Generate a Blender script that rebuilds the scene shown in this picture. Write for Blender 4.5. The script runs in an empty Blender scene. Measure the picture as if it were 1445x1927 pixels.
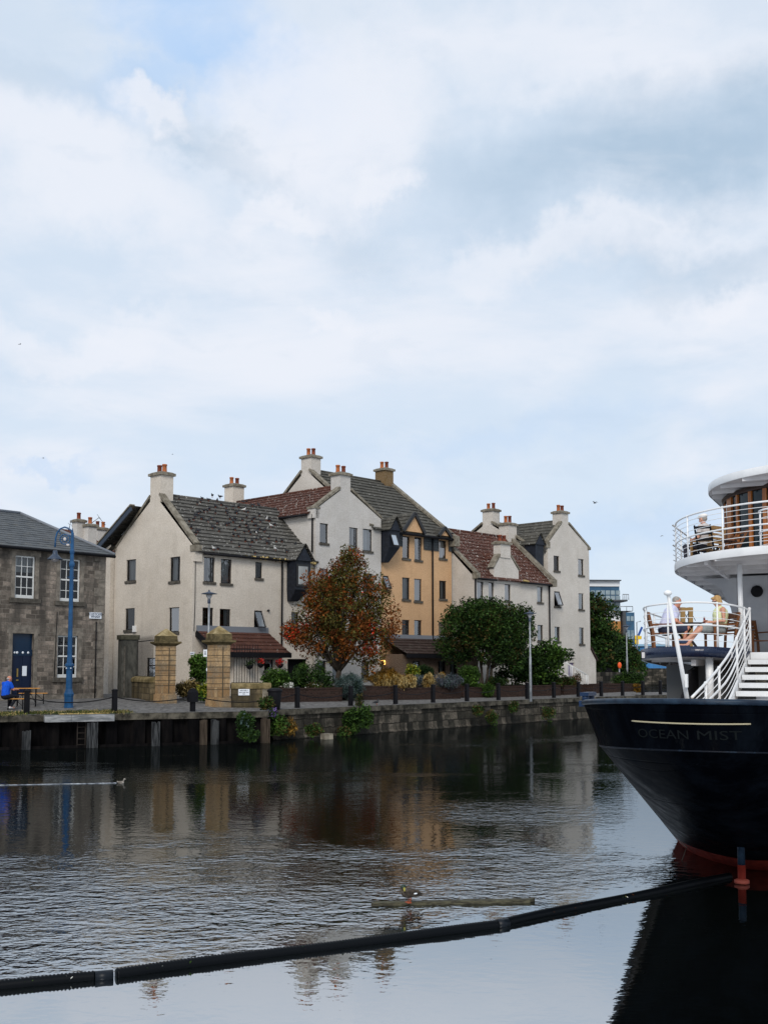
import bpy, bmesh, math, random
import numpy as np
from mathutils import Vector, Matrix, noise as mnoise

C = bpy.context
SC = C.scene
random.seed(7)
R = math.radians
# ------------------------------------------------------------------ camera
EYE = Vector((0.0, 0.0, 3.0))
FPX, CX, CY = 2112.0, 722.5, 1083.0          # focal length and principal point of the photograph
TILT = math.atan(175.0 / FPX)
cam_d = bpy.data.cameras.new('camera')
cam = bpy.data.objects.new('camera', cam_d)
SC.collection.objects.link(cam)
cam_d.sensor_fit = 'VERTICAL'
cam_d.sensor_height = 36.0
cam_d.lens = FPX / 1927.0 * 36.0
cam_d.shift_y = (CY - 963.5) / 1927.0
cam_d.clip_start, cam_d.clip_end = 0.1, 9000.0
cam.location = EYE
cam.rotation_euler = (R(90) + TILT, 0, 0)
SC.camera = cam
SC.cycles.use_denoising = True
SC.cycles.max_bounces = 8
SC.cycles.transparent_max_bounces = 12
SC.cycles.sample_clamp_indirect = 4.0
SC.view_settings.view_transform = 'Standard'
SC.view_settings.look = 'None'
SC.view_settings.gamma = 1.0
SC.view_settings.exposure = 0.0

# ------------------------------------------------------------------ node helpers
class NT:
    def __init__(self, tree):
        self.t = tree; self.n = tree.nodes; self.l = tree.links
    def new(self, typ, **kw):
        nd = self.n.new(typ)
        for k, v in kw.items():
            setattr(nd, k, v)
        return nd
    def put(self, sock, v):
        if v is None: return
        if isinstance(v, bpy.types.NodeSocket): self.l.new(v, sock)
        else:
            try: sock.default_value = v
            except Exception: sock.default_value = tuple(v) + (1.0,)
    def math(self, op, a, b=None, clamp=False):
        nd = self.new('ShaderNodeMath', operation=op, use_clamp=clamp)
        self.put(nd.inputs[0], a); self.put(nd.inputs[1], b)
        return nd.outputs[0]
    def vmath(self, op, a, b=None):
        nd = self.new('ShaderNodeVectorMath', operation=op)
        self.put(nd.inputs[0], a); self.put(nd.inputs[1], b)
        return nd.outputs['Value'] if op in ('LENGTH', 'DOT_PRODUCT', 'DISTANCE') else nd.outputs[0]
    def noise(self, vec, scale, detail=4, rough=.55, dist=0.0, color=False):
        nd = self.new('ShaderNodeTexNoise')
        self.put(nd.inputs['Vector'], vec); nd.inputs['Scale'].default_value = scale
        nd.inputs['Detail'].default_value = detail; nd.inputs['Roughness'].default_value = rough
        nd.inputs['Distortion'].default_value = dist
        return nd.outputs['Color' if color else 'Fac']
    def map(self, vec, scale=(1, 1, 1), loc=(0, 0, 0), rot=(0, 0, 0)):
        nd = self.new('ShaderNodeMapping')
        self.put(nd.inputs['Vector'], vec); nd.inputs['Scale'].default_value = scale
        nd.inputs['Location'].default_value = loc; nd.inputs['Rotation'].default_value = rot
        return nd.outputs[0]
    def mix(self, f, a, b, mode='MIX'):
        nd = self.new('ShaderNodeMix', data_type='RGBA', blend_type=mode)
        self.put(nd.inputs[0], f); self.put(nd.inputs[6], a if not isinstance(a, tuple) or len(a) == 4 else a + (1,))
        self.put(nd.inputs[7], b if not isinstance(b, tuple) or len(b) == 4 else b + (1,))
        return nd.outputs[2]
    def ramp(self, f, lo, hi, a=0.0, b=1.0, smooth=True):
        nd = self.new('ShaderNodeMapRange')
        if smooth: nd.interpolation_type = 'SMOOTHSTEP'
        self.put(nd.inputs[0], f)
        for i, v in ((1, lo), (2, hi), (3, a), (4, b)): nd.inputs[i].default_value = v
        return nd.outputs[0]
    def bump(self, h, strength=.5, dist=.02, normal=None):
        nd = self.new('ShaderNodeBump')
        self.put(nd.inputs['Height'], h)
        self.put(nd.inputs['Strength'], strength); nd.inputs['Distance'].default_value = dist
        if normal is not None: self.put(nd.inputs['Normal'], normal)
        return nd.outputs[0]
    def obj(self):
        return self.new('ShaderNodeTexCoord').outputs['Object']
    def sep(self, v):
        nd = self.new('ShaderNodeSeparateXYZ'); self.put(nd.inputs[0], v); return nd.outputs
    def comb(self, x, y, z):
        nd = self.new('ShaderNodeCombineXYZ')
        for i, v in enumerate((x, y, z)): self.put(nd.inputs[i], v)
        return nd.outputs[0]

MATS = {}
def mat(name, base=None, rough=.7, spec=.3, metal=0.0, fn=None):
    if name in MATS: return MATS[name]
    m = bpy.data.materials.new(name); m.use_nodes = True
    t = NT(m.node_tree); p = t.n['Principled BSDF']
    p.inputs['Roughness'].default_value = rough
    p.inputs['Specular IOR Level'].default_value = spec
    p.inputs['Metallic'].default_value = metal
    if base is not None: p.inputs['Base Color'].default_value = tuple(base) + (1,)
    if fn: fn(t, p)
    MATS[name] = m
    return m

# ------------------------------------------------------------------ sky, sun
SUN_EL, SUN_AZ = R(36), R(186)               # soft light from the upper left, behind the viewer's shoulder
w = bpy.data.worlds.new('World'); SC.world = w; w.use_nodes = True
t = NT(w.node_tree)
bg = t.n['Background']
sky = t.new('ShaderNodeTexSky', sky_type='NISHITA', sun_disc=False)
sky.sun_elevation = SUN_EL; sky.sun_rotation = SUN_AZ; sky.air_density = 1.0; sky.dust_density = .6; sky.ozone_density = 1.5
D = t.vmath('NORMALIZE', t.new('ShaderNodeTexCoord').outputs['Generated'])
def skydir(px, py):
    v = Vector(((px - CX) / FPX, 1.0, (1258 - py) / FPX * 1.01)); v.normalize(); return v
warp = t.vmath('SCALE', t.vmath('SUBTRACT', t.noise(D, 3.2, 6, .6, color=True), (.5, .5, .5)))
warp.node.inputs['Scale'].default_value = .24
warp2 = t.vmath('SCALE', t.vmath('SUBTRACT', t.noise(D, 11, 6, .62, color=True), (.5, .5, .5)))
warp2.node.inputs['Scale'].default_value = .10
DW = t.vmath('ADD', t.vmath('ADD', D, warp), warp2)
def blob(px, py, rx, ry, rot=0.0, soft=1.0, warped=True):
    """soft elliptical patch of sky round a direction"""
    d = t.vmath('SUBTRACT', DW if warped else D, tuple(skydir(px, py)))
    x, y, z = t.sep(d)[0:3]
    c, s = math.cos(R(rot)), math.sin(R(rot))
    u = t.math('ADD', t.math('MULTIPLY', x, c / (rx / FPX)), t.math('MULTIPLY', z, s / (rx / FPX)))
    v = t.math('ADD', t.math('MULTIPLY', x, -s / (ry / FPX)), t.math('MULTIPLY', z, c / (ry / FPX)))
    ln = t.math('SQRT', t.math('ADD', t.math('MULTIPLY', u, u), t.math('MULTIPLY', v, v)))
    front = t.math('GREATER_THAN', t.sep(D)[1], 0.0)
    return t.math('MULTIPLY', t.ramp(ln, 1.0 + soft * .5, max(0.0, 1.0 - soft), 0, 1), front)
# cloud sheet: broken texture stretched along the horizon
ds = t.sep(D)
cl_vec = t.comb(ds[0], ds[1], t.math('MULTIPLY', ds[2], 2.6))
n1 = t.noise(cl_vec, 2.3, 9, .55, .35)
n2 = t.noise(t.map(cl_vec, loc=(3.1, 1.7, .4)), 5.5, 8, .58, .3)
n3 = t.noise(t.map(cl_vec, loc=(1.3, 6.2, 2.4)), 1.6, 6, .5, .2)
blue = (4.6, 6.55, 9.4, 1)
pale = (7.15, 8.2, 9.5, 1)
white = (8.6, 8.9, 9.65, 1)
grey = (5.3, 6.6, 8.2, 1)
dark = (3.75, 5.2, 6.8, 1)
col = t.mix(.9, sky.outputs[0], pale)
col = t.mix(t.math('MULTIPLY', t.ramp(n1, .47, .66), .85), col, white)
col = t.mix(t.math('MULTIPLY', t.ramp(n3, .52, .72), .26), col, grey)
gap = t.math('MAXIMUM', blob(420, 70, 240, 100, -30, .75), t.math('MULTIPLY', blob(300, 170, 200, 60, 10, .8), .7))
gap = t.math('MAXIMUM', gap, t.math('MULTIPLY', blob(150, 890, 90, 14, 0, 1), .4))
gap = t.math('MAXIMUM', gap, t.math('MULTIPLY', blob(1240, 1030, 330, 60, 0, .9), .35))
gap = t.math('MAXIMUM', gap, t.math('MULTIPLY', blob(900, 830, 500, 40, 0, 1), .25))
col = t.mix(t.math('MULTIPLY', gap, .95), col, blue)
wh = t.math('MAXIMUM', blob(650, 240, 200, 170, 40, .6), blob(140, 330, 280, 105, -25, .65))
wh = t.math('MAXIMUM', wh, t.math('MULTIPLY', blob(1080, 470, 230, 50, 8, .65), .9))
wh = t.math('MAXIMUM', wh, t.math('MULTIPLY', blob(120, 620, 200, 45, 5, .6), .8))
wh = t.math('MAXIMUM', wh, t.math('MULTIPLY', blob(980, 30, 500, 70, 0, 1), .75))
col = t.mix(t.math('MULTIPLY', wh, .8), col, white)
dk = t.math('MAXIMUM', blob(1260, 235, 380, 110, 8, 1.0), t.math('MULTIPLY', blob(380, 285, 170, 40, -28, .8), .6))
dk = t.math('MAXIMUM', dk, t.math('MULTIPLY', blob(60, 130, 140, 45, -30, .95), .3))
dk = t.math('MAXIMUM', dk, t.math('MULTIPLY', blob(1350, 480, 260, 50, 0, 1), .55))
dk = t.math('MAXIMUM', dk, t.math('MULTIPLY', blob(700, 470, 110, 60, -20, 1), .3))
dk = t.math('MULTIPLY', dk, t.ramp(n2, .25, .6, .55, 1))
col = t.mix(t.math('MULTIPLY', dk, .85), col, dark)
wh2 = t.math('MAXIMUM', blob(520, 455, 110, 34, 12, .6), t.math('MAXIMUM', blob(770, 350, 70, 34, 0, .7), blob(600, 590, 60, 22, 0, .7)))
wh2 = t.math('MAXIMUM', wh2, t.math('MAXIMUM', blob(290, 225, 110, 34, -18, .55), blob(1370, 560, 90, 34, 0, .7)))
col = t.mix(t.math('MULTIPLY', wh2, .8), col, white)
col = t.mix(t.math('MULTIPLY', t.ramp(n2, .5, .68), .3), col, white)
n4 = t.noise(t.map(cl_vec, loc=(9, 2, 5)), 13, 6, .6, .4)
col = t.mix(t.math('MULTIPLY', t.ramp(n4, .50, .70), .16), col, grey)
t.put(bg.inputs['Color'], col)
bg.inputs['Strength'].default_value = 0.1
sun_d = bpy.data.lights.new('sun', 'SUN'); sun_d.energy = 2.2; sun_d.angle = R(22); sun_d.color = (1.0, .93, .84)
sun = bpy.data.objects.new('sun', sun_d); SC.collection.objects.link(sun)
sd = Vector((math.cos(SUN_EL) * math.sin(SUN_AZ), math.cos(SUN_EL) * math.cos(SUN_AZ), math.sin(SUN_EL)))
sun.rotation_euler = sd.to_track_quat('Z', 'Y').to_euler(); sun.location = (-30, -30, 60)

# ------------------------------------------------------------------ geometry helpers
def ray(px, py):
    u, v = (px - CX) / FPX, (CY - py) / FPX
    c, s = math.cos(TILT), math.sin(TILT)
    return Vector((u, c - v * s, s + v * c))

def onz(px, py, z):
    d = ray(px, py); k = (z - EYE.z) / d.z
    return EYE + d * k
def atd(px, py, depth):
    d = ray(px, py); return EYE + d * (depth / d.y)

class Frame:
    """a turned coordinate system on the ground: s along, t away, z up"""
    def __init__(self, x, y, ang):
        self.o = Vector((x, y, 0)); self.ang = ang
        self.M = Matrix.Translation(self.o) @ Matrix.Rotation(ang, 4, 'Z'); self.I = self.M.inverted()
    def face(self, px, py, o, u):
        """photo pixel -> (along, height) on the upright plane through o (s,t) with direction u"""
        a = self.I @ EYE; d = self.I.to_3x3() @ ray(px, py)
        n = Vector((u[1], -u[0], 0)); k = n.dot(Vector((o[0], o[1], 0)) - a) / n.dot(d); p = a + d * k
        return ((p.x - o[0]) * u[0] + (p.y - o[1]) * u[1], p.z)

WORLD = Frame(0, 0, 0)

class MB:
    def __init__(self): self.v = []; self.f = []; self.m = []; self.sm = []
    def add(self, vs, fs, mi=0, sm=False):
        b = len(self.v); self.v += [tuple(p) for p in vs]
        for f in fs: self.f.append(tuple(b + i for i in f)); self.m.append(mi); self.sm.append(sm)
        return self
    def box(self, x0, x1, y0, y1, z0, z1, mi=0):
        return self.add([(x, y, z) for z in (z0, z1) for y in (y0, y1) for x in (x0, x1)],
                        [(0, 2, 3, 1), (4, 5, 7, 6), (0, 1, 5, 4), (2, 6, 7, 3), (0, 4, 6, 2), (1, 3, 7, 5)], mi)
    def taper(self, x0, x1, y0, y1, z0, X0, X1, Y0, Y1, z1, mi=0):
        return self.add([(x0, y0, z0), (x1, y0, z0), (x0, y1, z0), (x1, y1, z0), (X0, Y0, z1), (X1, Y0, z1), (X0, Y1, z1), (X1, Y1, z1)],
                        [(0, 2, 3, 1), (4, 5, 7, 6), (0, 1, 5, 4), (2, 6, 7, 3), (0, 4, 6, 2), (1, 3, 7, 5)], mi)
    def bar(self, p, q, wd, th, up=(0, 0, 1), mi=0):
        p, q = Vector(p), Vector(q); d = (q - p).normalized(); u = Vector(up)
        s = d.cross(u)
        if s.length < 1e-4: s = d.cross(Vector((1, 0, 0)))
        s.normalize(); n = s.cross(d).normalized()
        vs = []
        for e in (p, q):
            for a, b in ((-1, -1), (1, -1), (1, 1), (-1, 1)): vs.append(e + s * (a * wd / 2) + n * (b * th / 2))
        return self.add(vs, [(0, 1, 2, 3), (7, 6, 5, 4), (0, 4, 5, 1), (1, 5, 6, 2), (2, 6, 7, 3), (3, 7, 4, 0)], mi)
    def tube(self, pts, r, n=8, mi=0, closed=False, sm=True):
        pts = [Vector(p) for p in pts]; k = len(pts)
        rs = r if isinstance(r, (list, tuple)) else [r] * k
        vs = []; ref = None
        for i, p in enumerate(pts):
            if closed: d = pts[(i + 1) % k] - pts[i - 1]
            else: d = pts[min(i + 1, k - 1)] - pts[max(i - 1, 0)]
            d.normalize()
            if ref is None:
                ref = d.orthogonal().normalized()
            ref = (ref - d * ref.dot(d)).normalized(); b = d.cross(ref)
            for j in range(n):
                a = 2 * math.pi * j / n; vs.append(p + (ref * math.cos(a) + b * math.sin(a)) * rs[i])
        fs = []
        for i in range(k if closed else k - 1):
            for j in range(n):
                a, b2 = i * n + j, i * n + (j + 1) % n; i2 = (i + 1) % k
                fs.append((a, b2, i2 * n + (j + 1) % n, i2 * n + j))
        if not closed: fs += [tuple(range(n))[::-1], tuple((k - 1) * n + j for j in range(n))]
        return self.add(vs, fs, mi, sm)
    def lathe(self, prof, cx=0, cy=0, n=16, mi=0, sm=True, cz=0):
        vs = [(cx + r * math.cos(2 * math.pi * j / n), cy + r * math.sin(2 * math.pi * j / n), z + cz) for r, z in prof for j in range(n)]
        k = len(prof)
        fs = [(i * n + j, i * n + (j + 1) % n, (i + 1) * n + (j + 1) % n, (i + 1) * n + j) for i in range(k - 1) for j in range(n)]
        fs += [tuple(range(n))[::-1], tuple((k - 1) * n + j for j in range(n))]
        return self.add(vs, fs, mi, sm)
    def ball(self, c, r, n=10, m=7, mi=0):
        rx, ry, rz = r if isinstance(r, (tuple, list)) else (r, r, r)
        vs = [(c[0], c[1], c[2] - rz)]
        for i in range(1, m):
            a = -math.pi / 2 + math.pi * i / m
            vs += [(c[0] + rx * math.cos(a) * math.cos(2 * math.pi * j / n), c[1] + ry * math.cos(a) * math.sin(2 * math.pi * j / n), c[2] + rz * math.sin(a)) for j in range(n)]
        vs.append((c[0], c[1], c[2] + rz)); L = len(vs) - 1
        fs = [(0, 1 + (j + 1) % n, 1 + j) for j in range(n)]
        fs += [(1 + i * n + j, 1 + i * n + (j + 1) % n, 1 + (i + 1) * n + (j + 1) % n, 1 + (i + 1) * n + j) for i in range(m - 2) for j in range(n)]
        fs += [(1 + (m - 2) * n + j, 1 + (m - 2) * n + (j + 1) % n, L) for j in range(n)]
        return self.add(vs, fs, mi, True)
    def prism(self, poly, h0, h1, ax='z', mi=0):
        """poly 2-D outline pushed between two heights along an axis: z:(x,y) y:(x,z) x:(y,z)"""
        def P(p, h): return {'z': (p[0], p[1], h), 'y': (p[0], h, p[1]), 'x': (h, p[0], p[1])}[ax]
        n = len(poly); vs = [P(p, h0) for p in poly] + [P(p, h1) for p in poly]
        fs = [tuple(range(n))[::-1], tuple(range(n, 2 * n))] + [(i, (i + 1) % n, n + (i + 1) % n, n + i) for i in range(n)]
        return self.add(vs, fs, mi)
    def xf(self, M, i0=0):
        self.v[i0:] = [tuple(M @ Vector(p)) for p in self.v[i0:]]; return self
    def mesh(self, name, mats, off=(0, 0, 0), fix=True):
        me = bpy.data.meshes.new(name)
        o = Vector(off); me.from_pydata([tuple(Vector(p) - o) for p in self.v], [], self.f)
        for m in (mats if isinstance(mats, (list, tuple)) else [mats]): me.materials.append(m)
        me.polygons.foreach_set('material_index', self.m); me.polygons.foreach_set('use_smooth', self.sm)
        if fix:
            bm = bmesh.new(); bm.from_mesh(me); bmesh.ops.recalc_face_normals(bm, faces=bm.faces); bm.to_mesh(me); bm.free()
        me.update(); return me

def link(o): SC.collection.objects.link(o); return o
def tag(o, label=None, cat=None, group=None, kind=None):
    if label: o['label'] = label
    if cat: o['category'] = cat
    if group: o['group'] = group
    if kind: o['kind'] = kind
    return o
def thing(name, label, cat, loc=(0, 0, 0), rz=0.0, group=None, fr=None):
    """an Empty at the base of a thing; loc is in frame coordinates"""
    o = bpy.data.objects.new(name, None); o.empty_display_size = .3; link(o)
    fr = fr or WORLD
    o.location = fr.M @ Vector(loc); o.rotation_euler = (0, 0, fr.ang + rz)
    o['off'] = tuple(loc) if rz == 0 else (0, 0, 0)
    return tag(o, label, cat, group)
def part(name, mb, mats, parent, label=None, fix=True):
    """one mesh object under its thing; its vertices are given in the thing's frame"""
    off = parent.get('off', (0, 0, 0))
    o = bpy.data.objects.new(name, mb.mesh(name, mats, off, fix) if isinstance(mb, MB) else mb); link(o); o.parent = parent
    o['off'] = tuple(off)
    if label: o['label'] = label
    return o
def solo(name, mb, mats, label, cat, loc=(0, 0, 0), rz=0.0, group=None, kind=None, fr=None, fix=True):
    """a thing that is one mesh; vertices in frame coordinates"""
    fr = fr or WORLD
    o = bpy.data.objects.new(name, mb.mesh(name, mats, loc if rz == 0 else (0, 0, 0), fix) if isinstance(mb, MB) else mb); link(o)
    o.location = fr.M @ Vector(loc); o.rotation_euler = (0, 0, fr.ang + rz)
    return tag(o, label, cat, group, kind)
def copy_tree(o, parent=None):
    c = o.copy(); link(c)
    if parent: c.parent = parent
    for ch in o.children: copy_tree(ch, c)
    return c
def bake(o):
    """freeze an object's modifiers into its mesh"""
    dg = C.evaluated_depsgraph_get(); dg.update()
    me = bpy.data.meshes.new_from_object(o.evaluated_get(dg)); old = o.data; o.modifiers.clear(); o.data = me
    return me
def fuse(mb, voxel, smooth=3, name='body'):
    """several overlapping solids -> ONE continuous skin (voxel remesh), returned as a mesh"""
    me = mb.mesh(name, [], fix=True); o = bpy.data.objects.new(name, me); link(o)
    r = o.modifiers.new('r', 'REMESH'); r.mode = 'VOXEL'; r.voxel_size = voxel; r.use_smooth_shade = True
    s = o.modifiers.new('s', 'SMOOTH'); s.factor = .5; s.iterations = smooth
    out = bake(o); bpy.data.objects.remove(o); out.name = name
    return out
def limb(mb, pts, rs):
    """tapered limb with rounded joints"""
    mb.tube(pts, list(rs), 10)
    for p, r in zip(pts, rs): mb.ball(p, r * 1.0, 10, 6)
def text_mb(s, size, mb=None, extrude=.004):
    """lettering as a mesh: list of (x,y,z) vertices and faces, centred on x"""
    cu = bpy.data.curves.new('t', 'FONT'); cu.body = s; cu.size = size; cu.extrude = extrude; cu.align_x = 'CENTER'; cu.resolution_u = 3
    o = bpy.data.objects.new('t', cu); link(o)
    dg = C.evaluated_depsgraph_get(); dg.update()
    me = o.evaluated_get(dg).to_mesh(); vs = [tuple(v.co) for v in me.vertices]; fs = [tuple(p.vertices) for p in me.polygons]
    o.evaluated_get(dg).to_mesh_clear(); bpy.data.objects.remove(o); bpy.data.curves.remove(cu)
    return vs, fs
# ------------------------------------------------------------------ materials
def f_render(base, stain=.5):
    def fn(t, p):
        o = t.obj(); s = t.sep(o)
        big = t.noise(o, .35, 5, .6)
        streak = t.noise(t.map(o, scale=(2.2, 2.2, .16)), 1.0, 5, .65)
        grain = t.noise(o, 13, 4, .8); peb = t.noise(o, 45, 2, .6); blot = t.noise(o, 1.5, 6, .7)
        c = t.mix(t.ramp(big, .3, .7), tuple(b * .90 for b in base), tuple(min(1, b * 1.07) for b in base))
        c = t.mix(t.ramp(blot, .36, .68, 0, .34), c, tuple(b * f for b, f in zip(base, (.78, .75, .70))))
        c = t.mix(t.math('MULTIPLY', t.math('MULTIPLY', t.ramp(streak, .50, .80), t.ramp(blot, .40, .62)), stain), c, tuple(b * f for b, f in zip(base, (.55, .54, .52))))
        c = t.mix(t.ramp(grain, .36, .64, .0, 1), t.mix(.17, c, (0, 0, 0)), t.mix(.06, c, (1, 1, 1)))
        t.put(p.inputs['Base Color'], c)
        t.put(p.inputs['Normal'], t.bump(t.math('ADD', grain, peb), .6, .012))
    return fn
def f_roof(base, alt, droppings=.0, tile=.33, red=False):
    def fn(t, p):
        o = t.obj(); s = t.sep(o)
        g = t.new('ShaderNodeNewGeometry'); nz = t.sep(g.outputs['True Normal'])
        cell = t.new('ShaderNodeTexVoronoi', feature='F1'); cell.inputs['Scale'].default_value = 1.0
        t.put(cell.inputs['Vector'], t.map(o, scale=(1 / tile, 1 / tile, 3.4)))
        c = t.mix(t.sep(cell.outputs['Color'])[0], base, alt)
        lich = t.noise(o, 2.4, 6, .7)
        c = t.mix(t.ramp(lich, .5, .72, 0, .55), c, (.13, .122, .10) if not red else (.055, .03, .024))
        fine = t.noise(o, 16, 4, .7)
        c = t.mix(t.ramp(fine, .3, .7, 0, .4), c, (.02, .018, .015))
        if droppings:
            d1 = t.noise(t.map(o, scale=(4.2, 4.2, 2.4)), 2.2, 2, .5); d2 = t.noise(o, .45, 3, .5)
            c = t.mix(t.math('MULTIPLY', t.ramp(d1, .74 - .1 * droppings, .78 - .1 * droppings), t.ramp(d2, .3, .6, .35, .95)), c, (.55, .54, .5))
        t.put(p.inputs['Base Color'], c)
        h = fine
        if red:
            wv = t.new('ShaderNodeTexWave', wave_type='BANDS', bands_direction='X'); wv.inputs['Scale'].default_value = 1.05
            wv2 = t.new('ShaderNodeTexWave', wave_type='BANDS', bands_direction='Y'); wv2.inputs['Scale'].default_value = 1.05
            t.put(wv.inputs['Vector'], o); t.put(wv2.inputs['Vector'], o)
            h = t.math('ADD', t.math('MULTIPLY', t.math('MULTIPLY', wv.outputs['Fac'], 1.0), 1.6), t.math('MULTIPLY', fine, .4))
        t.put(p.inputs['Normal'], t.bump(h, .5, .03))
    return fn
def f_stone(cols, bw, bh, mortar, axes='xz', msize=.012, var=1.0, rough_d=.06, dirt=None):
    """coursed masonry; axes picks which object axes run along and up the wall"""
    def fn(t, p):
        o = t.obj(); s = t.sep(o); ix = {'x': 0, 'y': 1, 'z': 2}
        wob = t.vmath('SCALE', t.vmath('SUBTRACT', t.noise(o, 2.3, 3, .6, color=True), (.5, .5, .5))); wob.node.inputs['Scale'].default_value = rough_d
        a = t.math('ADD', s[0], s[1]) if axes == 'xyz' else s[ix[axes[0]]]
        v = t.vmath('ADD', t.comb(a, s[2], 0.0), wob)
        b = t.new('ShaderNodeTexBrick'); b.offset = .43; b.squash = .72; b.squash_frequency = 3
        t.put(b.inputs['Vector'], v); b.inputs['Scale'].default_value = 1.0
        b.inputs['Brick Width'].default_value = bw; b.inputs['Row Height'].default_value = bh
        b.inputs['Mortar Size'].default_value = msize; b.inputs['Mortar Smooth'].default_value = .4
        b.inputs['Color1'].default_value = (0, 0, 0, 1); b.inputs['Color2'].default_value = (1, 1, 1, 1); b.inputs['Mortar'].default_value = (.5, .5, .5, 1)
        rnd = t.sep(b.outputs['Color'])[0]
        n = t.noise(o, 1.3, 5, .65); n2 = t.noise(o, 11, 4, .7)
        c = t.mix(t.ramp(rnd, .1, .9), cols[0], cols[1])
        c = t.mix(t.ramp(n, .42, .66), c, cols[2])
        c = t.mix(t.ramp(n2, .3, .72, 0, .55), c, tuple(x * .45 for x in cols[0]))
        c = t.mix(t.math('MULTIPLY', b.outputs['Fac'], .8), c, mortar)
        if dirt:
            st = t.noise(t.map(o, scale=(1.6, 1.6, .25)), 1.0, 5, .65)
            c = t.mix(t.ramp(st, .42, .66, 0, .85), c, dirt)
        t.put(p.inputs['Base Color'], c)
        h = t.math('SUBTRACT', t.math('ADD', t.math('MULTIPLY', n2, .6), t.math('MULTIPLY', rnd, .35)), b.outputs['Fac'])
        t.put(p.inputs['Normal'], t.bump(h, .8, .03))
    return fn
def f_noisy(a, b, scale=6, bump=.3, stretch=(1, 1, 1), lo=.35, hi=.68, bd=.01):
    def fn(t, p):
        o = t.map(t.obj(), scale=stretch); n = t.noise(o, scale, 6, .65)
        t.put(p.inputs['Base Color'], t.mix(t.ramp(n, lo, hi), a, b))
        if bump: t.put(p.inputs['Normal'], t.bump(n, bump, bd))
    return fn
def f_glass(tint, gain=5.0):
    def fn(t, p):
        out = t.n['Material Output']
        tr = t.new('ShaderNodeBsdfTransparent'); tr.inputs[0].default_value = tint + (1,)
        gl = t.new('ShaderNodeBsdfGlossy'); gl.inputs['Roughness'].default_value = .03; gl.inputs[0].default_value = (1, 1, 1, 1)
        fr = t.new('ShaderNodeFresnel'); fr.inputs[0].default_value = 1.42
        n = t.noise(t.obj(), 1.7, 2, .5); t.put(gl.inputs['Normal'], t.bump(n, .12, .05))
        mx = t.new('ShaderNodeMixShader'); t.put(mx.inputs[0], t.math('MULTIPLY', fr.outputs[0], gain, True)); t.l.new(tr.outputs[0], mx.inputs[1]); t.l.new(gl.outputs[0], mx.inputs[2])
        t.l.new(mx.outputs[0], out.inputs['Surface'])
    return fn
M_WALL = mat('roughcast_beige', rough=.95, spec=.1, fn=f_render((.60, .54, .465), .5))
M_WALLW = mat('roughcast_pale', rough=.95, spec=.1, fn=f_render((.53, .505, .475), .36))
M_WALLR = mat('roughcast_cream', rough=.95, spec=.1, fn=f_render((.56, .52, .47), .34))
M_OCHRE = mat('roughcast_ochre', rough=.95, spec=.1, fn=f_render((.58, .355, .185), .45))
M_BROWN = mat('roughcast_brown', rough=.95, spec=.1, fn=f_render((.12, .075, .045), .4))
M_CHOC = mat('roughcast_mustard', rough=.95, spec=.1, fn=f_render((.17, .105, .04), .5))
M_GREYP = mat('roughcast_grey', rough=.95, spec=.1, fn=f_noisy((.038, .038, .034), (.085, .083, .072), 2.2, .4, (2, 2, .8)))
M_ROOFG = mat('tiles_grey_soiled', rough=.85, spec=.2, fn=f_roof((.082, .079, .072), (.118, .113, .102), .95))
M_ROOFD = mat('tiles_grey', rough=.85, spec=.2, fn=f_roof((.06, .058, .05), (.105, .10, .086), .6))
M_ROOFR = mat('pantiles_red', rough=.85, spec=.2, fn=f_roof((.072, .025, .016), (.112, .043, .028), 1.15, .3, True))
M_ROOFP = mat('pantiles_porch', rough=.85, spec=.2, fn=f_roof((.070, .024, .016), (.105, .042, .028), .4, .3, True))
M_ROOFB = mat('tiles_dark_brown', rough=.85, spec=.2, fn=f_roof((.03, .018, .016), (.045, .026, .022), .3))
M_SLATE = mat('slates', rough=.6, spec=.35, fn=f_roof((.062, .07, .078), (.10, .11, .118), .0, .3))
M_COPE = mat('cope_stone', rough=.9, spec=.15, fn=f_noisy((.12, .105, .08), (.26, .235, .19), 3.5, .4))
M_POT = mat('terracotta', rough=.8, spec=.2, fn=f_noisy((.30, .085, .03), (.42, .15, .06), 5, .2))
M_POTD = mat('terracotta_sooty', rough=.8, spec=.2, fn=f_noisy((.12, .035, .022), (.22, .06, .03), 5, .2))
M_FRAME = mat('frame_dark', (.012, .012, .013), .45, .4)
M_BLACK = mat('black_paint', (.006, .006, .008), .6, .15)
M_NAVYT = mat('dark_timber_bay', rough=.55, spec=.3, fn=f_noisy((.006, .008, .013), (.014, .018, .028), 5, .2))
M_SLHUNG = mat('slate_hung', rough=.6, spec=.3, fn=f_stone(((.035, .042, .048), (.07, .08, .088), (.05, .058, .062)), .3, .16, (.012, .014, .016), 'xyz', .012))
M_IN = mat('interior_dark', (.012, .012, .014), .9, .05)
M_GLASS = mat('window_glass', fn=f_glass((.80, .84, .86)))
M_GLASSD = mat('window_glass_dull', fn=f_glass((.75, .79, .81), 1.2))
M_SILL = mat('sill_stone', rough=.9, spec=.15, fn=f_noisy((.055, .05, .042), (.11, .10, .085), 6, .3))
M_CURT = mat('curtain_white', rough=.9, spec=.05, fn=f_noisy((.30, .30, .30), (.5, .5, .49), 1.5, .5, (14, 14, .4), bd=.03))
M_CURTB = mat('curtain_grey', rough=.9, spec=.05, fn=f_noisy((.10, .105, .10), (.24, .24, .22), 1.5, .5, (14, 14, .4), bd=.03))
M_WHITE = mat('white_paint', (.78, .78, .77), .4, .4)
M_WHITEF = mat('white_frame', (.62, .63, .62), .5, .3)
M_LEAD = mat('lead_flashing', (.16, .175, .20), .6, .4)
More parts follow.
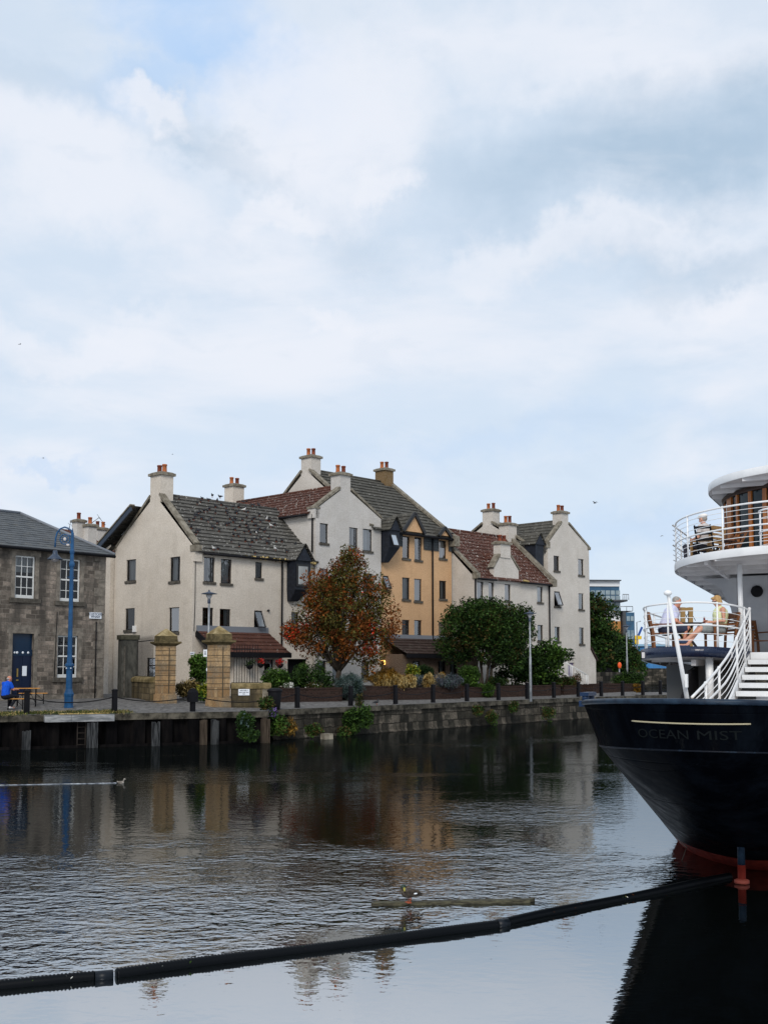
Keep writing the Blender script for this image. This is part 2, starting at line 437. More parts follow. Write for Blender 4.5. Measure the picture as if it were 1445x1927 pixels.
M_GALV = mat('galvanised_steel', rough=.5, spec=.5, metal=.4, fn=f_noisy((.19, .205, .22), (.33, .35, .37), 4, .1))
M_BLUE = mat('blue_gloss', rough=.35, spec=.4, fn=f_noisy((.004, .045, .125), (.008, .07, .18), 4, .1))
M_GREYL = mat('lamp_shade_grey', (.03, .045, .075), .4, .4)
M_DOOR = mat('door_navy', (.003, .010, .034), .45, .35)
M_STONEF = mat('rubble_masonry', rough=.95, spec=.1, fn=f_stone(((.10, .085, .072), (.36, .30, .25), (.19, .165, .14)), 0.50, .20, (.22, .20, .17), 'xz', .014, dirt=(.06, .054, .048)))
M_STONES = mat('dressed_stone', rough=.95, spec=.1, fn=f_noisy((.12, .108, .092), (.25, .22, .185), 3.2, .5))
M_STONEP = mat('pillar_sandstone', rough=.95, spec=.1, fn=f_stone(((.32, .20, .10), (.48, .33, .18), (.24, .20, .145)), .62, .42, (.22, .17, .11), 'xyz', .014))
M_STONEC = mat('capstone_mossy', rough=.95, spec=.1, fn=f_noisy((.16, .12, .055), (.37, .30, .17), 2.6, .5))
M_STONEL = mat('low_wall_stone', rough=.95, spec=.1, fn=f_stone(((.11, .085, .045), (.27, .21, .125), (.15, .12, .07)), .62, .27, (.06, .05, .035), 'xyz', .016, dirt=(.045, .038, .026)))
M_QUAY = mat('quay_masonry', rough=.95, spec=.08, fn=f_stone(((.022, .021, .018), (.15, .13, .105), (.045, .042, .034)), .95, .40, (.010, .009, .008), 'xyz', .022, rough_d=.14, dirt=(.012, .012, .010)))
M_QCOPE = mat('quay_coping', rough=.95, spec=.08, fn=f_noisy((.018, .017, .014), (.11, .10, .08), 2.2, .5))
M_BRICK = mat('planter_brick', rough=.95, spec=.08, fn=f_stone(((.030, .018, .015), (.060, .034, .027), (.042, .025, .021)), .225, .075, (.075, .06, .052), 'xyz', .008))
M_SETTS = mat('granite_setts', rough=.9, spec=.2, fn=f_noisy((.065, .062, .06), (.19, .185, .18), 5.5, .9, bd=.03))
M_PILE = mat('steel_piling', rough=.9, spec=.04, fn=f_noisy((.002, .002, .0025), (.008, .007, .007), 1.2, .3, (3, 3, .5)))
M_TIMBER = mat('weathered_timber', rough=.85, spec=.15, fn=f_noisy((.008, .009, .011), (.07, .074, .078), 2.0, .5, (7, 7, .7)))
M_TIMBERB = mat('brown_timber', rough=.85, spec=.15, fn=f_noisy((.03, .022, .016), (.075, .058, .043), 2.0, .5, (7, 7, .7)))
M_BEAM = mat('grey_beam', rough=.85, spec=.15, fn=f_noisy((.10, .108, .115), (.30, .305, .31), 1.6, .5, (.9, .9, 5)))
M_WOOD = mat('teak', rough=.55, spec=.3, fn=f_noisy((.10, .035, .010), (.20, .075, .024), 4, .2, (6, 6, 1)))
M_WOODL = mat('teak_light', rough=.6, spec=.3, fn=f_noisy((.19, .105, .040), (.33, .20, .085), 4, .2, (6, 6, 1)))
M_WOODV = mat('varnished_mahogany', rough=.3, spec=.5, fn=f_noisy((.28, .080, .012), (.46, .16, .03), 3, .1, (8, 8, .6)))
M_PINE = mat('orange_pine', rough=.5, spec=.3, fn=f_noisy((.42, .18, .03), (.58, .28, .06), 3, .1, (1, 9, 9)))
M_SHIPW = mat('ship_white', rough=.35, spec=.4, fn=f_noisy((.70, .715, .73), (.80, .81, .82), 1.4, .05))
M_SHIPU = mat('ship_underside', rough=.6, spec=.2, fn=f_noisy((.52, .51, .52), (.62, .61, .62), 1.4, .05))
def f_hull(t, p):
    o = t.obj(); s = t.sep(o); n = t.noise(t.map(o, scale=(1, 1, .35)), 2.6, 6, .7); n2 = t.noise(o, 1.0, 3, .5)
    b = t.new('ShaderNodeTexBrick'); t.put(b.inputs['Vector'], t.comb(t.math('ADD', s[1], t.math('MULTIPLY', s[0], .6)), s[2], 0)); b.inputs['Scale'].default_value = 1.0; b.inputs['Brick Width'].default_value = 1.9; b.inputs['Row Height'].default_value = .62; b.inputs['Mortar Size'].default_value = .012; b.inputs['Mortar Smooth'].default_value = .6
    c = t.mix(t.ramp(n, .40, .72), (.0010, .0014, .0026), (.0034, .0050, .0080)); c = t.mix(t.ramp(t.noise(t.map(o, scale=(9, 9, .7)), 1, 4, .7), .62, .76, 0, .5), c, (.012, .013, .014)); t.put(p.inputs['Base Color'], c)
    t.put(p.inputs['Roughness'], t.ramp(n, .3, .7, .26, .46)); t.put(p.inputs['Normal'], t.bump(t.math('SUBTRACT', t.math('MULTIPLY', n2, 1.4), t.math('MULTIPLY', b.outputs['Fac'], .25)), .6, .05))
M_HULL = mat('hull_navy_black', rough=.34, spec=.004, fn=f_hull)
M_RAILB = mat('rail_cap_blue', rough=.4, spec=.2, fn=f_noisy((.004, .011, .025), (.016, .034, .06), 6, .3))
M_NAVY = mat('rim_navy', (.004, .012, .040), .25, .5)
M_RED = mat('boot_top_red', rough=.6, spec=.1, fn=f_noisy((.09, .008, .005), (.17, .02, .012), 3.5, .3))
M_GOLD = mat('trim_line_cream', (.38, .34, .23), .6, .3)
M_LETTER = mat('lettering_dim', (.0065, .0085, .0095), .6, .03)
M_BOOM = mat('corrugated_hose', (.0025, .0035, .005), .45, .1)
M_PLANK = mat('floating_plank', rough=.8, spec=.2, fn=f_noisy((.03, .027, .02), (.10, .095, .06), 5, .4, (1.5, 7, 7)))
M_PAPER = mat('sign_white', (.72, .76, .82), .5, .3)
M_INK = mat('sign_ink', (.015, .03, .07), .6, .2)
M_ORANGE = mat('lifebuoy_orange', (.75, .10, .02), .5, .3)
M_YELLOW = mat('crane_yellow', (.70, .45, .01), .5, .3)
M_SHEDB = mat('shed_blue', rough=.6, spec=.3, fn=f_noisy((.03, .15, .36), (.05, .20, .44), .7, .1, (3, 3, .3)))
M_SHEDR = mat('shed_roof', (.16, .30, .40), .6, .3)
M_CRANEB = mat('crane_blue', (.015, .07, .28), .5, .3)
M_CURTW = mat('glass_building_panel', rough=.3, spec=.5, fn=f_noisy((.012, .055, .115), (.03, .10, .18), .7, 0))
M_PANE = mat('glass_building_pane', rough=.12, spec=.8, fn=f_noisy((.10, .16, .20), (.30, .36, .38), .45, 0))
M_TAN = mat('tan_cladding', (.36, .17, .05), .7, .2)
M_CHAR = mat('charcoal_cladding', (.05, .055, .062), .6, .3)
M_WCLAD = mat('white_cladding', (.62, .63, .65), .6, .3)
M_BARK = mat('bark', rough=.95, spec=.1, fn=f_noisy((.022, .018, .014), (.06, .05, .04), 5, .6, (3, 3, .7), bd=.03))
M_SOIL = mat('soil', rough=1, spec=.05, fn=f_noisy((.012, .010, .007), (.035, .028, .018), 6, .5))
def leafmat(name, a, b, sc=2.5):
    def fn(t, p):
        o = t.obj(); n = t.noise(o, sc, 3, .6); n2 = t.noise(o, sc * 9, 2, .5)
        c = t.mix(t.ramp(n, .36, .66), a, b); c = t.mix(t.ramp(n2, .35, .65, 0, .45), c, tuple(x * .4 for x in a))
        t.put(p.inputs['Base Color'], c); p.inputs['Transmission Weight'].default_value = 0
    return mat(name, rough=.7, spec=.1, fn=fn)
L_OLIVE = leafmat('leaf_olive', (.045, .042, .010), (.12, .105, .024))
L_ORANGE = leafmat('leaf_orange', (.14, .040, .009), (.27, .088, .016))
L_RUST = leafmat('leaf_rust', (.10, .032, .010), (.22, .070, .016))
L_BERRY = leafmat('berry_red', (.42, .025, .010), (.62, .06, .02))
L_GREEN = leafmat('leaf_green', (.020, .048, .009), (.055, .105, .020))
L_DARK = leafmat('leaf_dark_green', (.008, .022, .006), (.024, .050, .013))
L_LIGHT = leafmat('leaf_fresh', (.045, .10, .014), (.10, .19, .03))
L_BROWNG = leafmat('leaf_brownish', (.045, .035, .010), (.085, .062, .018))
L_SAGE = leafmat('leaf_sage', (.045, .075, .072), (.10, .14, .135))
L_GRASSY = leafmat('leaf_straw', (.40, .29, .11), (.62, .48, .22))
L_GOLD = leafmat('leaf_gold', (.22, .11, .015), (.34, .19, .03))
L_YELLOW = leafmat('leaf_yellow', (.30, .30, .03), (.42, .40, .05))
L_LAV = leafmat('leaf_lavender', (.07, .085, .10), (.15, .16, .20))
L_FLOWER = leafmat('flower_red', (.55, .012, .015), (.70, .03, .03))
L_WFLOW = leafmat('flower_white', (.55, .55, .5), (.7, .7, .66))
L_GRASS = leafmat('grass_blades', (.055, .075, .018), (.12, .135, .035))

# ------------------------------------------------------------------ ground, quay line, water
ZQ = 1.27
def q2(px, py): p = onz(px, py, ZQ); return Vector((p.x, p.y))
QW = [q2(-330, 1351.5), q2(0, 1346), q2(505, 1338)]
QS = [q2(513, 1335.6), q2(1100, 1312), q2(1300, 1306.5)]
QALL = QW + QS
def segd(p, a, b):
    ab = b - a; k = max(0, min(1, (p - a).dot(ab) / ab.length_squared)); return (p - a - ab * k).length
def gz(x, y):
    p = Vector((x, y)); d = min(segd(p, QALL[i], QALL[i + 1]) for i in range(len(QALL) - 1))
    k = min(1, d / 8.5); return ZQ + .33 * (k * k * (3 - 2 * k))
def ong(px, py):
    """photo pixel -> point on the sloping ground"""
    z = 1.4
    for _ in range(12):
        p = onz(px, py, z); z = gz(p.x, p.y)
    return Vector((p.x, p.y, z))
def onray(px, a, b):
    """ground point where the upright plane through photo column px meets the line a-b"""
    d = ray(px, 1258); u = d.x / d.y; r = b - a
    k = (a.x - u * a.y) / (u * r.y - r.x); q = a + r * k; return q
samp = []
for i in range(len(QALL) - 1):
    a, b = QALL[i], QALL[i + 1]; n = max(1, int((b - a).length / 1.2))
    samp += [a + (b - a) * (j / n) for j in range(n)]
samp.append(QALL[-1])
def pxof(p): return CX + FPX * p.x / p.y
g = MB(); rows = [0, .7, 1.4, 2.2, 3, 4, 5, 6, 7, 8, 9, 10, 14, 20, 35, 70, 130]
pts = [p for p in samp if pxof(p) < 1212]
nv = len(rows)
for i, p in enumerate(pts):
    k = i / (len(pts) - 1); k = k * k
    n = (Vector((-.6, .8)) * (1 - k) + Vector((.225, .974)) * k).normalized()
    for r in rows:
        q = p + n * r; g.v.append((q.x, q.y, gz(q.x, q.y)))
for i in range(len(pts) - 1):
    for j in range(nv - 1):
        a = i * nv + j; g.f.append((a, a + nv, a + nv + 1, a + 1)); g.m.append(0); g.sm.append(True)
pts2 = [p for p in samp if pxof(p) >= 1206]
b0 = len(g.v)
for p in pts2:
    for r in (0, 1.2, 2.4, 3.8):
        q = p + Vector((-.35, .93)) * r; g.v.append((q.x, q.y, ZQ + .004 + .02 * r))
    q = p + Vector((-.35, .93)) * 3.8; g.v.append((q.x, q.y, -1))
for i in range(len(pts2) - 1):
    for j in range(4):
        a = b0 + i * 5 + j; g.f.append((a, a + 5, a + 6, a + 1)); g.m.append(0); g.sm.append(False)
o = solo('pavement', g, M_SETTS, None, None, kind='structure')
o['label'] = 'grey cobbled quayside pavement along the water'
# far side of the outer basin
g = MB(); g.v = [(-900, 214, 2.9), (900, 214, 2.9), (4500, 6000, 2.9), (-4500, 6000, 2.9)]; g.f = [(0, 1, 2, 3)]; g.m = [0]; g.sm = [False]
o = solo('far_ground', g, mat('far_earth', rough=.95, spec=.1, fn=f_noisy((.09, .085, .07), (.16, .15, .12), .2, 0)), 'flat land beyond the outer basin', None, kind='structure')
solo('far_quay_wall', MB().box(-20, 120, 212.0, 213.9, -1, 3.05), M_QUAY, 'long dark quay wall across the outer basin behind the ship', 'quay wall')

def f_water(t, p):
    out = t.n['Material Output']
    o = t.obj(); s = t.sep(o)
    # distance beyond the floating boom
    sd_ = t.math('ADD', t.math('MULTIPLY', t.math('ADD', s[0], 3.6), -.559), t.math('MULTIPLY', t.math('SUBTRACT', s[1], 10.6), .829))
    edge = t.math('ADD', s[1], t.math('MULTIPLY', t.math('SUBTRACT', t.noise(t.map(o, scale=(.30, .42, 1), loc=(2, 9, 0)), 1.0, 6, .68), .5), 17.0))
    band = t.math('MULTIPLY', t.ramp(sd_, .0, 1.4), t.ramp(edge, 11.5, 21.0, 1, .0))
    big = t.noise(t.map(o, scale=(.20, .34, 1)), 1.0, 3, .5)
    big2 = t.noise(t.map(o, scale=(.11, .30, 1), loc=(7, 3, 0)), 1.0, 3, .55)
    patch = t.math('MULTIPLY', t.ramp(big2, .54, .64), t.ramp(s[1], 22, 34, .0, .13))
    amp = t.math('ADD', t.math('MULTIPLY', band, t.ramp(big, .36, .60, .16, 1.0)), patch)
    gx, gy = t.math('SUBTRACT', s[0], 5.8), t.math('SUBTRACT', s[1], 46.6)
    gd_ = t.math('ABSOLUTE', t.math('SUBTRACT', gy, t.math('MULTIPLY', gx, .95)))
    glint = t.math('MULTIPLY', t.ramp(gd_, .6, 2.4, .20, 0), t.ramp(t.math('ABSOLUTE', gx), 2.5, 4.6, 1, 0))
    hx, hy = t.math('SUBTRACT', s[0], 2.7), t.math('MULTIPLY', t.math('SUBTRACT', s[1], 24.0), .9)
    glint = t.math('ADD', glint, t.ramp(t.math('SQRT', t.math('ADD', t.math('MULTIPLY', hx, hx), t.math('MULTIPLY', hy, hy))), .8, 2.8, .30, 0))
    amp = t.math('MULTIPLY', amp, t.ramp(s[0], 2.2, 7.0, 1.0, .35))
    amp = t.math('ADD', amp, t.math('MULTIPLY', glint, t.ramp(big2, .38, .6, .45, 1)))
    amp = t.math('ADD', amp, t.ramp(s[1], 11, 26, .020, .040))
    r1 = t.noise(t.map(o, scale=(5.2, 6.6, 1), rot=(0, 0, R(16))), 1.0, 2, .5, .4)
    r2 = t.noise(t.map(o, scale=(11.0, 13.0, 1), rot=(0, 0, R(-14))), 1.0, 2, .5, .3)
    r3 = t.noise(t.map(o, scale=(1.7, 2.6, 1), rot=(0, 0, R(8))), 1.0, 2, .5, .5)
    h = t.math('ADD', t.math('MULTIPLY', r1, 1.0), t.math('ADD', t.math('MULTIPLY', r2, .36), t.math('MULTIPLY', r3, 1.2)))
    nrm = t.bump(h, 1.0, .085)
    t.put(nrm.node.inputs['Distance'], t.math('MULTIPLY', amp, .066))
    dif = t.new('ShaderNodeBsdfDiffuse'); dif.inputs['Color'].default_value = (.003, .004, .0037, 1)
    gls = t.new('ShaderNodeBsdfGlossy'); gls.inputs['Roughness'].default_value = .015; gls.inputs['Color'].default_value = (.93, .97, 1, 1); t.put(gls.inputs['Normal'], nrm)
    lw = t.new('ShaderNodeLayerWeight'); lw.inputs['Blend'].default_value = .5
    k = t.ramp(lw.outputs['Facing'], .68, .92, .64, .34, False)
    mx = t.new('ShaderNodeMixShader'); t.put(mx.inputs[0], k); t.l.new(dif.outputs[0], mx.inputs[1]); t.l.new(gls.outputs[0], mx.inputs[2]); t.l.new(mx.outputs[0], out.inputs['Surface'])
M_WATER = mat('river_water', fn=f_water)
g = MB(); g.v = [(-1500, -40, 0), (1500, -40, 0), (1500, 215, 0), (-1500, 215, 0)]; g.f = [(0, 1, 2, 3)]; g.m = [0]; g.sm = [False]
o = solo('water', g, M_WATER, 'dark calm river water with a rippled band', None, kind='structure')

# wharf of steel sheet piles
wh = thing('sheet_pile_wharf', 'black steel sheet pile wharf edge below the stone office, with grey timber fender piles', 'wharf')
dW = (QW[2] - QW[0]).normalized(); nW = Vector((dW.y, -dW.x))          # towards the water
mb = MB(); L = (QW[2] - QW[0]).length
prof = []; x = 0.0; k = 0
while x < L - .6:
    prof += [(x, .02), (x + .42, .02), (x + .54, -.24), (x + .96, -.24)]; x += 1.08
def wp(x, off, z): q = QW[0] + dW * x + nW * off; return (q.x, q.y, z)
for i in range(len(prof) - 1):
    (x0, o0), (x1, o1) = prof[i], prof[i + 1]
    mb.add([wp(x0, o0, -1.5), wp(x1, o1, -1.5), wp(x1, o1, 1.02), wp(x0, o0, 1.02)], [(0, 1, 2, 3)])
part('sheet_piling', mb, M_PILE, wh, fix=False)
mb = MB(); mb.add([wp(0, .06, 1.02), wp(L, .06, 1.02), wp(L, .06, 1.262), wp(0, .06, 1.262), wp(0, -.5, 1.02), wp(L, -.5, 1.02), wp(L, -.5, 1.262), wp(0, -.5, 1.262)],
                  [(0, 1, 2, 3), (3, 2, 6, 7), (0, 4, 5, 1), (1, 5, 6, 2), (0, 3, 7, 4)])
part('coping', mb, M_QCOPE, wh)
mb = MB(); mb.add([wp(0, .14, -.2), wp(L, .14, -.2), wp(L, .14, .10), wp(0, .14, .10), wp(0, .03, -.2), wp(L, .03, -.2), wp(L, .03, .10), wp(0, .03, .10)],
                  [(0, 1, 2, 3), (3, 2, 6, 7), (1, 5, 6, 2), (0, 3, 7, 4)])
part('waling', mb, M_PILE, wh)
def wpx(px):
    q = onray(px, QW[0], QW[2]); return (q - QW[0]).dot(dW)
for px, zt, hw, m_ in ((52.5, .72, .15, M_TIMBER), (175, 1.0, .2, M_TIMBER), (293, .92, .15, M_TIMBER), (403, .98, .15, M_TIMBER), (497, 1.0, .17, M_TIMBERB), (382, .98, .13, M_TIMBERB)):
    x = wpx(px); mb = MB()
    n = 7
    for j in range(n):
        a = -hw + 2 * hw * j / n; b = -hw + 2 * hw * (j + 1) / n - .012; e = random.uniform(-.06, .03)
        vs = [wp(x + e2, f, z) for z in (-.6, zt + e) for f in (.15, .38 + random.uniform(-.02, .02)) for e2 in (a, b)]
        mb.add(vs, [(0, 2, 3, 1), (4, 5, 7, 6), (0, 1, 5, 4), (2, 6, 7, 3), (0, 4, 6, 2), (1, 3, 7, 5)])
    part('fender_pile', mb, m_, wh)
x0, x1 = wpx(85), wpx(214); mb = MB()
for a, b in ((x0, x0 + (x1 - x0) * .37), (x0 + (x1 - x0) * .375, x1)):
    vs = [wp(e2, f, z) for z in (1.0, 1.255) for f in (.07, .42) for e2 in (a, b)]
    mb.add(vs, [(0, 2, 3, 1), (4, 5, 7, 6), (0, 1, 5, 4), (2, 6, 7, 3), (0, 4, 6, 2), (1, 3, 7, 5)])
part('fender_beam', mb, M_BEAM, wh)
mb = MB(); xa, xb = wpx(148), wpx(163)
for x in (xa, xb): mb.tube([wp(x, .12, -.3), wp(x, .12, 1.0)], .022, 6)
for j in range(6): mb.tube([wp(xa, .12, -.1 + j * .22), wp(xb, .12, -.1 + j * .22)], .014, 6)
part('ladder', mb, mat('rusty_steel', (.025, .02, .017), .8, .2), wh)

# old masonry quay wall
qw = thing('stone_quay_wall', 'old stained masonry quay wall below the brick planters and bollards', 'quay wall')
mb = MB()
top, bot = [], []
ss = []
for a, b in ((QS[0], QS[1]), (QS[1], QS[2])):
    n = int((b - a).length / .5); ss += [(a + (b - a) * (j / n), Vector(((b - a).y, -(b - a).x)).normalized()) for j in range(n + 1)]
zr = [-1.0, .0, .12, .3, .5, .7, .9, 1.03]
for p, nn in ss:
    for z in zr:
        jit = mnoise.noise((p.x * 1.9, p.y * 1.9, z * 4)) * .05
        q = p + nn * (.06 * (1.03 - z) + jit - .05 + (.10 if z < .1 else 0)); mb.v.append((q.x, q.y, z))
k = len(zr)
for i in range(len(ss) - 1):
    for j in range(k - 1):
        a = i * k + j; mb.f.append((a, a + k, a + k + 1, a + 1)); mb.m.append(0); mb.sm.append(False)
q = QS[0]; e = q + Vector((-.5, .9)) * .8
part('masonry', mb, M_QUAY, qw, fix=False)
mb = MB()
ang = 0
for i in range(len(ss) - 1):
    (p, nn), (p2, n2) = ss[i], ss[i + 1]
    if (p2 - p).length < .01: continue
    if i % 2 == 0: zt = 1.266 + random.uniform(-.008, .0)
    e = .0 if i % 2 == 0 else .0
    a, b = p + nn * .07, p2 + nn * .07; c_, d_ = p - nn * .6, p2 - nn * .6
    mb.add([(a.x, a.y, 1.03), (b.x, b.y, 1.03), (b.x, b.y, zt), (a.x, a.y, zt), (c_.x, c_.y, 1.03), (d_.x, d_.y, 1.03), (d_.x, d_.y, zt + .01), (c_.x, c_.y, zt + .01)],
           [(0, 1, 2, 3), (3, 2, 6, 7), (0, 4, 5, 1)])
part('coping', mb, M_QCOPE, qw)
# ------------------------------------------------------------------ houses
T = Frame(-9.81, 57.5, math.atan2(.724, .69))
ZB = 1.25
def rectpx(fr, o, u, r):
    x0, y0, x1, y1 = r; ym, xm = (y0 + y1) / 2, (x0 + x1) / 2
    return (fr.face(x0 - .6, ym, o, u)[0], fr.face(xm, y1, o, u)[1], fr.face(x1 + .6, ym, o, u)[0], fr.face(xm, y0, o, u)[1])
def W3(o, u, a, z, d):
    return (o[0] + u[0] * a + u[1] * d, o[1] + u[1] * a - u[0] * d, z)       # d: outward
def fbox(mb, o, u, a0, a1, z0, z1, d0, d1, mi=0):
    vs = [W3(o, u, a, z, d) for z in (z0, z1) for d in (d0, d1) for a in (a0, a1)]
    return mb.add(vs, [(0, 2, 3, 1), (4, 5, 7, 6), (0, 1, 5, 4), (2, 6, 7, 3), (0, 4, 6, 2), (1, 3, 7, 5)], mi)
def wall_face(mb, o, u, top, zb, holes=(), depth=.13, mi=0, back=.42, din=1):
    """upright wall with a piecewise straight top edge and real openings"""
    def tz(a):
        for (a0, z0), (a1, z1) in zip(top, top[1:]):
            if a0 - 1e-6 <= a <= a1 + 1e-6: return z0 + (z1 - z0) * (a - a0) / max(1e-6, a1 - a0)
        return top[-1][1]
    cuts = sorted(set([round(a, 4) for a, _ in top] + [round(h[0], 4) for h in holes] + [round(h[2], 4) for h in holes]))
    lo, hi = top[0][0], top[-1][0]; cuts = [c for c in cuts if lo - 1e-3 <= c <= hi + 1e-3]
    for a0, a1 in zip(cuts, cuts[1:]):
        if a1 - a0 < 1e-4: continue
        am = (a0 + a1) / 2; hs = sorted((h for h in holes if h[0] < am < h[2]), key=lambda h: h[1]); z = zb
        for h in hs:
            if h[1] > z + 1e-4: mb.add([W3(o, u, a0, z, 0), W3(o, u, a1, z, 0), W3(o, u, a1, h[1], 0), W3(o, u, a0, h[1], 0)], [(0, 1, 2, 3)], mi)
            z = h[3]
        mb.add([W3(o, u, a0, z, 0), W3(o, u, a1, z, 0), W3(o, u, a1, tz(a1), 0), W3(o, u, a0, tz(a0), 0)], [(0, 1, 2, 3)], mi)
    for a0, z0, a1, z1 in [h[:4] for h in holes]:
        q = [(a0, z0), (a1, z0), (a1, z1), (a0, z1)]
        for (p, r), (p2, r2) in zip(q, q[1:] + q[:1]):
            mb.add([W3(o, u, p, r, 0), W3(o, u, p2, r2, 0), W3(o, u, p2, r2, -depth), W3(o, u, p, r, -depth)], [(3, 2, 1, 0)], mi)
            mb.add([W3(o, u, p, r, -depth), W3(o, u, p2, r2, -depth), W3(o, u, p2, r2, -back), W3(o, u, p, r, -back)], [(3, 2, 1, 0)], din)
        mb.add([W3(o, u, p, r, -back) for p, r in q], [(0, 1, 2, 3)], din)
def window(par, o, u, r, style='plain', curt=None, opened=0, sill=True, rng=random):
    a0, z0, a1, z1 = r; w_, h_ = a1 - a0, z1 - z0
    fm = M_FRAME if style != 'sash' else M_WHITEF
    mb = MB(); ft = .042 if style != 'sash' else .07
    d0, d1 = -.13, -.07
    for b in ((a0, a0 + ft, z0, z1), (a1 - ft, a1, z0, z1), (a0 + ft, a1 - ft, z0, z0 + ft * 1.2), (a0 + ft, a1 - ft, z1 - ft, z1)):
        fbox(mb, o, u, *b, d0, d1)
    if style == 'sash':
        fbox(mb, o, u, a0 + ft, a1 - ft, z0 + h_ * .49, z0 + h_ * .525, d0 + .005, d1 + .01)
        for i in (1, 2): x = a0 + ft + (w_ - 2 * ft) * i / 3; fbox(mb, o, u, x - .014, x + .014, z0 + ft * 1.2, z1 - ft, d0 + .006, d1 - .008)
        for i in (1, 3): z = z0 + h_ * (.5 * i / 2) + .01; fbox(mb, o, u, a0 + ft, a1 - ft, z - .014, z + .014, d0 + .007, d1 - .007)
        fbox(mb, o, u, a0 + ft, a1 - ft, z0 + ft * 1.2, z0 + .15, d0 + .003, d1 + .003)
    elif style == 'split':
        z = z0 + h_ * .66; fbox(mb, o, u, a0 + ft, a1 - ft, z - .03, z + .03, d0, d1)
    elif style == 'side':
        fbox(mb, o, u, a1 - ft - w_ * .24, a1 - ft - w_ * .24 + .045, z0 + ft, z1 - ft, d0, d1)
    f = part('window', mb, fm, par)
    g = MB(); tl = rng.uniform(-.012, .012); tu = rng.uniform(-.012, .012)
    if opened:
        top_, bot_ = -.06, opened
        q = [(a0 + ft, z0 + ft + .04, bot_), (a1 - ft, z0 + ft + .04, bot_), (a1 - ft, z1 - ft, top_), (a0 + ft, z1 - ft, top_)]
        g.add([W3(o, u, *p) for p in q], [(0, 1, 2, 3)])
        m2 = MB(); cs = [Vector(W3(o, u, *p)) for p in q]; nrm = Vector((u[1], -u[0], .3))
        for p, r2 in zip(cs, cs[1:] + cs[:1]): m2.bar(p, r2, .05, .06, nrm)
        part('sash', m2, fm, f)
    else:
        g.add([W3(o, u, a0 + ft * .5, z0 + ft * .5, -.10 - tl), W3(o, u, a1 - ft * .5, z0 + ft * .5, -.10 - tl + tu), W3(o, u, a1 - ft * .5, z1 - ft * .5, -.10 + tl + tu), W3(o, u, a0 + ft * .5, z1 - ft * .5, -.10 + tl)], [(0, 1, 2, 3)])
    part('pane', g, M_GLASS if (opened or (style != 'sash' and rng.random() < .68)) else M_GLASSD, f, fix=False)
    if curt:
        c = MB(); m_ = M_CURT
        spans = {'left': ((.0, .34),), 'right': ((.62, 1.0),), 'both': ((.0, .26), (.76, 1.0)), 'full': ((0, 1),), 'half': ((.35, 1.0),), 'grey': ((0, .8),), 'blind': ((0, 1),)}[curt]
        zlo = z0 + (h_ * .62 if curt == 'blind' else .02)
        if curt in ('grey',): m_ = M_CURTB
        for p, q in spans:
            n = max(2, int((q - p) * w_ / .07)); 
            for i in range(n):
                x, x2 = a0 + w_ * (p + (q - p) * i / n), a0 + w_ * (p + (q - p) * (i + 1) / n)
                d = -.24 - .025 * (i % 2); fbox(c, o, u, x, x2, zlo, z1 - .02, d - .02, d)
        part('curtain', c, m_, f)
    if sill:
        s = MB(); fbox(s, o, u, a0 - .06, a1 + .06, z0 - .13, z0, -.06, .07)
        part('sill', s, M_SILL, f)
    return f
def roof_plane(mb, e0, e1, r1, r0, n, lift=.055, seg=None, mi=0, thick=.03):
    e0, e1, r0, r1 = map(Vector, (e0, e1, r0, r1)); nr = (e1 - e0).cross(r0 - e0).normalized()
    if nr.z < 0: nr = -nr
    seg = seg or max(1, int(max((e1 - e0).length, (r1 - r0).length) / .9))
    def P(a, f, l): p = e0.lerp(e1, a); q = r0.lerp(r1, a); return p.lerp(q, f) + nr * l
    for i in range(n):
        f0, f1 = i / n, min(1, (i + 1.12) / n)
        for j in range(seg):
            a0, a1 = j / seg, (j + 1) / seg; l0 = lift + random.uniform(-.006, .008); l1 = lift + random.uniform(-.006, .008)
            mb.add([P(a0, f0, l0), P(a1, f0, l1), P(a1, f1, .012), P(a0, f1, .012), P(a0, f0, -thick), P(a1, f0, -thick)],
                   [(0, 1, 2, 3), (4, 5, 1, 0)], mi)
def coping(mb, p, q, wd=.34, th=.14, lift=.06):
    p, q = Vector(p), Vector(q); mb.bar(p + Vector((0, 0, lift)), q + Vector((0, 0, lift)), wd, th)
def chimney(par, s, t_, ws, wt, z0, z1, m_=None, pots=2, along='s', mpot=None, dz=(0, 0)):
    mb = MB().box(s - ws / 2, s + ws / 2, t_ - wt / 2, t_ + wt / 2, z0, z1 - .18)
    c = part('chimney', mb, m_ or M_WALL, par)
    e = .10; k = MB().box(s - ws / 2 - e, s + ws / 2 + e, t_ - wt / 2 - e, t_ + wt / 2 + e, z1 - .18, z1 - .04)
    k.taper(s - ws / 2 - e + .03, s + ws / 2 + e - .03, t_ - wt / 2 - e + .03, t_ + wt / 2 + e - .03, z1 - .04, s - ws / 2 + .05, s + ws / 2 - .05, t_ - wt / 2 + .05, t_ + wt / 2 - .05, z1 + .03)
    part('chimney_cap', k, M_COPE, c)
    for i in range(pots):
        d = (i - (pots - 1) / 2) * .46; h = .46 + dz[i % 2]
        x, y = (s + d, t_) if along == 's' else (s, t_ + d)
        p = MB().lathe([(.14, z1 - .02), (.155, z1 + .04), (.125, z1 + .08), (.118, z1 + h - .09), (.14, z1 + h - .08), (.14, z1 + h - .02), (.125, z1 + h), (.095, z1 + h), (.09, z1 + h - .12)], x, y, 12)
        part('chimney_pot', p, [mpot or (M_POT, M_POTD)[(i + int(s)) % 2]], c)
def gutter(par, p, q, r=.065, name='gutter'):
    part(name, MB().tube([p, q], r, 8), M_BLACK, par)
F = T.face
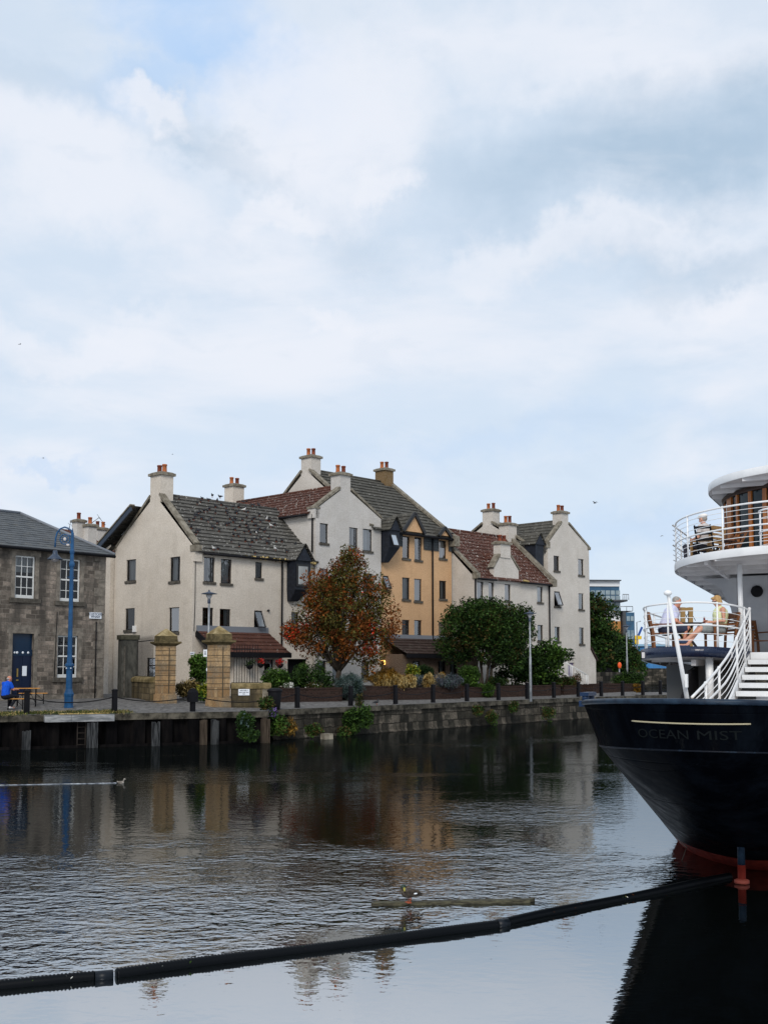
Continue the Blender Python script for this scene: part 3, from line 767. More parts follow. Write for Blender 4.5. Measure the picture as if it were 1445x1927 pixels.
sA = lambda px, t_=0.0, py=1150: F(px, py, (0, t_), (1, 0))[0]
zA = lambda px, py, t_=0.0: F(px, py, (0, t_), (1, 0))[1]

# --- 1: beige gabled house with the pigeons
H1 = thing('gabled_house', 'beige roughcast gabled house nearest the stone office, pigeons on its grey roof', 'house', (0, 0, ZB), fr=T)
wl = MB(); U_F, U_L = (1, 0), (0, -1)
oL = (0, 7.2); GL = [((238.8, 1053, 255.5, 1093), 'plain', 'full'), ((320.7, 1048, 338.6, 1093.6), 'side', 'left'), ((236.5, 1144.7, 253.2, 1185.5), 'plain', None), ((318.6, 1143, 336.7, 1189), 'plain', None), ((277, 1238, 294.5, 1280), 'split', 'grey')]
rL = [rectpx(T, oL, U_L, g_[0]) for g_ in GL]
wall_face(wl, oL, U_L, [(0, 9.75), (3.75, 12.3), (7.2, 9.3)], ZB - .3, rL)
GF = [((384.6, 1048.6, 404, 1095), 'side', 'right'), ((416.6, 1052, 436, 1098), 'plain', 'half'), ((481.5, 1058, 493.3, 1088), 'plain', None), ((382, 1143.4, 401.3, 1190.7), 'plain', None), ((414.5, 1146, 433.7, 1189), 'side', 'right'),
      ((479.2, 1149, 493.3, 1183), 'open', None), ((549, 1152, 562, 1187), 'plain', 'half')]
rF = [rectpx(T, (0, 0), U_F, g_[0]) for g_ in GF]
arch = (sA(542), ZB - .1, sA(578.5), zA(560, 1240))
wall_face(wl, (0, 0), U_F, [(0, 9.05), (8.6, 9.05)], ZB - .3, rF + [arch])
wall_face(wl, (8.6, 7.2), (-1, 0), [(0, 9.05), (8.6, 9.05)], ZB - .3, [])
wl.box(.001, .5, -.12, -.002, 8.5, 9.35)                                        # skew block at the corner
part('wall', wl, [M_WALL, M_IN], H1, fix=False)
for (px_, st, cu), r in zip(GL, rL): window(H1, oL, U_L, r, st, cu)
for (px_, st, cu), r in zip(GF, rF): window(H1, (0, 0), U_F, r, 'plain' if st == 'open' else st, cu, .32 if st == 'open' else 0)
rf = MB(); roof_plane(rf, (.15, -.22, 8.98), (8.6, -.22, 8.98), (8.6, 3.45, 12.38), (.15, 3.45, 12.38), 15, .085)
roof_plane(rf, (8.6, 7.4, 9.0), (.15, 7.4, 9.0), (.15, 3.45, 12.38), (8.6, 3.45, 12.38), 15)
rf.tube([(.3, 3.45, 12.40), (8.6, 3.45, 12.40)], .09, 8)
part('roof', rf, M_ROOFG, H1)
cp = MB(); coping(cp, (.14, -.12, 9.35), (.14, 3.05, 12.28)); coping(cp, (.14, 7.3, 9.55), (.14, 3.9, 12.26)); cp.box(-.06, .36, -.26, .2, 9.02, 9.34)
part('coping', cp, M_COPE, H1)
chimney(H1, .42, 3.45, .82, .95, 11.9, 13.55, M_WALL, 2, 't')
gutter(H1, (.5, -.26, 8.93), (6.6, -.26, 8.93))
for s_ in (sA(528.7),): part('downpipe', MB().tube([(s_, -.09, 8.9), (s_, -.09, 4.1)], .05, 8), M_BLACK, H1)
cb_ = MB(); s_ = sA(366.5); cb_.tube([(s_, -.02, 8.9), (s_ + .01, -.02, 6.4), (s_ - .03, -.02, 4.9)], .018, 5); part('cable', cb_, M_FRAME, H1)
ox0, ox1 = sA(556, -.75), sA(584, -.75)                                                     # oriel bay
zt, zb_, zc = 8.95, zA(565, 1112), zA(565, 1133)
ob = MB().box(ox0, ox1, -.75, -.02, zb_, zt); ob.taper(ox0 + .05, ox1 - .5, -.25, -.02, zc, ox0, ox1, -.75, -.02, zb_ - .002)
bay = part('oriel_bay', ob, M_NAVYT, H1)
o_ = (0, -.75)
rr = rectpx(T, o_, U_F, (561, 1066, 577, 1100))
fm = MB(); fbox(fm, o_, U_F, rr[0] - .12, rr[2] + .12, rr[1] - .12, rr[3] + .12, .0, .06); part('bay_frame', fm, M_FRAME, bay)
gl = MB(); fbox(gl, o_, U_F, rr[0], rr[2], rr[1], rr[3], .05, .075); part('bay_window', gl, mat('bay_pane_blind', rough=.3, spec=.5, fn=f_noisy((.24, .25, .25), (.36, .37, .36), 1.5, 0)), bay)
om = (ox0 + ox1) / 2; rb = MB()
for sg in (-1, 1): roof_plane(rb, (om + sg * (ox1 - ox0) * .62, -.98, zt + .0), (om + sg * (ox1 - ox0) * .62, .6, zt + .0), (om, 1.0, zt + .95), (om, -.98, zt + .95), 4)
part('bay_roof', rb, M_ROOFG, bay)
gb = MB().prism([(ox0 - .02, zt), (ox1 + .02, zt), (om, zt + .78)], -.86, -.74, 'y'); part('bay_gable', gb, M_NAVYT, bay)
# porch along the foot of the front
pg = MB(); ps0, ps1 = .25, sA(547, -1.9)
pz0 = zA(378, 1224, -1.7)
pr = MB(); roof_plane(pr, (ps0, -1.9, pz0 - .1), (ps1, -1.9, pz0 - .1), (ps1, -.02, pz0 + 1.05), (ps0, -.02, pz0 + 1.05), 6)
porch = part('porch_roof', pr, M_ROOFP, H1)
pb = MB(); pb.bar((ps0 - .02, -1.93, pz0 - .2), (ps0 - .02, 0, pz0 + .92), .06, .3); pb.bar((ps0, -1.96, pz0 - .2), (ps1, -1.96, pz0 - .2), .1, .26); part('fascia', pb, M_BLACK, porch)
fl = MB().box(ps0, ps1, -.12, -.015, pz0 + 1.0, pz0 + 1.32); part('flashing', fl, M_LEAD, porch)
pw = MB(); oP = (ps0, -1.55); pww = [rectpx(T, (0, -1.55), U_F, (430, 1239, 453.5, 1284)), rectpx(T, (0, -1.55), U_F, (498, 1241, 514, 1262))]
pww = [(max(2.2, a), b, c, d) for a, b, c, d in pww]
wall_face(pw, (0, -1.55), U_F, [(ps0 + 1.25, pz0 - .15), (ps1 - .25, pz0 - .15)], ZB - .1, pww); pw.box(ps0 + 1.24, ps0 + 1.26, -1.55, 0, ZB - .1, pz0); part('porch_wall', pw, [M_WALL, M_IN], H1, fix=False)
window(H1, (0, -1.55), U_F, pww[0], 'split', 'grey'); window(H1, (0, -1.55), U_F, pww[1], 'plain', 'blind')
mb = MB(); zz = F(255, 1183.5, oL, U_L)[1]; a_ = F(255.3, 1183, oL, U_L)[0]; fbox(mb, oL, U_L, a_ - .12, a_ + .12, zz - .17, zz + .17, .005, .12); part('meter_box', mb, M_WHITE, H1)
mb = MB(); a_, zz = F(504, 1149, (0, 0), U_F); mb.tube([(a_, .0, zz), (a_, -.12, zz)], .06, 8); part('wall_vent', mb, M_FRAME, H1)

# --- 2: pale house with its gable to the water
tW = -.16; s0, s1, sm_ = sA(594.5, tW, 1000), sA(717, tW, 1100), sA(650.5, tW, 900)
H2 = thing('gabled_house', 'pale grey-white house with its chimneyed gable facing the water behind the rowan tree', 'house', (s0, tW, ZB), fr=T)
zr, zl, zrr = zA(650, 913, tW), zA(592, 957, tW), zA(717, 977, tW)
GW = [((602.5, 985, 617, 1022), 'plain', 'left'), ((657.8, 993, 672.8, 1033.5), 'side', 'right'), ((683.5, 995.7, 699.8, 1037), 'plain', 'full'),
      ((602.5, 1070, 617, 1108), 'plain', None), ((658, 1076, 673, 1116), 'plain', 'both'), ((684, 1079, 700, 1119), 'plain', None),
      ((602.5, 1152, 617, 1190), 'plain', 'left'), ((658, 1158, 673, 1196), 'plain', None), ((684, 1160, 700, 1198), 'plain', None),
      ((598, 1243, 613, 1277), 'split', 'half'), ((626, 1244, 640, 1282), 'plain', 'half'), ((681, 1244, 694.5, 1275), 'plain', 'full')]
oW = (0, tW); rW = [rectpx(T, oW, U_F, g_[0]) for g_ in GW]
wl = MB(); wall_face(wl, oW, U_F, [(s0, zl), (sm_ - .42, zr - .35), (sm_ + .42, zr - .35), (s1, zrr)], ZB - .3, rW)
wall_face(wl, (s0, 10.7), U_L, [(0, zl - .15), (10.7 - tW, zl - .15)], ZB - .3, [])
wall_face(wl, (s1, tW), (0, 1), [(0, zrr - .1), (10.7 - tW, zrr - .1)], ZB - .3, [])
wall_face(wl, (s1, 10.7), (-1, 0), [(0, zl), ((s1 - s0) / 2, zr), (s1 - s0, zl)], ZB - .3, [])
wl.box(s0 - .14, s0 + .3, tW - .0, tW + .55, zA(590, 974, tW), zl + .05)
part('wall', wl, [M_WALLW, M_IN], H2, fix=False)
for (px_, st, cu), r in zip(GW, rW): window(H2, oW, U_F, r, st, cu)
rf = MB(); roof_plane(rf, (s0 - .25, 10.7, zl - .25), (s0 - .25, tW + .3, zl - .25), (sm_, tW + .3, zr), (sm_, 10.7, zr), 9)
roof_plane(rf, (s1 + .15, tW + .3, zrr - .15), (s1 + .15, 10.7, zrr - .15), (sm_, 10.7, zr), (sm_, tW + .3, zr), 9)
rf.tube([(sm_, tW + .3, zr + .03), (sm_, 10.7, zr + .03)], .09, 8)
part('roof', rf, M_ROOFR, H2)
cp = MB(); coping(cp, (s0 - .1, tW + .13, zl + .02), (sm_ - .45, tW + .13, zr - .25), .36); coping(cp, (s1 + .06, tW + .13, zrr + .02), (sm_ + .45, tW + .13, zr - .25), .36)
cp.box(s0 - .2, s0 + .32, tW - .03, tW + .6, zl + .02, zl + .14); part('coping', cp, M_COPE, H2)
chimney(H2, sm_, tW + .42, .84, .8, zr - 1.0, zA(650, 889, tW), M_WALLW, 2, 's')
chimney(H2, sm_ + .1, 10.3, .9, .9, zr - 1.0, 14.95, M_WALL, 2, 's')
gutter(H2, (s0 - .3, tW + .5, zl - .32), (s0 - .3, 6, zl - .32))
part('downpipe', MB().tube([(s0 - .1, tW + .2, zl - .3), (s0 - .1, tW + .2, 9.6)], .05, 8), M_BLACK, H2)

# --- 3: tall ochre house
s0, s1 = 12.85, sA(849.5, 0, 1100); zE = 11.4; tR = 5.57; zR = 15.65
H3 = thing('terraced_house', 'tall ochre orange house with dark oriel and small dormer gables under a grey roof', 'house', (s0, 0, ZB), fr=T)
GO = [((757.7, 1009, 770.3, 1051), 'plain', 'left'), ((780.6, 1011, 793, 1054), 'side', 'right'), ((826.8, 1017, 839, 1051), 'plain', 'half'),
      ((757.4, 1087, 770.4, 1128), 'plain', 'full'), ((780, 1089.5, 793, 1131), 'plain', 'half'), ((827, 1093, 839, 1127), 'side', 'right'), ((720.5, 1083.5, 730.5, 1110), 'open', None),
      ((756.7, 1166.5, 770, 1208), 'side', None), ((780, 1167, 793, 1208.6), 'side', None), ((826, 1170, 838, 1207), 'plain', None)]
oO = (0, 0.0); rO = [rectpx(T, oO, U_F, g_[0]) for g_ in GO]
wl = MB(); sW = sA(717, 0, 1100); wall_face(wl, oO, U_F, [(sW - .3, zE), (s1, zE)], ZB - .3, rO)
part('wall', wl, [M_OCHRE, M_IN], H3, fix=False)
w2 = MB(); wall_face(w2, (s0, 2 * tR), U_L, [(0, zE), (tR, zR - .05), (2 * tR, zE)], 7, []); wall_face(w2, (s1, .03), (0, 1), [(0, zE), (tR, zR - .05), (2 * tR, zE)], ZB - .3, []); part('gable_wall', w2, M_WALLR, H3, fix=False)
for (px_, st, cu), r in zip(GO, rO): window(H3, oO, U_F, r, 'plain' if st == 'open' else st, cu, .28 if st == 'open' else 0)
rf = MB(); roof_plane(rf, (s0 + .1, -.35, zE - .1), (s1 + .1, -.35, zE - .1), (s1 + .1, tR, zR), (s0 + .1, tR, zR), 17, .08)
roof_plane(rf, (s1 + .1, 2 * tR + .3, zE - .1), (s0 + .1, 2 * tR + .3, zE - .1), (s0 + .1, tR, zR), (s1 + .1, tR, zR), 12); rf.tube([(s0 + .2, tR, zR + .02), (s1, tR, zR + .02)], .09, 8)
part('roof', rf, M_ROOFD, H3)
cp = MB(); coping(cp, (s0 + .1, -.2, zE + .08), (s0 + .1, tR - .35, zR - .12)); coping(cp, (s0 + .1, 2 * tR, zE), (s0 + .1, tR + .4, zR - .12)); coping(cp, (s1 - .05, -.4, zE + .0), (s1 - .05, tR - .1, zR + .02), .38)
cp.box(s1 - .3, s1 + .2, -.55, .1, zE - .55, zE + .12); part('coping', cp, M_COPE, H3)
chimney(H3, s0 + .45, tR, .82, .95, zR - .9, 16.55, M_WALLR, 2, 't', dz=(.0, .06)); chimney(H3, s1 - .45, tR, .8, .95, zR - .9, 16.6, M_CHOC, 2, 's', dz=(.0, .06))
gutter(H3, (sW + .1, -.4, zE - .13), (s1, -.4, zE - .13), .08)
s_ = sA(812.5); part('downpipe', MB().tube([(s_, -.08, zE - .15), (s_, -.08, 4.4)], .055, 8), M_BLACK, H3)
for i, (a, b, c, d) in enumerate(((747, 1000, 756, 1028), (797.5, 1008, 824, 1036), (844, 1013, 849, 1038))):
    r = rectpx(T, oO, U_F, (a, b, c, d)); mb = MB(); fbox(mb, oO, U_F, r[0], r[2], r[1], min(r[3], zE - .08), .005, .055); part('slate_hanging', mb, M_SLHUNG, H3)
for (xa, xb, xp, yb, yp) in ((759, 795, 778.5, 1001, 966), (826, 845, 835, 1008, 993)):
    a, b, m_ = sA(xa, -.4, 1000), sA(xb, -.4, 1000), sA(xp, -.4, 980); z0, z1 = zA(xp, yb, -.4), zA(xp, yp, -.4); z0 = max(z0, zE - .1)
    d = part('dormer_gable', MB().prism([(a, z0), (b, z0), (m_, z1 - .1)], -.42, -.2, 'y'), M_OCHRE, H3)
    bb = MB(); bb.bar((a - .12, -.5, z0 - .05), (m_, -.5, z1), .12, .2); bb.bar((b + .12, -.5, z0 - .05), (m_, -.5, z1), .12, .2); part('bargeboard', bb, M_FRAME, d)
    dr = MB(); back = (z1 - zE) / (zR - zE) * tR
    for sg, e in ((-1, a), (1, b)): roof_plane(dr, (e + sg * .15, -.55, z0 - .05), (e + sg * .15, .1, z0 - .05), (m_, back, z1 + .05), (m_, -.55, z1 + .05), 5)
    part('dormer_roof', dr, M_ROOFD, d)
a, b = sW - .1, sA(745, -.5, 1020); zt, zb_, zc = zE - .1, zA(735, 1030, -.6), zA(735, 1058, -.6)
ob = MB().box(a, b, -.8, -.02, zb_, zt); ob.taper(a, a + (b - a) * .45, -.35, -.02, zc, a, b, -.8, -.02, zb_ - .002); bay = part('oriel_bay', ob, M_NAVYT, H3)
r = rectpx(T, (0, -.8), U_F, (735, 1006, 744, 1027)); g_ = MB(); cs = [W3((0, -.8), U_F, r[0], r[1], .28), W3((0, -.8), U_F, r[2], r[1], .28), W3((0, -.8), U_F, r[2], r[3], .02), W3((0, -.8), U_F, r[0], r[3], .02)]
g_.add(cs, [(0, 1, 2, 3)]); part('bay_window', g_, mat('open_pane', (.35, .40, .46), .15, .6), bay); g_ = MB(); cs = [Vector(c) for c in cs]
for p, q in zip(cs, cs[1:] + cs[:1]): g_.bar(p, q, .05, .05, (0, -1, .4))
part('bay_sash', g_, M_FRAME, bay)
m_ = (a + b) / 2; rb = MB()
for sg in (-1, 1): roof_plane(rb, (m_ + sg * (b - a) * .62, -1.0, zt), (m_ + sg * (b - a) * .62, .2, zt), (m_, .7, zt + .85), (m_, -1.0, zt + .85), 4)
part('bay_roof', rb, M_ROOFD, bay); part('bay_gable', MB().prism([(a, zt), (b, zt), (m_, zt + .7)], -.9, -.79, 'y'), M_NAVYT, bay)
pz = zA(780, 1231, -1.9); pr = MB(); roof_plane(pr, (sW - .05, -2.1, pz), (s1 + .1, -2.1, pz), (s1 + .1, -.02, pz + 1.0), (sW - .05, -.02, pz + 1.0), 6); porch = part('porch_roof', pr, M_ROOFB, H3)
part('fascia', MB().bar((sW - .05, -2.14, pz - .1), (s1 + .1, -2.14, pz - .1), .1, .24), M_BLACK, porch); part('flashing', MB().box(sW, s1, -.1, -.02, pz + .98, pz + 1.22), M_LEAD, porch)
pw = MB(); sP = sA(757, -1.7, 1260); pww = [rectpx(T, (0, -1.7), U_F, q) for q in ((777, 1244, 790, 1256), (825, 1244, 837.6, 1278), (847, 1244, 859, 1278))]
wall_face(pw, (0, -1.7), U_F, [(sP, pz), (s1 + .5, pz)], ZB - .2, pww); wall_face(pw, (sP, 0), U_L, [(0, pz), (1.7, pz)], ZB - .2, [])
part('porch_wall', pw, [M_BROWN, M_IN], H3, fix=False)
for r in pww: window(H3, (0, -1.7), U_F, r, 'plain', 'right', sill=False)
dp = MB().box(sW + .1, sP - .4, -.08, -.015, ZB, pz - .3); part('door', dp, M_FRAME, H3)
a_, zz = F(722.5, 1247, (0, -.4), U_F); lm = MB().lathe([(.03, zz - .12), (.05, zz - .09), (.05, zz + .09), (.03, zz + .12)], a_ + .0, -.45, 10); lm.box(a_ - .05, a_ + .05, -.45, -.08, zz + .11, zz + .14)
def f_lamp(t, p):
    p.inputs['Emission Color'].default_value = (1.0, .55, .12, 1); p.inputs['Emission Strength'].default_value = 2.2
part('porch_lamp', lm, mat('porch_lamp_lit', (.6, .35, .1), .5, .2, fn=f_lamp), H3)

# --- 4: house with red pantiles
tF = -1.75; s0, s1 = sA(892.5, tF, 1150), sA(1036, tF, 1150); zE = zA(893, 1086, tF); tR = 1.85; zR = 12.3
H4 = thing('terraced_house', 'pale house with red-brown pantiled roof and a small chimneyed wallhead gable', 'house', (s0, tF, ZB), fr=T)
GR = [((898, 1094.5, 908.6, 1128), 'plain', 'half'), ((919.7, 1096, 928.6, 1129), 'plain', 'half'), ((950, 1099.5, 960, 1130.5), 'plain', 'full'), ((1011, 1104, 1020.2, 1133.5), 'plain', 'half'),
      ((898, 1172, 908.6, 1203), 'plain', None), ((950, 1174, 960, 1204), 'plain', None), ((1011.5, 1176, 1021, 1206), 'plain', 'left'), ((917, 1250, 927, 1275), 'plain', None), ((1012, 1252, 1021, 1280), 'plain', None)]
oR = (0, tF); rR = [rectpx(T, oR, U_F, g_[0]) for g_ in GR]
wl = MB(); wall_face(wl, oR, U_F, [(s0, zE), (s1, zE)], ZB - .3, rR); wall_face(wl, (s0, 2 * tR - tF), U_L, [(0, zE), (tR - tF, zR - .1), (2 * (tR - tF), zE)], ZB - .3, [])
wall_face(wl, (s1, tF), (0, 1), [(0, zE), (tR - tF, zR - .1), (2 * (tR - tF), zE)], ZB - .3, [])
part('wall', wl, [M_WALLR, M_IN], H4, fix=False)
for (px_, st, cu), r in zip(GR, rR): window(H4, oR, U_F, r, st, cu)
tB = 2 * tR - tF
rf = MB(); roof_plane(rf, (s0 + .2, tF - .25, zE - .08), (s1, tF - .25, zE - .08), (s1, tR, zR), (s0 + .2, tR, zR), 14); roof_plane(rf, (s1, tB + .25, zE - .08), (s0 + .2, tB + .25, zE - .08), (s0 + .2, tR, zR), (s1, tR, zR), 10)
rf.tube([(s0, tR, zR + .03), (s1, tR, zR + .03)], .09, 8); part('roof', rf, M_ROOFR, H4)
cp = MB(); coping(cp, (s0 + .08, tF - .15, zE + .22), (s0 + .08, tR, zR + .05), .36); coping(cp, (s1 - .0, tF - .25, zE + .2), (s1 - .0, tR, zR + .12), .4, .2)
cp.box(s0 - .08, s0 + .28, tF - .3, tF + .1, zE - .1, zE + .28); cp.box(s1 - .22, s1 + .22, tF - .4, tF + .1, zE - .2, zE + .3); part('coping', cp, M_COPE, H4)
chimney(H4, s1 - .05, tR, .95, .85, zR - .8, 13.35, M_WALLR, 2, 's', dz=(.05, .1))
xs = [sA(x, tF - .06, 1070) for x in (929, 940.5, 959.5, 975.5)]; zs = [zA(x, y, tF - .06) for x, y in ((929, 1070), (940.5, 1046), (959.5, 1046), (975.5, 1074))]
wg = part('wallhead_gable', MB().prism([(xs[0], zE - .25), (xs[3], zE - .25), (xs[3], zs[3]), (xs[2], zs[2]), (xs[1], zs[1]), (xs[0], zs[0])], tF - .06, tF + .34, 'y'), M_WALLR, H4)
cg = MB(); coping(cg, (xs[0] - .1, tF + .14, zs[0]), (xs[1], tF + .14, zs[1] + .05), .5, .12); coping(cg, (xs[3] + .1, tF + .14, zs[3]), (xs[2], tF + .14, zs[2] + .05), .5, .12); part('gable_coping', cg, M_COPE, wg)
xm = (xs[1] + xs[2]) / 2; dr = MB()
for sg, e in ((-1, xs[0]), (1, xs[3])): roof_plane(dr, (e, tF + .3, zs[0] - .1), (e, tF + .5, zs[0] - .1), (xm, tF + 2.6, zs[1] + .35), (xm, tF + .3, zs[1] + .35), 5)
part('gable_roof', dr, M_ROOFR, wg)
chimney(H4, xm, tF + .18, xs[2] - xs[1] - .02, .6, zs[1] - .1, zA(950, 1020, tF), M_WALLR, 2, 's', M_POTD)
gutter(H4, (s0, tF - .28, zE - .1), (xs[0], tF - .28, zE - .1)); gutter(H4, (xs[3], tF - .28, zE - .1), (s1, tF - .28, zE - .1))
for px_ in (895, 1034): s_ = sA(px_, tF - .1, 1150); part('downpipe', MB().tube([(s_, tF - .09, zE - .1), (s_, tF - .09, ZB)], .055, 8), M_BLACK, H4)
mb = MB(); 
for i in range(10): mb.ball((xs[3] + .25 + i * .06, tF - .28, zE + .0 + random.uniform(0, .05)), .06, 6, 4)
part('gutter_moss', mb, L_GRASSY, H4)

# --- 5: tall pale house at the end
sB0, sB1 = 29.35, 36.4; tR = 4.0; zE = 11.35; zR = 13.7; tG = -.42; g0, g1, gm = sA(1031, tG, 1100), sA(1108.5, tG, 1100), sA(1063, tG, 980)
H5 = thing('gabled_house', 'tall pale four-storey house at the end of the terrace, gable facing the water', 'house', (g0, tG, ZB), fr=T)
gz0, gz1, gzr = zA(1031, 1023, tG), zA(1108, 1032, tG), zA(1062, 979, tG)
GE = [((1042, 1046, 1051.3, 1074), 'plain', 'left'), ((1043, 1113, 1052.5, 1141), 'open', None), ((1043.8, 1179.5, 1052.7, 1207), 'side', 'left'), ((1088, 1052, 1097.3, 1082.5), 'plain', 'left'), ((1088.7, 1116.7, 1097.2, 1147), 'plain', 'left'), ((1090, 1181, 1097.7, 1212), 'side', 'left')]
oE = (0, tG); rE = [rectpx(T, oE, U_F, g_[0]) for g_ in GE]; dr_ = rectpx(T, oE, U_F, (1069, 1247, 1079.5, 1281))
wl = MB(); wall_face(wl, oE, U_F, [(g0, gz0), (gm - .42, gzr - .3), (gm + .42, gzr - .3), (g1, gz1)], ZB - .3, rE + [dr_]); wall_face(wl, (g0, 0), U_L, [(0, gz0 - .1), (-tG, gz0 - .1)], ZB - .3, [])
wall_face(wl, (g1, tG), (0, 1), [(0, gz1 - .1), (8.4, gz1 - .1)], ZB - .3, []); wall_face(wl, (sB0, 8), U_L, [(0, zE), (4, zR - .05), (8, zE)], ZB - .3, []); wall_face(wl, (sB0, 0), U_F, [(0, zE), (g0 - sB0, zE)], ZB - .3, [])
e1 = sA(1121, tG, 1260); zf0, zf1 = zA(1110, 1222, tG), zA(1121, 1243, tG); wl.prism([(g1, ZB - .3), (e1, ZB - .3), (e1, zf1), (g1, zf0)], tG, 5.5, 'y')
part('wall', wl, [M_WALLR, M_IN], H5, fix=False)
for (px_, st, cu), r in zip(GE, rE): window(H5, oE, U_F, r, 'plain' if st == 'open' else st, cu, .28 if st == 'open' else 0)
part('door', MB().box(dr_[0], dr_[2], tG + .1, tG + .16, dr_[1], dr_[3]), mat('lilac_door', (.16, .13, .22), .6, .3), H5)
rf = MB(); roof_plane(rf, (sB0 + .1, -.3, zE - .08), (gm, -.3, zE - .08), (gm, tR, zR), (sB0 + .1, tR, zR), 10); roof_plane(rf, (sB1, 8.3, zE - .08), (sB0 + .1, 8.3, zE - .08), (sB0 + .1, tR, zR), (sB1, tR, zR), 8)
roof_plane(rf, (g0 - .2, 6, gz0 - .2), (g0 - .2, tG + .3, gz0 - .2), (gm, tG + .3, gzr), (gm, 6, gzr), 8); roof_plane(rf, (g1 + .12, tG + .3, gz1 - .15), (g1 + .12, 8, gz1 - .15), (gm, 8, gzr), (gm, tG + .3, gzr), 8)
rf.tube([(sB0 + .1, tR, zR + .02), (gm, tR, zR + .02)], .08, 8); rf.tube([(gm, tG + .3, gzr + .02), (gm, 7.8, gzr + .02)], .08, 8); part('roof', rf, M_ROOFD, H5)
cp = MB(); coping(cp, (g0 - .08, tG + .13, gz0 + .02), (gm - .45, tG + .13, gzr - .2), .34); coping(cp, (g1 + .06, tG + .13, gz1 + .02), (gm + .45, tG + .13, gzr - .2), .34); coping(cp, (sB0 + .1, -.2, zE + .1), (sB0 + .1, tR - .4, zR - .1)); coping(cp, (sB0 + .1, 8.1, zE + .1), (sB0 + .1, tR + .45, zR - .1))
cp.box(g0 - .25, g0 + .25, tG - .05, tG + .35, gz0 - .3, gz0 + .12); cp.box(g1 - .2, g1 + .2, tG - .05, tG + .35, gz1 - .12, gz1 + .1); part('coping', cp, M_COPE, H5)
part('lean_to_roof', MB().prism([(g1 + .01, zf0 + .02), (e1 + .12, zf1 - .06), (e1 + .12, zf1 + .1), (g1 + .01, zf0 + .2)], tG - .12, 5.6, 'y'), M_ROOFB, H5)
chimney(H5, gm, tG + .42, .84, .8, gzr - .9, zA(1062, 961.5, tG), M_WALLR, 2, 's'); chimney(H5, sB0 + .45, tR, .82, .95, zR - .9, 14.65, M_WALLR, 2, 't')
a, b = sA(1006, -.3, 1040), sA(1021, -.3, 1040); zt = zE - .05; ob = MB().box(a, b, -.35, .6, zE - 1.2, zE + .35); bay = part('dormer_bay', ob, M_NAVYT, H5); m_ = (a + b) / 2; rb = MB()
for sg in (-1, 1): roof_plane(rb, (m_ + sg * (b - a) * .65, -.5, zE + .35), (m_ + sg * (b - a) * .65, 1.0, zE + .35), (m_, 2.2, zE + 1.2), (m_, -.5, zE + 1.2), 4)
part('bay_roof', rb, M_ROOFD, bay); part('bay_gable', MB().prism([(a - .1, zE + .35), (b + .1, zE + .35), (m_, zE + 1.05)], -.44, -.34, 'y'), M_NAVYT, bay)
# outside stair beside it
est = thing('outside_stair', 'steep outside stair with thin white railings in front of the end house', 'stair', (sA(1048, -2.2, 1270), -2.2, 1.5), fr=T)
p0, p1 = Vector((sA(1046, -2.0, 1240), -2.0, zA(1046, 1262, -2.0))), Vector((sA(1104, -3.6, 1290), -3.6, 1.6)); n = 10; sd_ = (p1 - p0)
mb = MB()
for i in range(n):
    p = p0 + sd_ * (i / n); mb.bar((p.x, p.y, p.z - .09), (p.x + sd_.x / n * 1.1, p.y + sd_.y / n * 1.1, p.z - .09), 1.1, .1)
mb.prism([(0, 0)] * 0 or [(p0.x, 1.3), (p1.x, 1.3), (p1.x, p1.z - .05), (p0.x, p0.z - .12)], -2.15, -1.9, 'y') if False else None
part('step', mb, M_SILL, est)
side = Vector((-sd_.y, sd_.x, 0)).normalized()
for k in (-.52, .52):
    mb = MB(); a, b = p0 + side * k, p1 + side * k; mb.tube([a + Vector((0, 0, .95)), b + Vector((0, 0, .95))], .03, 6); mb.tube([a + Vector((0, 0, .12)), b + Vector((0, 0, .12))], .02, 6)
    for i in range(15): q = a.lerp(b, i / 14); mb.tube([q + Vector((0, 0, -.05)), q + Vector((0, 0, .95))], .03 if i % 7 == 0 else .011, 6)
    part('railing', mb, M_WHITEF, est)

# --- houses behind
def back_house(label, s0, s1, t0, t1, zE, zR, mw, mr, chim=(), gableleft=True):
    h = thing('rear_house', label, 'house', (s0, t0, ZB), fr=T); tm = (t0 + t1) / 2; wl = MB()
    wall_face(wl, (s0, t0), U_F, [(0, zE), (s1 - s0, zE)], ZB - .3, []); wall_face(wl, (s0, t1), U_L, [(0, zE), ((t1 - t0) / 2, zR), (t1 - t0, zE)], ZB - .3, []); wall_face(wl, (s1, t0), (0, 1), [(0, zE), ((t1 - t0) / 2, zR), (t1 - t0, zE)], ZB - .3, []); part('wall', wl, mw, h, fix=False)
    rf = MB(); roof_plane(rf, (s0 - .1, t0 - .3, zE - .1), (s1 + .1, t0 - .3, zE - .1), (s1 + .1, tm, zR), (s0 - .1, tm, zR), 11); roof_plane(rf, (s1 + .1, t1 + .3, zE - .1), (s0 - .1, t1 + .3, zE - .1), (s0 - .1, tm, zR), (s1 + .1, tm, zR), 8); part('roof', rf, mr, h)
    for c in chim: chimney(h, *c)
    return h
back_house('low house with a red roof and a stubby chimney glimpsed above the stone office', 6.0, 12.5, 20.5, 26.5, 9.6, 12.75, M_WALLW, M_ROOFR, [(9.0, 23.1, .85, .7, 12.0, 13.05, M_WALLW, 2, 's')])
back_house('pale house whose pair of tall chimneys rises behind the stone office roof', 2.2, 5.4, 14.6, 19.6, 8.0, 9.6, M_WALLW, M_ROOFB, [(4.25, 16.75, .62, .62, 8.6, 12.3, M_WALLW, 1, 's'), (3.75, 17.3, .60, .60, 8.6, 12.6, M_WALLW, 1, 's')])
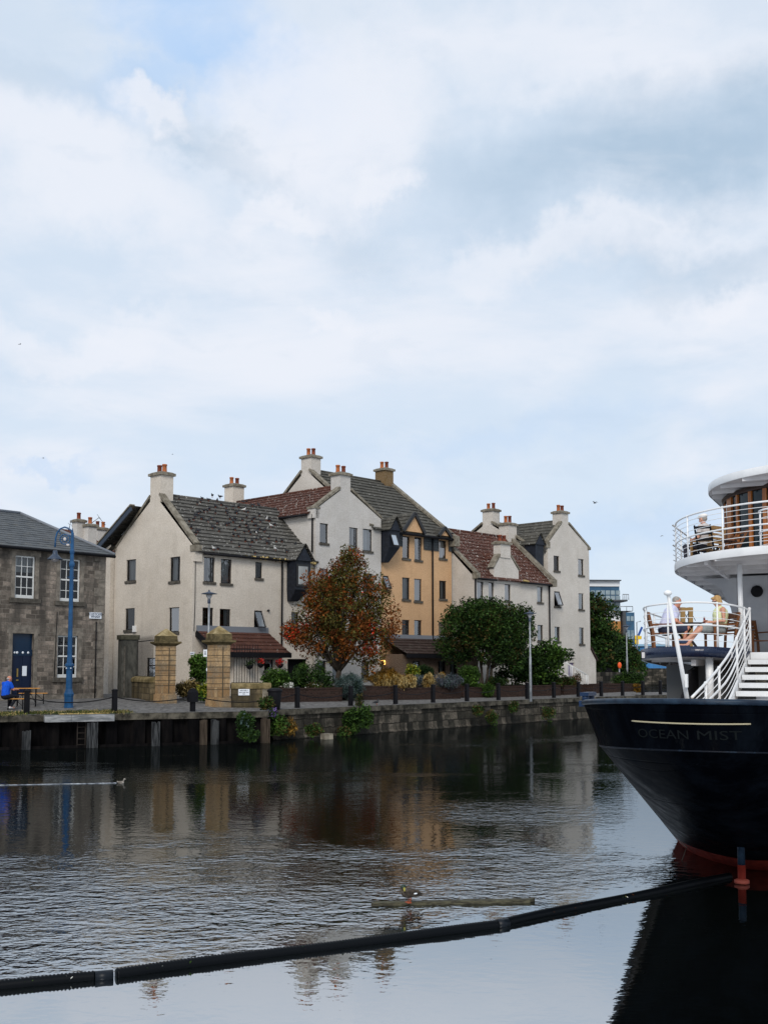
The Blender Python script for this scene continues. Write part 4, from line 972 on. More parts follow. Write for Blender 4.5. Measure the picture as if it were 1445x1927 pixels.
back_house('rear house showing only a chimney above the red pantiled roof', 24.8, 28.2, 6.6, 11, 11.2, 13.3, M_WALLR, M_ROOFD, [(26.6, 8.8, .9, .9, 12.4, 14.75, M_WALLR, 2, 's')])
# wing behind the beige house, roof falling towards the alley
hw = thing('rear_wing', 'grey tiled rear wing with a deep blue verge board, sloping down behind the beige gable', 'house', (-.6, 4.6, ZB), fr=T); wl = MB()
wall_face(wl, (-.25, 9), U_L, [(0, 9.3), (1.75, 9.9)], ZB - .3, []); wall_face(wl, (-.25, 7.25), U_F, [(0, 9.3), (3, 9.3)], ZB - .3, []); part('wall', wl, M_WALL, hw, fix=False)
rf = MB(); roof_plane(rf, (4, 8.25, 9.75), (-.6, 8.25, 9.75), (-.6, 4.75, 11.8), (4, 4.75, 11.8), 9, .05); part('roof', rf, M_ROOFD, hw)
bb = MB(); bb.bar((-.62, 8.3, 9.56), (-.62, 4.75, 11.64), .08, .24); part('bargeboard', bb, mat('barge_blue', (.03, .045, .07), .6, .3), hw)
cp = MB(); coping(cp, (-.55, 8.25, 9.8), (-.55, 4.75, 11.86), .3, .07, 0); part('coping', cp, M_COPE, hw)
e_ = MB(); roof_plane(e_, (-.1, 8.2, 9.0), (-.45, 8.2, 9.0), (-.45, 6.9, 9.75), (-.1, 6.9, 9.75), 3); part('lower_tiles', e_, M_ROOFD, hw)
pr = MB(); roof_plane(pr, (-1.1, 7.9, 6.2), (-.35, 7.9, 6.2), (-.35, 8.9, 7.2), (-1.1, 8.9, 7.2), 5); part('porch_roof', pr, M_ROOFP, hw)
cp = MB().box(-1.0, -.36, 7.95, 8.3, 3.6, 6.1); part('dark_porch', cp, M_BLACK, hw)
# TV aerial
ae = MB(); a0 = atd(170, 990, 82); ae.tube([atd(172, 985, 82), atd(187, 974, 82)], .03, 5); ae.tube([atd(187, 974, 82), atd(199, 988, 82)], .025, 5); ae.tube([atd(183.5, 968, 82), atd(190, 977, 82)], .02, 5)
solo('tv_aerial', ae, M_GALV, 'thin rooftop television aerial between the chimneys behind the stone office', 'aerial')

# --- stone office on the wharf
O = Frame(-13.36, 53.7, math.atan2(.762, .648))
HS = thing('stone_office', 'two-storey grey stone office with white sash windows, blue door and hipped slate roof', 'building', (0, 0, ZB), fr=O)
oS = (0, 0); EV = 8.42
SW = [rectpx(O, oS, U_F, q) for q in ((30, 1046, 66, 1126), (114.5, 1052, 151, 1132), (109, 1196, 146, 1275))]; dS = rectpx(O, oS, U_F, (23.7, 1192, 62.6, 1316)); dS = (dS[0], ZB + .2, dS[2], dS[3])
wl = MB(); wall_face(wl, oS, U_F, [(-16, EV), (0, EV)], ZB - .3, SW + [dS], depth=.2, back=.6); wall_face(wl, (0, 0), (0, 1), [(0, EV), (8, EV)], ZB - .3, []); part('wall', wl, [M_STONEF, M_IN], HS, fix=False)
for r in SW: window(HS, oS, U_F, r, 'sash', 'blind' if r is SW[0] else None, sill=False)
tr = MB()
for r in SW + [dS]:
    fbox(tr, oS, U_F, r[0] - .28, r[2] + .28, r[3], r[3] + .36, -.19, .012)
    for x0, x1 in ((r[0] - .2, r[0]), (r[2], r[2] + .2)): fbox(tr, oS, U_F, x0, x1, r[1], r[3], -.19, .010)
fbox(tr, oS, U_F, -16, .012, ZB - .3, ZB + .55, -.1, .03)
z = EV - .75
part('window_surround', tr, M_STONES, HS)
tr = MB()
for r in SW: fbox(tr, oS, U_F, r[0] - .28, r[2] + .28, r[1] - .2, r[1], -.15, .09)
part('window_sill', tr, M_SILL, HS)
q = MB(); z = ZB + .55; i = 0
while z < EV - .2:
    h = .42; wq = .62 if i % 2 else .38; fbox(q, oS, U_F, -wq, .014, z, z + h - .02, -.1, .014); z += h; i += 1
part('quoins', q, M_STONES, HS)
dm = MB(); fbox(dm, oS, U_F, dS[0], dS[2], dS[1], dS[3] - 1.0, -.19, -.13); dh = dS[3]; dw = dS[2] - dS[0]
for a0, a1, z0, z1 in ((.08, .44, .45, 1.2), (.56, .92, .45, 1.2), (.08, .44, 1.35, 2.2), (.56, .92, 1.35, 2.2)): fbox(dm, oS, U_F, dS[0] + dw * a0, dS[0] + dw * a1, dS[1] + z0, dS[1] + z1, -.13, -.115)
door = part('door', dm, M_DOOR, HS)
fm = MB(); fbox(fm, oS, U_F, dS[0], dS[2], dh - 1.0, dh - .72, -.19, -.10); fbox(fm, oS, U_F, dS[0], dS[2], dh - .72, dh, -.19, -.15); part('transom', fm, mat('transom_blue', (.004, .02, .05), .3, .4), door)
tm = MB()
for k, rr_ in ((.16, .05), (.28, .06), (.55, .055), (.8, .055)): tm.lathe([(.001, 0), (rr_, 0), (rr_, .01), (.001, .01)], 0, 0, 10).xf(Matrix.Translation(Vector(W3(oS, U_F, dS[0] + dw * k, dh - .86, -.095))) @ Matrix.Rotation(R(90), 4, 'X'), len(tm.v) - 40)
part('transom_emblem', tm, M_PAPER, door)
pm = MB(); fbox(pm, oS, U_F, dS[0] + dw * .55, dS[0] + dw * .76, dS[1] + 1.22, dS[1] + 1.66, -.112, -.105); part('notice', pm, M_PAPER, door)
pm = MB(); fbox(pm, oS, U_F, dS[0] + dw * .29, dS[0] + dw * .36, dS[1] + 1.18, dS[1] + 1.55, -.112, -.10); fbox(pm, oS, U_F, dS[0] + dw * .27, dS[0] + dw * .37, dS[1] + 1.0, dS[1] + 1.06, -.112, -.08); part('letter_plate', pm, mat('brass', (.35, .25, .08), .4, .4, .6), door)
rz = 10.55; rf = MB(); roof_plane(rf, (-16, -.3, EV), (.3, -.3, EV), (-2.2, 4, rz), (-16, 4, rz), 16, .03); roof_plane(rf, (.3, -.3, EV), (.3, 8.3, EV), (-2.2, 4, rz), (-2.2, 4, rz), 14, .03); roof_plane(rf, (.3, 8.3, EV), (-16, 8.3, EV), (-16, 4, rz), (-2.2, 4, rz), 12, .03); part('roof', rf, M_SLATE, HS)
hp = MB(); hp.tube([(.3, -.3, EV + .05), (-2.2, 4, rz + .05)], .075, 8); hp.tube([(-2.2, 4, rz + .05), (-16, 4, rz + .05)], .08, 8); hp.tube([(.3, 8.3, EV + .05), (-2.2, 4, rz + .05)], .075, 8); part('ridge_lead', hp, M_LEAD, HS)
gutter(HS, (-16, -.33, EV - .06), (.3, -.33, EV - .06), .075)
cb = MB(); s_, z_ = F0 = O.face(181, 1170, oS, U_F); cb.tube([(s_, -.04, z_), (s_, -.04, ZB + .3)], .028, 6); s2 = O.face(108, 1140, oS, U_F)[0]; cb.tube([(s2, -.03, 5.6), (s2 - .08, -.03, 2.6)], .016, 6); part('drain_pipe', cb, M_BLACK, HS)
# street name plate
a0, z0, a1, z1 = rectpx(O, oS, U_F, (168.5, 1152.5, 190, 1164.3)); pl = MB(); fbox(pl, oS, U_F, a0, a1, z0, z1, .02, .05)
sn = thing('street_sign', 'small white street name plate on the corner of the stone office', 'sign', ((a0 + a1) / 2, 0, z0), fr=O); part('plate', pl, M_PAPER, sn)
def put_text(par, o, u, s, a, z, size, m_, d=.055, name='lettering', sx=1.0):
    vs, fs = text_mb(s, size); mb = MB(); mb.add([W3(o, u, a + x * sx, z + y, d + zz) for x, y, zz in vs], fs); return part(name, mb, m_, par, fix=False)
put_text(sn, oS, U_F, 'CUSTOMS', (a0 + a1) / 2, z0 + (z1 - z0) * .53, .17, M_INK); put_text(sn, oS, U_F, 'WHARF', (a0 + a1) / 2, z0 + (z1 - z0) * .14, .15, M_INK)
# alley between: low wall, blue post and railing
al = thing('alley_railing', 'pale railing and stair parapet in the dark alley beside the stone office', 'railing', (.9, 3.4, 1.5), fr=O); mb = MB()
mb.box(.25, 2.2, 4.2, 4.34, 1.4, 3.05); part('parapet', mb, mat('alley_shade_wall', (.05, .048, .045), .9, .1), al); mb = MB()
for i in range(14): x = .3 + i * .14; mb.tube([(x, 4.27, 3.05), (x, 4.27, 4.0)], .014, 5)
mb.tube([(.3, 4.27, 4.0), (2.15, 4.27, 4.0)], .022, 6); part('rail', mb, mat('lilac_rail', (.22, .21, .27), .6, .3), al)
mb = MB(); mb.tube([(.35, 4.6, 1.5), (.35, 4.6, 6.0)], .06, 6); part('blue_post', mb, mat('post_blue', (.02, .07, .2), .5, .3), al)

# --- far glass block beyond the trees
XG = Frame(*(atd(1192, 1258, 135).xy), R(4)); sg = 135 / FPX
def X(px): return (px - 1192) * sg
def Z(py): return 3 + (1258 - py) * sg
gb_ = thing('glass_apartment_block', 'modern blue glass block with white top floor beyond the trees', 'building', (0, 0, 1.6), fr=XG); mb = MB()
mb.box(X(1090), X(1167), 0, 12, Z(1160), Z(1104)); part('penthouse', mb, M_CURTW, gb_)
mb = MB(); mb.box(X(1088), X(1167.3), -.15, 12, Z(1104), Z(1094)); mb.box(X(1120), X(1164), -.8, 10, Z(1170), Z(1152)); part('white_band', mb, M_WCLAD, gb_)
mb = MB(); mb.box(X(1086), X(1168.5), -.6, 12.3, Z(1094), Z(1092)); part('roof', mb, M_CHAR, gb_)
mb = MB(); mb.box(X(1086), X(1164.5), -.9, 12, 1.3, Z(1170)); part('tan_wall', mb, M_TAN, gb_)
mb = MB(); mb.box(X(1166), X(1171.5), -1.6, 8, 1.3, Z(1152.5)); part('grey_pier', mb, M_CHAR, gb_)
mb = MB(); mb.box(X(1171.5), X(1188), -1.5, 7, 1.3, Z(1154)); part('glass_stair_tower', mb, M_CURTW, gb_)
mb = MB(); mb.box(X(1150), X(1177), -1.2, 6, Z(1133), Z(1130)); mb.box(X(1150), X(1184.5), -1.6, 6, Z(1152), Z(1151)); part('balcony_slab', mb, M_CHAR, gb_)
mb = MB()
for x0, x1, yt, yb, d in ((1168, 1179, 1120, 1130.5, -1.2), (1150, 1184.5, 1143, 1151, -1.6)):
    mb.tube([(X(x0), d, Z(yt)), (X(x1), d, Z(yt))], .05, 5)
    for i in range(4): x = X(x0 + (x1 - x0) * i / 3); mb.tube([(x, d, Z(yb)), (x, d, Z(yt))], .04, 5)
part('balcony_railing', mb, M_GALV, gb_)
for x0, x1, y0, y1, d in [(1121.5 + 9.6 * i, 1129.5 + 9.6 * i, a, b, .03) for i in range(-3, 5) for a, b in ((1111.5, 1119.5), (1121.5, 1129.5), (1134.5, 1142), (1144, 1150.5)) if 1121.5 + 9.6 * i < 1160] + [(1173, 1179, 1161, 1170, 1.53), (1180.5, 1186, 1161, 1170, 1.53), (1173, 1179, 1187, 1203, 1.53), (1180.5, 1186, 1187, 1203, 1.53), (1180.5, 1186, 1215, 1230, 1.53), (1173, 1179, 1215, 1230, 1.53)]:
    part('window', MB().box(X(x0), X(x1), -d - .05, -d, Z(y1), Z(y0)), M_PANE, gb_)
# harbour things far across the basin
def far(px, py, d=262): return atd(px, py, d)
sf = 262 / FPX
sh = thing('harbour_shed', 'bright blue metal shed far across the outer basin', 'shed', (far(1220, 1258).x, 262, 2.9)); p = far(1188, 1240), far(1262, 1212); mb = MB().box(p[0].x, p[1].x, 262, 285, 2.9, p[1].z - .5); part('wall', mb, M_SHEDB, sh)
mb = MB().taper(p[0].x - .5, p[1].x + .5, 261.4, 286, p[1].z - .5, p[0].x, p[1].x, 268, 280, far(1200, 1211).z); part('roof', mb, M_SHEDR, sh)
cr = thing('harbour_crane', 'yellow crane tower with a slanting blue jib far across the basin', 'crane', (far(1192, 1258, 290).x, 290, 2.9)); a = far(1191.5, 1258, 290); mb = MB()
mb.taper(a.x - .5, a.x + 1.3, 289, 292, 2.9, a.x - .4, a.x + 1.2, 289.2, 291.8, far(1191, 1196, 290).z); mb.box(a.x - .6, a.x + 2.0, 289, 291, far(1191, 1203, 290).z, far(1191, 1197, 290).z); part('tower', mb, M_YELLOW, cr)
mb = MB().bar(far(1193, 1213, 290), far(1207.5, 1180, 290), .5, .5); part('jib', mb, M_CRANEB, cr)
gt = thing('harbour_gantry', 'distant brown timber-coloured gantry seen through the deck railing', 'crane', (far(1294, 1258, 300).x, 300, 2.9)); mb = MB()
for px_ in (1284, 1298.5): mb.bar(far(px_, 1258, 300), far(px_, 1143, 300), 1.1, 1.1); 
mb.bar(far(1283, 1147, 300), far(1300, 1146, 300), .9, .9); part('frame', mb, mat('gantry_tan', (.28, .17, .06), .6, .3), gt); mb = MB()
for a, b in (((1284, 1148), (1298, 1172)), ((1298, 1148), (1284, 1172)), ((1298, 1150), (1308, 1168)), ((1284, 1150), (1278, 1180))): mb.tube([far(*a, 300), far(*b, 300)], .09, 5)
part('cable', mb, M_CHAR, gt)
# low wall, railing of the lane beyond the end house
mb = MB(); a, b = atd(1112, 1258, 88), atd(1206, 1258, 96); mb.bar((a.x, a.y, 1.95), (b.x, b.y, 1.95), .5, 1.5); solo('garden_wall', mb, M_QUAY, 'low dark stone wall beyond the end house below the street trees', 'wall')
mb = MB(); a, b = atd(1122, 1258, 108), atd(1172, 1258, 113); mb.tube([(a.x, a.y, 3.0), (b.x, b.y, 3.0)], .05, 5)
for i in range(22): q = a.lerp(b, i / 21); mb.bar((q.x, q.y, 1.5), (q.x, q.y, 3.0), .12, .12)
solo('lane_fence', mb, M_BLACK, 'black post fence under the street trees beside the orange lifebuoy', 'fence')
# ------------------------------------------------------------------ plants
rs = np.random.RandomState(11)
def leaf_mesh(name, mats, cent, per, spread, size, weights, flat=.3, clump=.75, droop=0.0, aspect=.5):
    """many small separate leaves gathered in clumps round the given centres"""
    cent = np.array(cent, float); n = len(cent) * per
    c = np.repeat(cent, per, 0); sp = np.array(spread if isinstance(spread, (tuple, list)) else (spread,) * 3)
    g = rs.normal(size=(n, 3)); g /= np.maximum(1, np.linalg.norm(g, axis=1, keepdims=True) / 1.7)
    p = c + g * sp
    nr = rs.normal(size=(n, 3)); nr[:, 2] = np.abs(nr[:, 2]) + flat; nr /= np.linalg.norm(nr, axis=1, keepdims=True)
    ax = rs.normal(size=(n, 3)); ax[:, 2] -= droop; ax -= nr * (ax * nr).sum(1, keepdims=True); ax /= np.linalg.norm(ax, axis=1, keepdims=True)
    sd = np.cross(nr, ax); L = size * rs.uniform(.45, 1.6, (n, 1)); w = L * aspect * .5
    v = np.empty((n, 4, 3)); v[:, 0] = p - ax * L * .5; v[:, 1] = p + sd * w - ax * L * .05 + nr * L * .06; v[:, 2] = p + ax * L * .5; v[:, 3] = p - sd * w - ax * L * .05 + nr * L * .06
    me = bpy.data.meshes.new(name); me.vertices.add(n * 4); me.loops.add(n * 4); me.polygons.add(n)
    me.vertices.foreach_set('co', v.reshape(-1)); me.loops.foreach_set('vertex_index', np.arange(n * 4, dtype=np.int32))
    me.polygons.foreach_set('loop_start', np.arange(0, n * 4, 4, dtype=np.int32)); me.polygons.foreach_set('loop_total', np.full(n, 4, np.int32))
    for m_ in mats: me.materials.append(m_)
    wt = np.array(weights, float)
    if wt.ndim == 1: wt = np.tile(wt, (len(cent), 1))
    wt = wt / wt.sum(1, keepdims=True)
    base = np.array([rs.choice(len(mats), p=x) for x in wt]); mi = np.repeat(base, per); rnd = rs.rand(n) > clump
    alt = np.array([rs.choice(len(mats), p=x) for x in wt[rs.randint(0, len(wt), 500)]]); mi[rnd] = alt[rs.randint(0, 500, rnd.sum())]
    me.polygons.foreach_set('material_index', mi.astype(np.int32)); me.update(); me.validate(); return me
def in_blobs(blobs, n, shell=.55):
    """clump centres through the volume of some overlapping ellipsoids, denser towards their skins"""
    vol = np.array([b[1][0] * b[1][1] * b[1][2] for b in blobs]) ** .75; vol /= vol.sum(); out = []
    for b, k in zip(blobs, rs.multinomial(n, vol)):
        d = rs.normal(size=(k, 3)); d /= np.linalg.norm(d, axis=1, keepdims=True); r = rs.rand(k, 1) ** (1 / 3) * (1 - shell) + shell * rs.uniform(.66, 1.2, (k, 1))
        out.append(np.array(b[0]) + d * r * np.array(b[1]))
    return np.concatenate(out)
def blob_px(depth, px, py, rx, ry, dz=0.0, base=None):
    p = atd(px, py, depth + dz); s = depth / FPX; r = (rx * s, (rx + ry) * .45 * s, ry * s)
    if base is not None: p = p - base
    return (tuple(p), r)
def tree(name, label, base, depth, blobs, mats, weights, ncl, per, spread, size, stems=1, trunk_r=.14, fork=1.6, nbr=26, group=None, wfn=None, **kw):
    base = Vector(base); r = thing(name, label, 'tree', base, group=group); r['off'] = (0, 0, 0)
    bl = [blob_px(depth, *b, base=base) for b in blobs]; cen = in_blobs(bl, ncl)
    tk = MB(); top = []
    for i in range(stems):
        a = 2 * math.pi * i / max(1, stems) + .4; sp = 0 if stems == 1 else .32
        k = Vector((math.cos(a) * sp * 1.6, math.sin(a) * sp, fork)); f = Vector((math.cos(a) * sp * .3, math.sin(a) * sp * .3, -.25))
        pts_ = [f.lerp(k, q) + Vector((random.uniform(-.04, .04), random.uniform(-.04, .04), 0)) for q in (0, .3, .65, 1)]
        tk.tube(pts_, [trunk_r * 1.25, trunk_r, trunk_r * .9, trunk_r * .8], 9); top.append(k)
    sel = cen[rs.choice(len(cen), min(nbr, len(cen)), replace=False)]
    for c in sel:
        c = Vector(c); s0 = min(top, key=lambda q: (q - c).length); m_ = s0.lerp(c, .5) + Vector((random.uniform(-.15, .15), random.uniform(-.15, .15), .12 * (c - s0).length))
        tk.tube([s0 - Vector((0, 0, .1)), s0.lerp(m_, .55), m_, c.lerp(m_, .35), c], [trunk_r * .55, trunk_r * .42, trunk_r * .3, trunk_r * .18, .012], 6)
    part('trunk', tk, M_BARK, r, fix=False)
    w_ = weights if wfn is None else np.array([wfn(c) for c in cen])
    part('crown', leaf_mesh('crown', mats, cen, per, spread, size, w_, **kw), None, r); return r
def shrub(name, label, px, py, rx, ry, depth, mats, weights, ncl, per, spread, size, extra=(), cat='shrub', group=None, solid=False, **kw):
    p = atd(px, py + ry, depth); bl = [blob_px(depth, px, py, rx, ry, base=p)] + [blob_px(depth, *e, base=p) for e in extra]
    o = solo(name, leaf_mesh(name, mats, in_blobs(bl, ncl), per, spread, size, weights, **kw), None, label, cat, p, group=group)
    return o
def dep(px, t_): # depth of photo column on the line t = const of the terrace
    a, b = (T.M @ Vector((-20, t_, 0))).xy, (T.M @ Vector((60, t_, 0))).xy; return onray(px, a, b).y

d = dep(637, -4.6); b = atd(637, 1291, d); b.z = 1.6
def w_rowan(c):
    x, z = c[0], c[2]; out = (x * x / 6 + (z - 4.3) ** 2 / 9); lft = max(0, -x) * .25
    tp = max(0, z - 5.2); return (max(.3, 1.5 - .8 * out) + .5 * tp, .15 + .7 * out + 1.6 * lft, .55 + .35 * out - .2 * min(1, tp), .03 + .08 * out + .12 * lft)
tree('rowan_tree', 'rowan tree with orange and rust autumn leaves in front of the pale gable', b, d,
     [(650, 1150, 72, 62), (640, 1105, 46, 40), (656, 1070, 30, 34), (654, 1046, 16, 14), (600, 1095, 26, 18), (590, 1150, 36, 30), (572, 1188, 34, 22), (600, 1205, 46, 22), (700, 1120, 36, 36), (722, 1170, 28, 30), (700, 1200, 40, 28), (655, 1190, 60, 26), (690, 1246, 24, 14), (612, 1228, 40, 14), (680, 1225, 44, 16), (625, 1130, 50, 50), (560, 1185, 20, 10), (735, 1150, 14, 10)],
     [L_OLIVE, L_ORANGE, L_RUST, L_BERRY], None, 340, 95, .25, .15, 1, .17, 1.3, 30, wfn=w_rowan, clump=.86, aspect=.42, droop=.5)
d = dep(915, -5.0); b = atd(912, 1296, d); b.z = 1.6
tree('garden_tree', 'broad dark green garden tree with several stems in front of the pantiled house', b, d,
     [(870, 1185, 44, 44), (915, 1175, 60, 42), (950, 1190, 48, 44), (880, 1155, 40, 22), (930, 1148, 46, 18), (975, 1185, 24, 40), (860, 1215, 34, 30), (930, 1215, 60, 32), (965, 1230, 34, 30), (990, 1175, 10, 30)],
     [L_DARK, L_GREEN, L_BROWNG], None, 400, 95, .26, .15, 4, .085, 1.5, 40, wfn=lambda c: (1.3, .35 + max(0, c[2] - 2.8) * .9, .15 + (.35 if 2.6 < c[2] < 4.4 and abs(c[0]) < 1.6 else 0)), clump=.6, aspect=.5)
d = dep(1003, -5.2); b = atd(1000, 1293, d); b.z = 1.6
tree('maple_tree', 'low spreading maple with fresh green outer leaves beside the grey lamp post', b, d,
     [(985, 1250, 40, 28), (1020, 1235, 34, 18), (1052, 1228, 22, 9), (1030, 1255, 26, 18), (965, 1268, 30, 20), (1015, 1275, 22, 14), (1038, 1216, 14, 9)],
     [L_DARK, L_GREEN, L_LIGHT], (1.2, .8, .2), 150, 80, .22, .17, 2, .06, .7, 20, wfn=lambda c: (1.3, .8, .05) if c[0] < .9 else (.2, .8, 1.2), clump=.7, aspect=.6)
for i, (px, py, rx, ry, dd, lab, mw) in enumerate(((1120, 1190, 38, 68, 104, 'tall dense dark green street tree half hidden by the end house', (1.2, 1, .25)), (1158, 1235, 40, 38, 112, 'lower rounded street tree in front of the glass block, nearest the lamp post', (.8, 1.2, .15)), (1190, 1250, 16, 20, 122, 'small street tree just left of the ship deck, beyond the lamp post', (.8, 1, .1)))):
    b = atd(px, 1290, dd); b.z = 1.6
    tree('street_tree', lab, b, dd, [(px, py, rx, ry), (px - rx * .5, py + ry * .35, rx * .7, ry * .5), (px + rx * .45, py + ry * .3, rx * .6, ry * .5), (px - rx * .1, py - ry * .55, rx * .5, ry * .5)], [L_DARK, L_GREEN, L_BROWNG], mw, 170, 70, .42, .30, 1, .18, 2.0, 20, group='street trees beyond the terrace', clump=.6)

# planters of dark brick along the quay path
PT = -6.3
def planter(label, pxa, pxb, t0, t1, top, back=3.2):
    s0, s1 = F(pxa, 1300, (0, t0), (1, 0))[0], F(pxb, 1300, (0, t1), (1, 0))[0]
    th = thing('brick_planter', label, 'planter', (s0, t0, 1.3), group='brick planters along the quay path', fr=T); k = Vector((s1 - s0, t1 - t0)).normalized(); n = Vector((-k.y, k.x)); mb = MB()
    q = [(s0, t0), (s1, t1), (s1 + n.x * back, t1 + n.y * back), (s0 + n.x * back, t0 + n.y * back)]
    for a, b in zip(q, q[1:] + q[:1]): mb.bar((a[0], a[1], (1.2 + top) / 2), (b[0], b[1], (1.2 + top) / 2), .22, top - 1.2)
    part('brickwork', mb, M_BRICK, th)
    cp = MB()
    for a, b in zip(q, q[1:] + q[:1]): cp.bar((a[0], a[1], top + .035), (b[0], b[1], top + .035), .27, .07)
    part('brick_coping', cp, M_BRICK, th)
    so = MB(); so.add([(x, y, top - .08) for x, y in q], [(0, 1, 2, 3)]); part('soil', so, M_SOIL, th); return th
planter('long low brick planter beside the black litter bin and low stone wall', 524, 641, -6.3, -6.6, 2.0)
planter('recessed brick planter in deep shade behind the sage bush', 648, 742, -6.0, -6.3, 2.02)
planter('brick planter full of lavender and straw grass below the ochre house', 744, 864, -6.6, -6.7, 1.92)
planter('brick planter with trailing plants under the broad garden tree', 868, 916, -6.2, -6.2, 1.88)
planter('brick planter in front of the pantiled house beside the grey lamp post', 920, 1052, -6.4, -6.2, 1.92)
planter('short brick planter with a clipped hedge before the outside stair', 1058, 1092, -6.0, -5.9, 1.88, 1.6)
planter('brick planter at the far end before the end house', 1112, 1196, -5.5, -5.2, 1.88, 2.0)

sd_ = lambda px, t_=-5.5: dep(px, t_)
shrub('shrub', 'rounded fresh green shrub behind the low stone wall', 519, 1277, 20, 18, sd_(519, -5.2), [L_GREEN, L_LIGHT], (1, .5), 60, 60, .14, .12)
shrub('shrub', 'loose dark green shrub with upright shoots before the dark archway', 588, 1284, 40, 16, sd_(588), [L_DARK, L_GREEN], (1, .8), 90, 60, (.14, .14, .2), .14, extra=[(570, 1272, 18, 16), (600, 1270, 14, 18), (560, 1290, 24, 12)], droop=-1.0, aspect=.32)
shrub('sage_bush', 'round grey-green sage bush spilling over the planter corner', 657, 1292, 25, 22, sd_(657, -6.5), [L_SAGE, L_DARK], (1, .12), 110, 70, .11, .09, droop=-.5, aspect=.3)
shrub('flowering_plant', 'small patch of white flowers on the first brick planter', 544, 1291, 7, 5, sd_(544, -6.2), [L_WFLOW, L_GREEN], (1, .6), 16, 30, .07, .07, cat='plant')
shrub('flowering_plant', 'pale creeping plant in front of the loose dark green shrub', 590, 1291, 14, 4, sd_(590, -6.2), [L_BROWNG, L_WFLOW, L_GREEN], (1, .2, .6), 20, 30, .08, .07, cat='plant')
shrub('ornamental_grass', 'golden brown ornamental grass in the recessed planter', 727, 1272, 22, 11, sd_(727, -5.8), [L_GOLD, L_BROWNG], (1, .2), 60, 55, .12, .16, cat='plant', droop=-2.5, aspect=.16)
shrub('ornamental_grass', 'pale straw feather grass at the corner of the lavender planter', 738, 1283, 28, 10, sd_(735, -6.1), [L_GRASSY, L_GOLD], (1, .5), 90, 60, .12, .2, cat='plant', droop=-2.5, aspect=.13, extra=[(708, 1281, 20, 10), (718, 1284, 16, 8), (757, 1284, 14, 9)])
shrub('shrub', 'bright yellow leaved shrub left of the clipped dome', 776, 1265, 10, 12, sd_(776, -4.2), [L_YELLOW, L_LIGHT], (1, .35), 34, 45, .12, .12)
shrub('topiary', 'smooth dark clipped dome shrub below the ochre house', 799, 1267, 15, 13, sd_(799, -4.2), [L_DARK], (1,), 120, 60, .10, .07)
shrub('lavender', 'grey-blue lavender row in the planter below the ochre house', 812, 1281, 46, 9, sd_(812, -6.2), [L_LAV, L_SAGE], (1, .6), 110, 50, (.14, .12, .12), .16, cat='plant', droop=-2.5, aspect=.14, extra=[(760, 1287, 18, 7), (850, 1281, 14, 10)])
for px, py in ((771, 1282), (806, 1282), (832, 1280)):
    shrub('ornamental_grass', {771: 'left straw grass tuft among the lavender', 806: 'middle straw grass tuft among the lavender', 832: 'right straw grass tuft among the lavender'}[px], px, py, 9, 10, sd_(px, -6.5), [L_GRASSY, L_GOLD], (1, .2), 32, 50, .09, .2, cat='plant', group='straw grass tufts in the lavender planter', droop=-2.5, aspect=.13)
shrub('shrub', 'bright green rounded bush at the left foot of the garden tree', 882, 1272, 17, 17, sd_(882, -6.0), [L_GREEN, L_LIGHT], (1, .18), 90, 60, .12, .10)
shrub('trailing_plant', 'light green trailing plant hanging over the planter under the garden tree', 919, 1298, 10, 10, sd_(919, -6.6), [L_LIGHT, L_GREEN], (.5, 1), 34, 40, .1, .16, cat='plant', droop=2, aspect=.2, extra=[(900, 1292, 12, 4)])
shrub('shrub', 'low dark shrub behind the planter right of the trailing plant', 935, 1285, 18, 8, sd_(935), [L_DARK, L_BROWNG], (1, .2), 50, 50, .13, .11)
shrub('hedge', 'rounded olive hedge left of the outside stair', 1030, 1283, 26, 12, sd_(1030), [L_BROWNG, L_GREEN, L_DARK], (.5, .8, .6), 90, 60, .14, .11, cat='hedge')
shrub('hedge', 'clipped olive hedge in the short planter before the outside stair', 1068, 1284, 17, 7, sd_(1068, -5.6), [L_GREEN, L_BROWNG], (.8, .6), 50, 60, .12, .10, cat='hedge')
shrub('shrub', 'thin brownish twiggy plant at the foot of the outside stair', 1086, 1278, 8, 9, sd_(1086, -5.6), [L_RUST, L_BROWNG], (.5, 1), 18, 30, .12, .14, droop=-2, aspect=.2)
shrub('hedge', 'dark green hedge beside the far lamp post', 1188, 1276, 19, 12, 84, [L_GREEN, L_DARK], (1, .8), 110, 60, .16, .12, cat='hedge', extra=[(1166, 1280, 12, 8)])
shrub('ornamental_grass', 'orange-brown dry grass at the end of the last planter', 1200, 1296, 7, 7, 78, [L_GOLD, L_BROWNG], (1, .8), 24, 40, .12, .18, cat='plant', droop=-2, aspect=.15)
shrub('climbing_shrub', 'tall fresh green climbing shrub behind the grey lamp post at the gate', 377, 1262, 13, 25, 52.5, [L_GREEN, L_LIGHT], (.8, .7), 70, 55, .13, .13, extra=[(370, 1250, 12, 10)])
shrub('ornamental_grass', 'olive arching grass between the gate pillars', 357, 1298, 20, 9, 52, [L_BROWNG, L_GRASSY], (1, .3), 50, 40, .16, .32, cat='plant', droop=-1.2, aspect=.1)
shrub('ornamental_grass', 'yellow-green broad leaved plant at the foot of the right gate pillar', 385, 1304, 10, 12, 50.5, [L_LIGHT, L_YELLOW], (1, .5), 30, 36, .12, .26, cat='plant', droop=.6, aspect=.16)
shrub('ivy', 'dark ivy hanging over the steel piling near the stone wall', 462, 1364, 12, 20, 44.3, [L_DARK, L_GREEN, L_SAGE], (1, .6, .1), 60, 50, .12, .11, cat='plant', extra=[(470, 1382, 14, 6)])
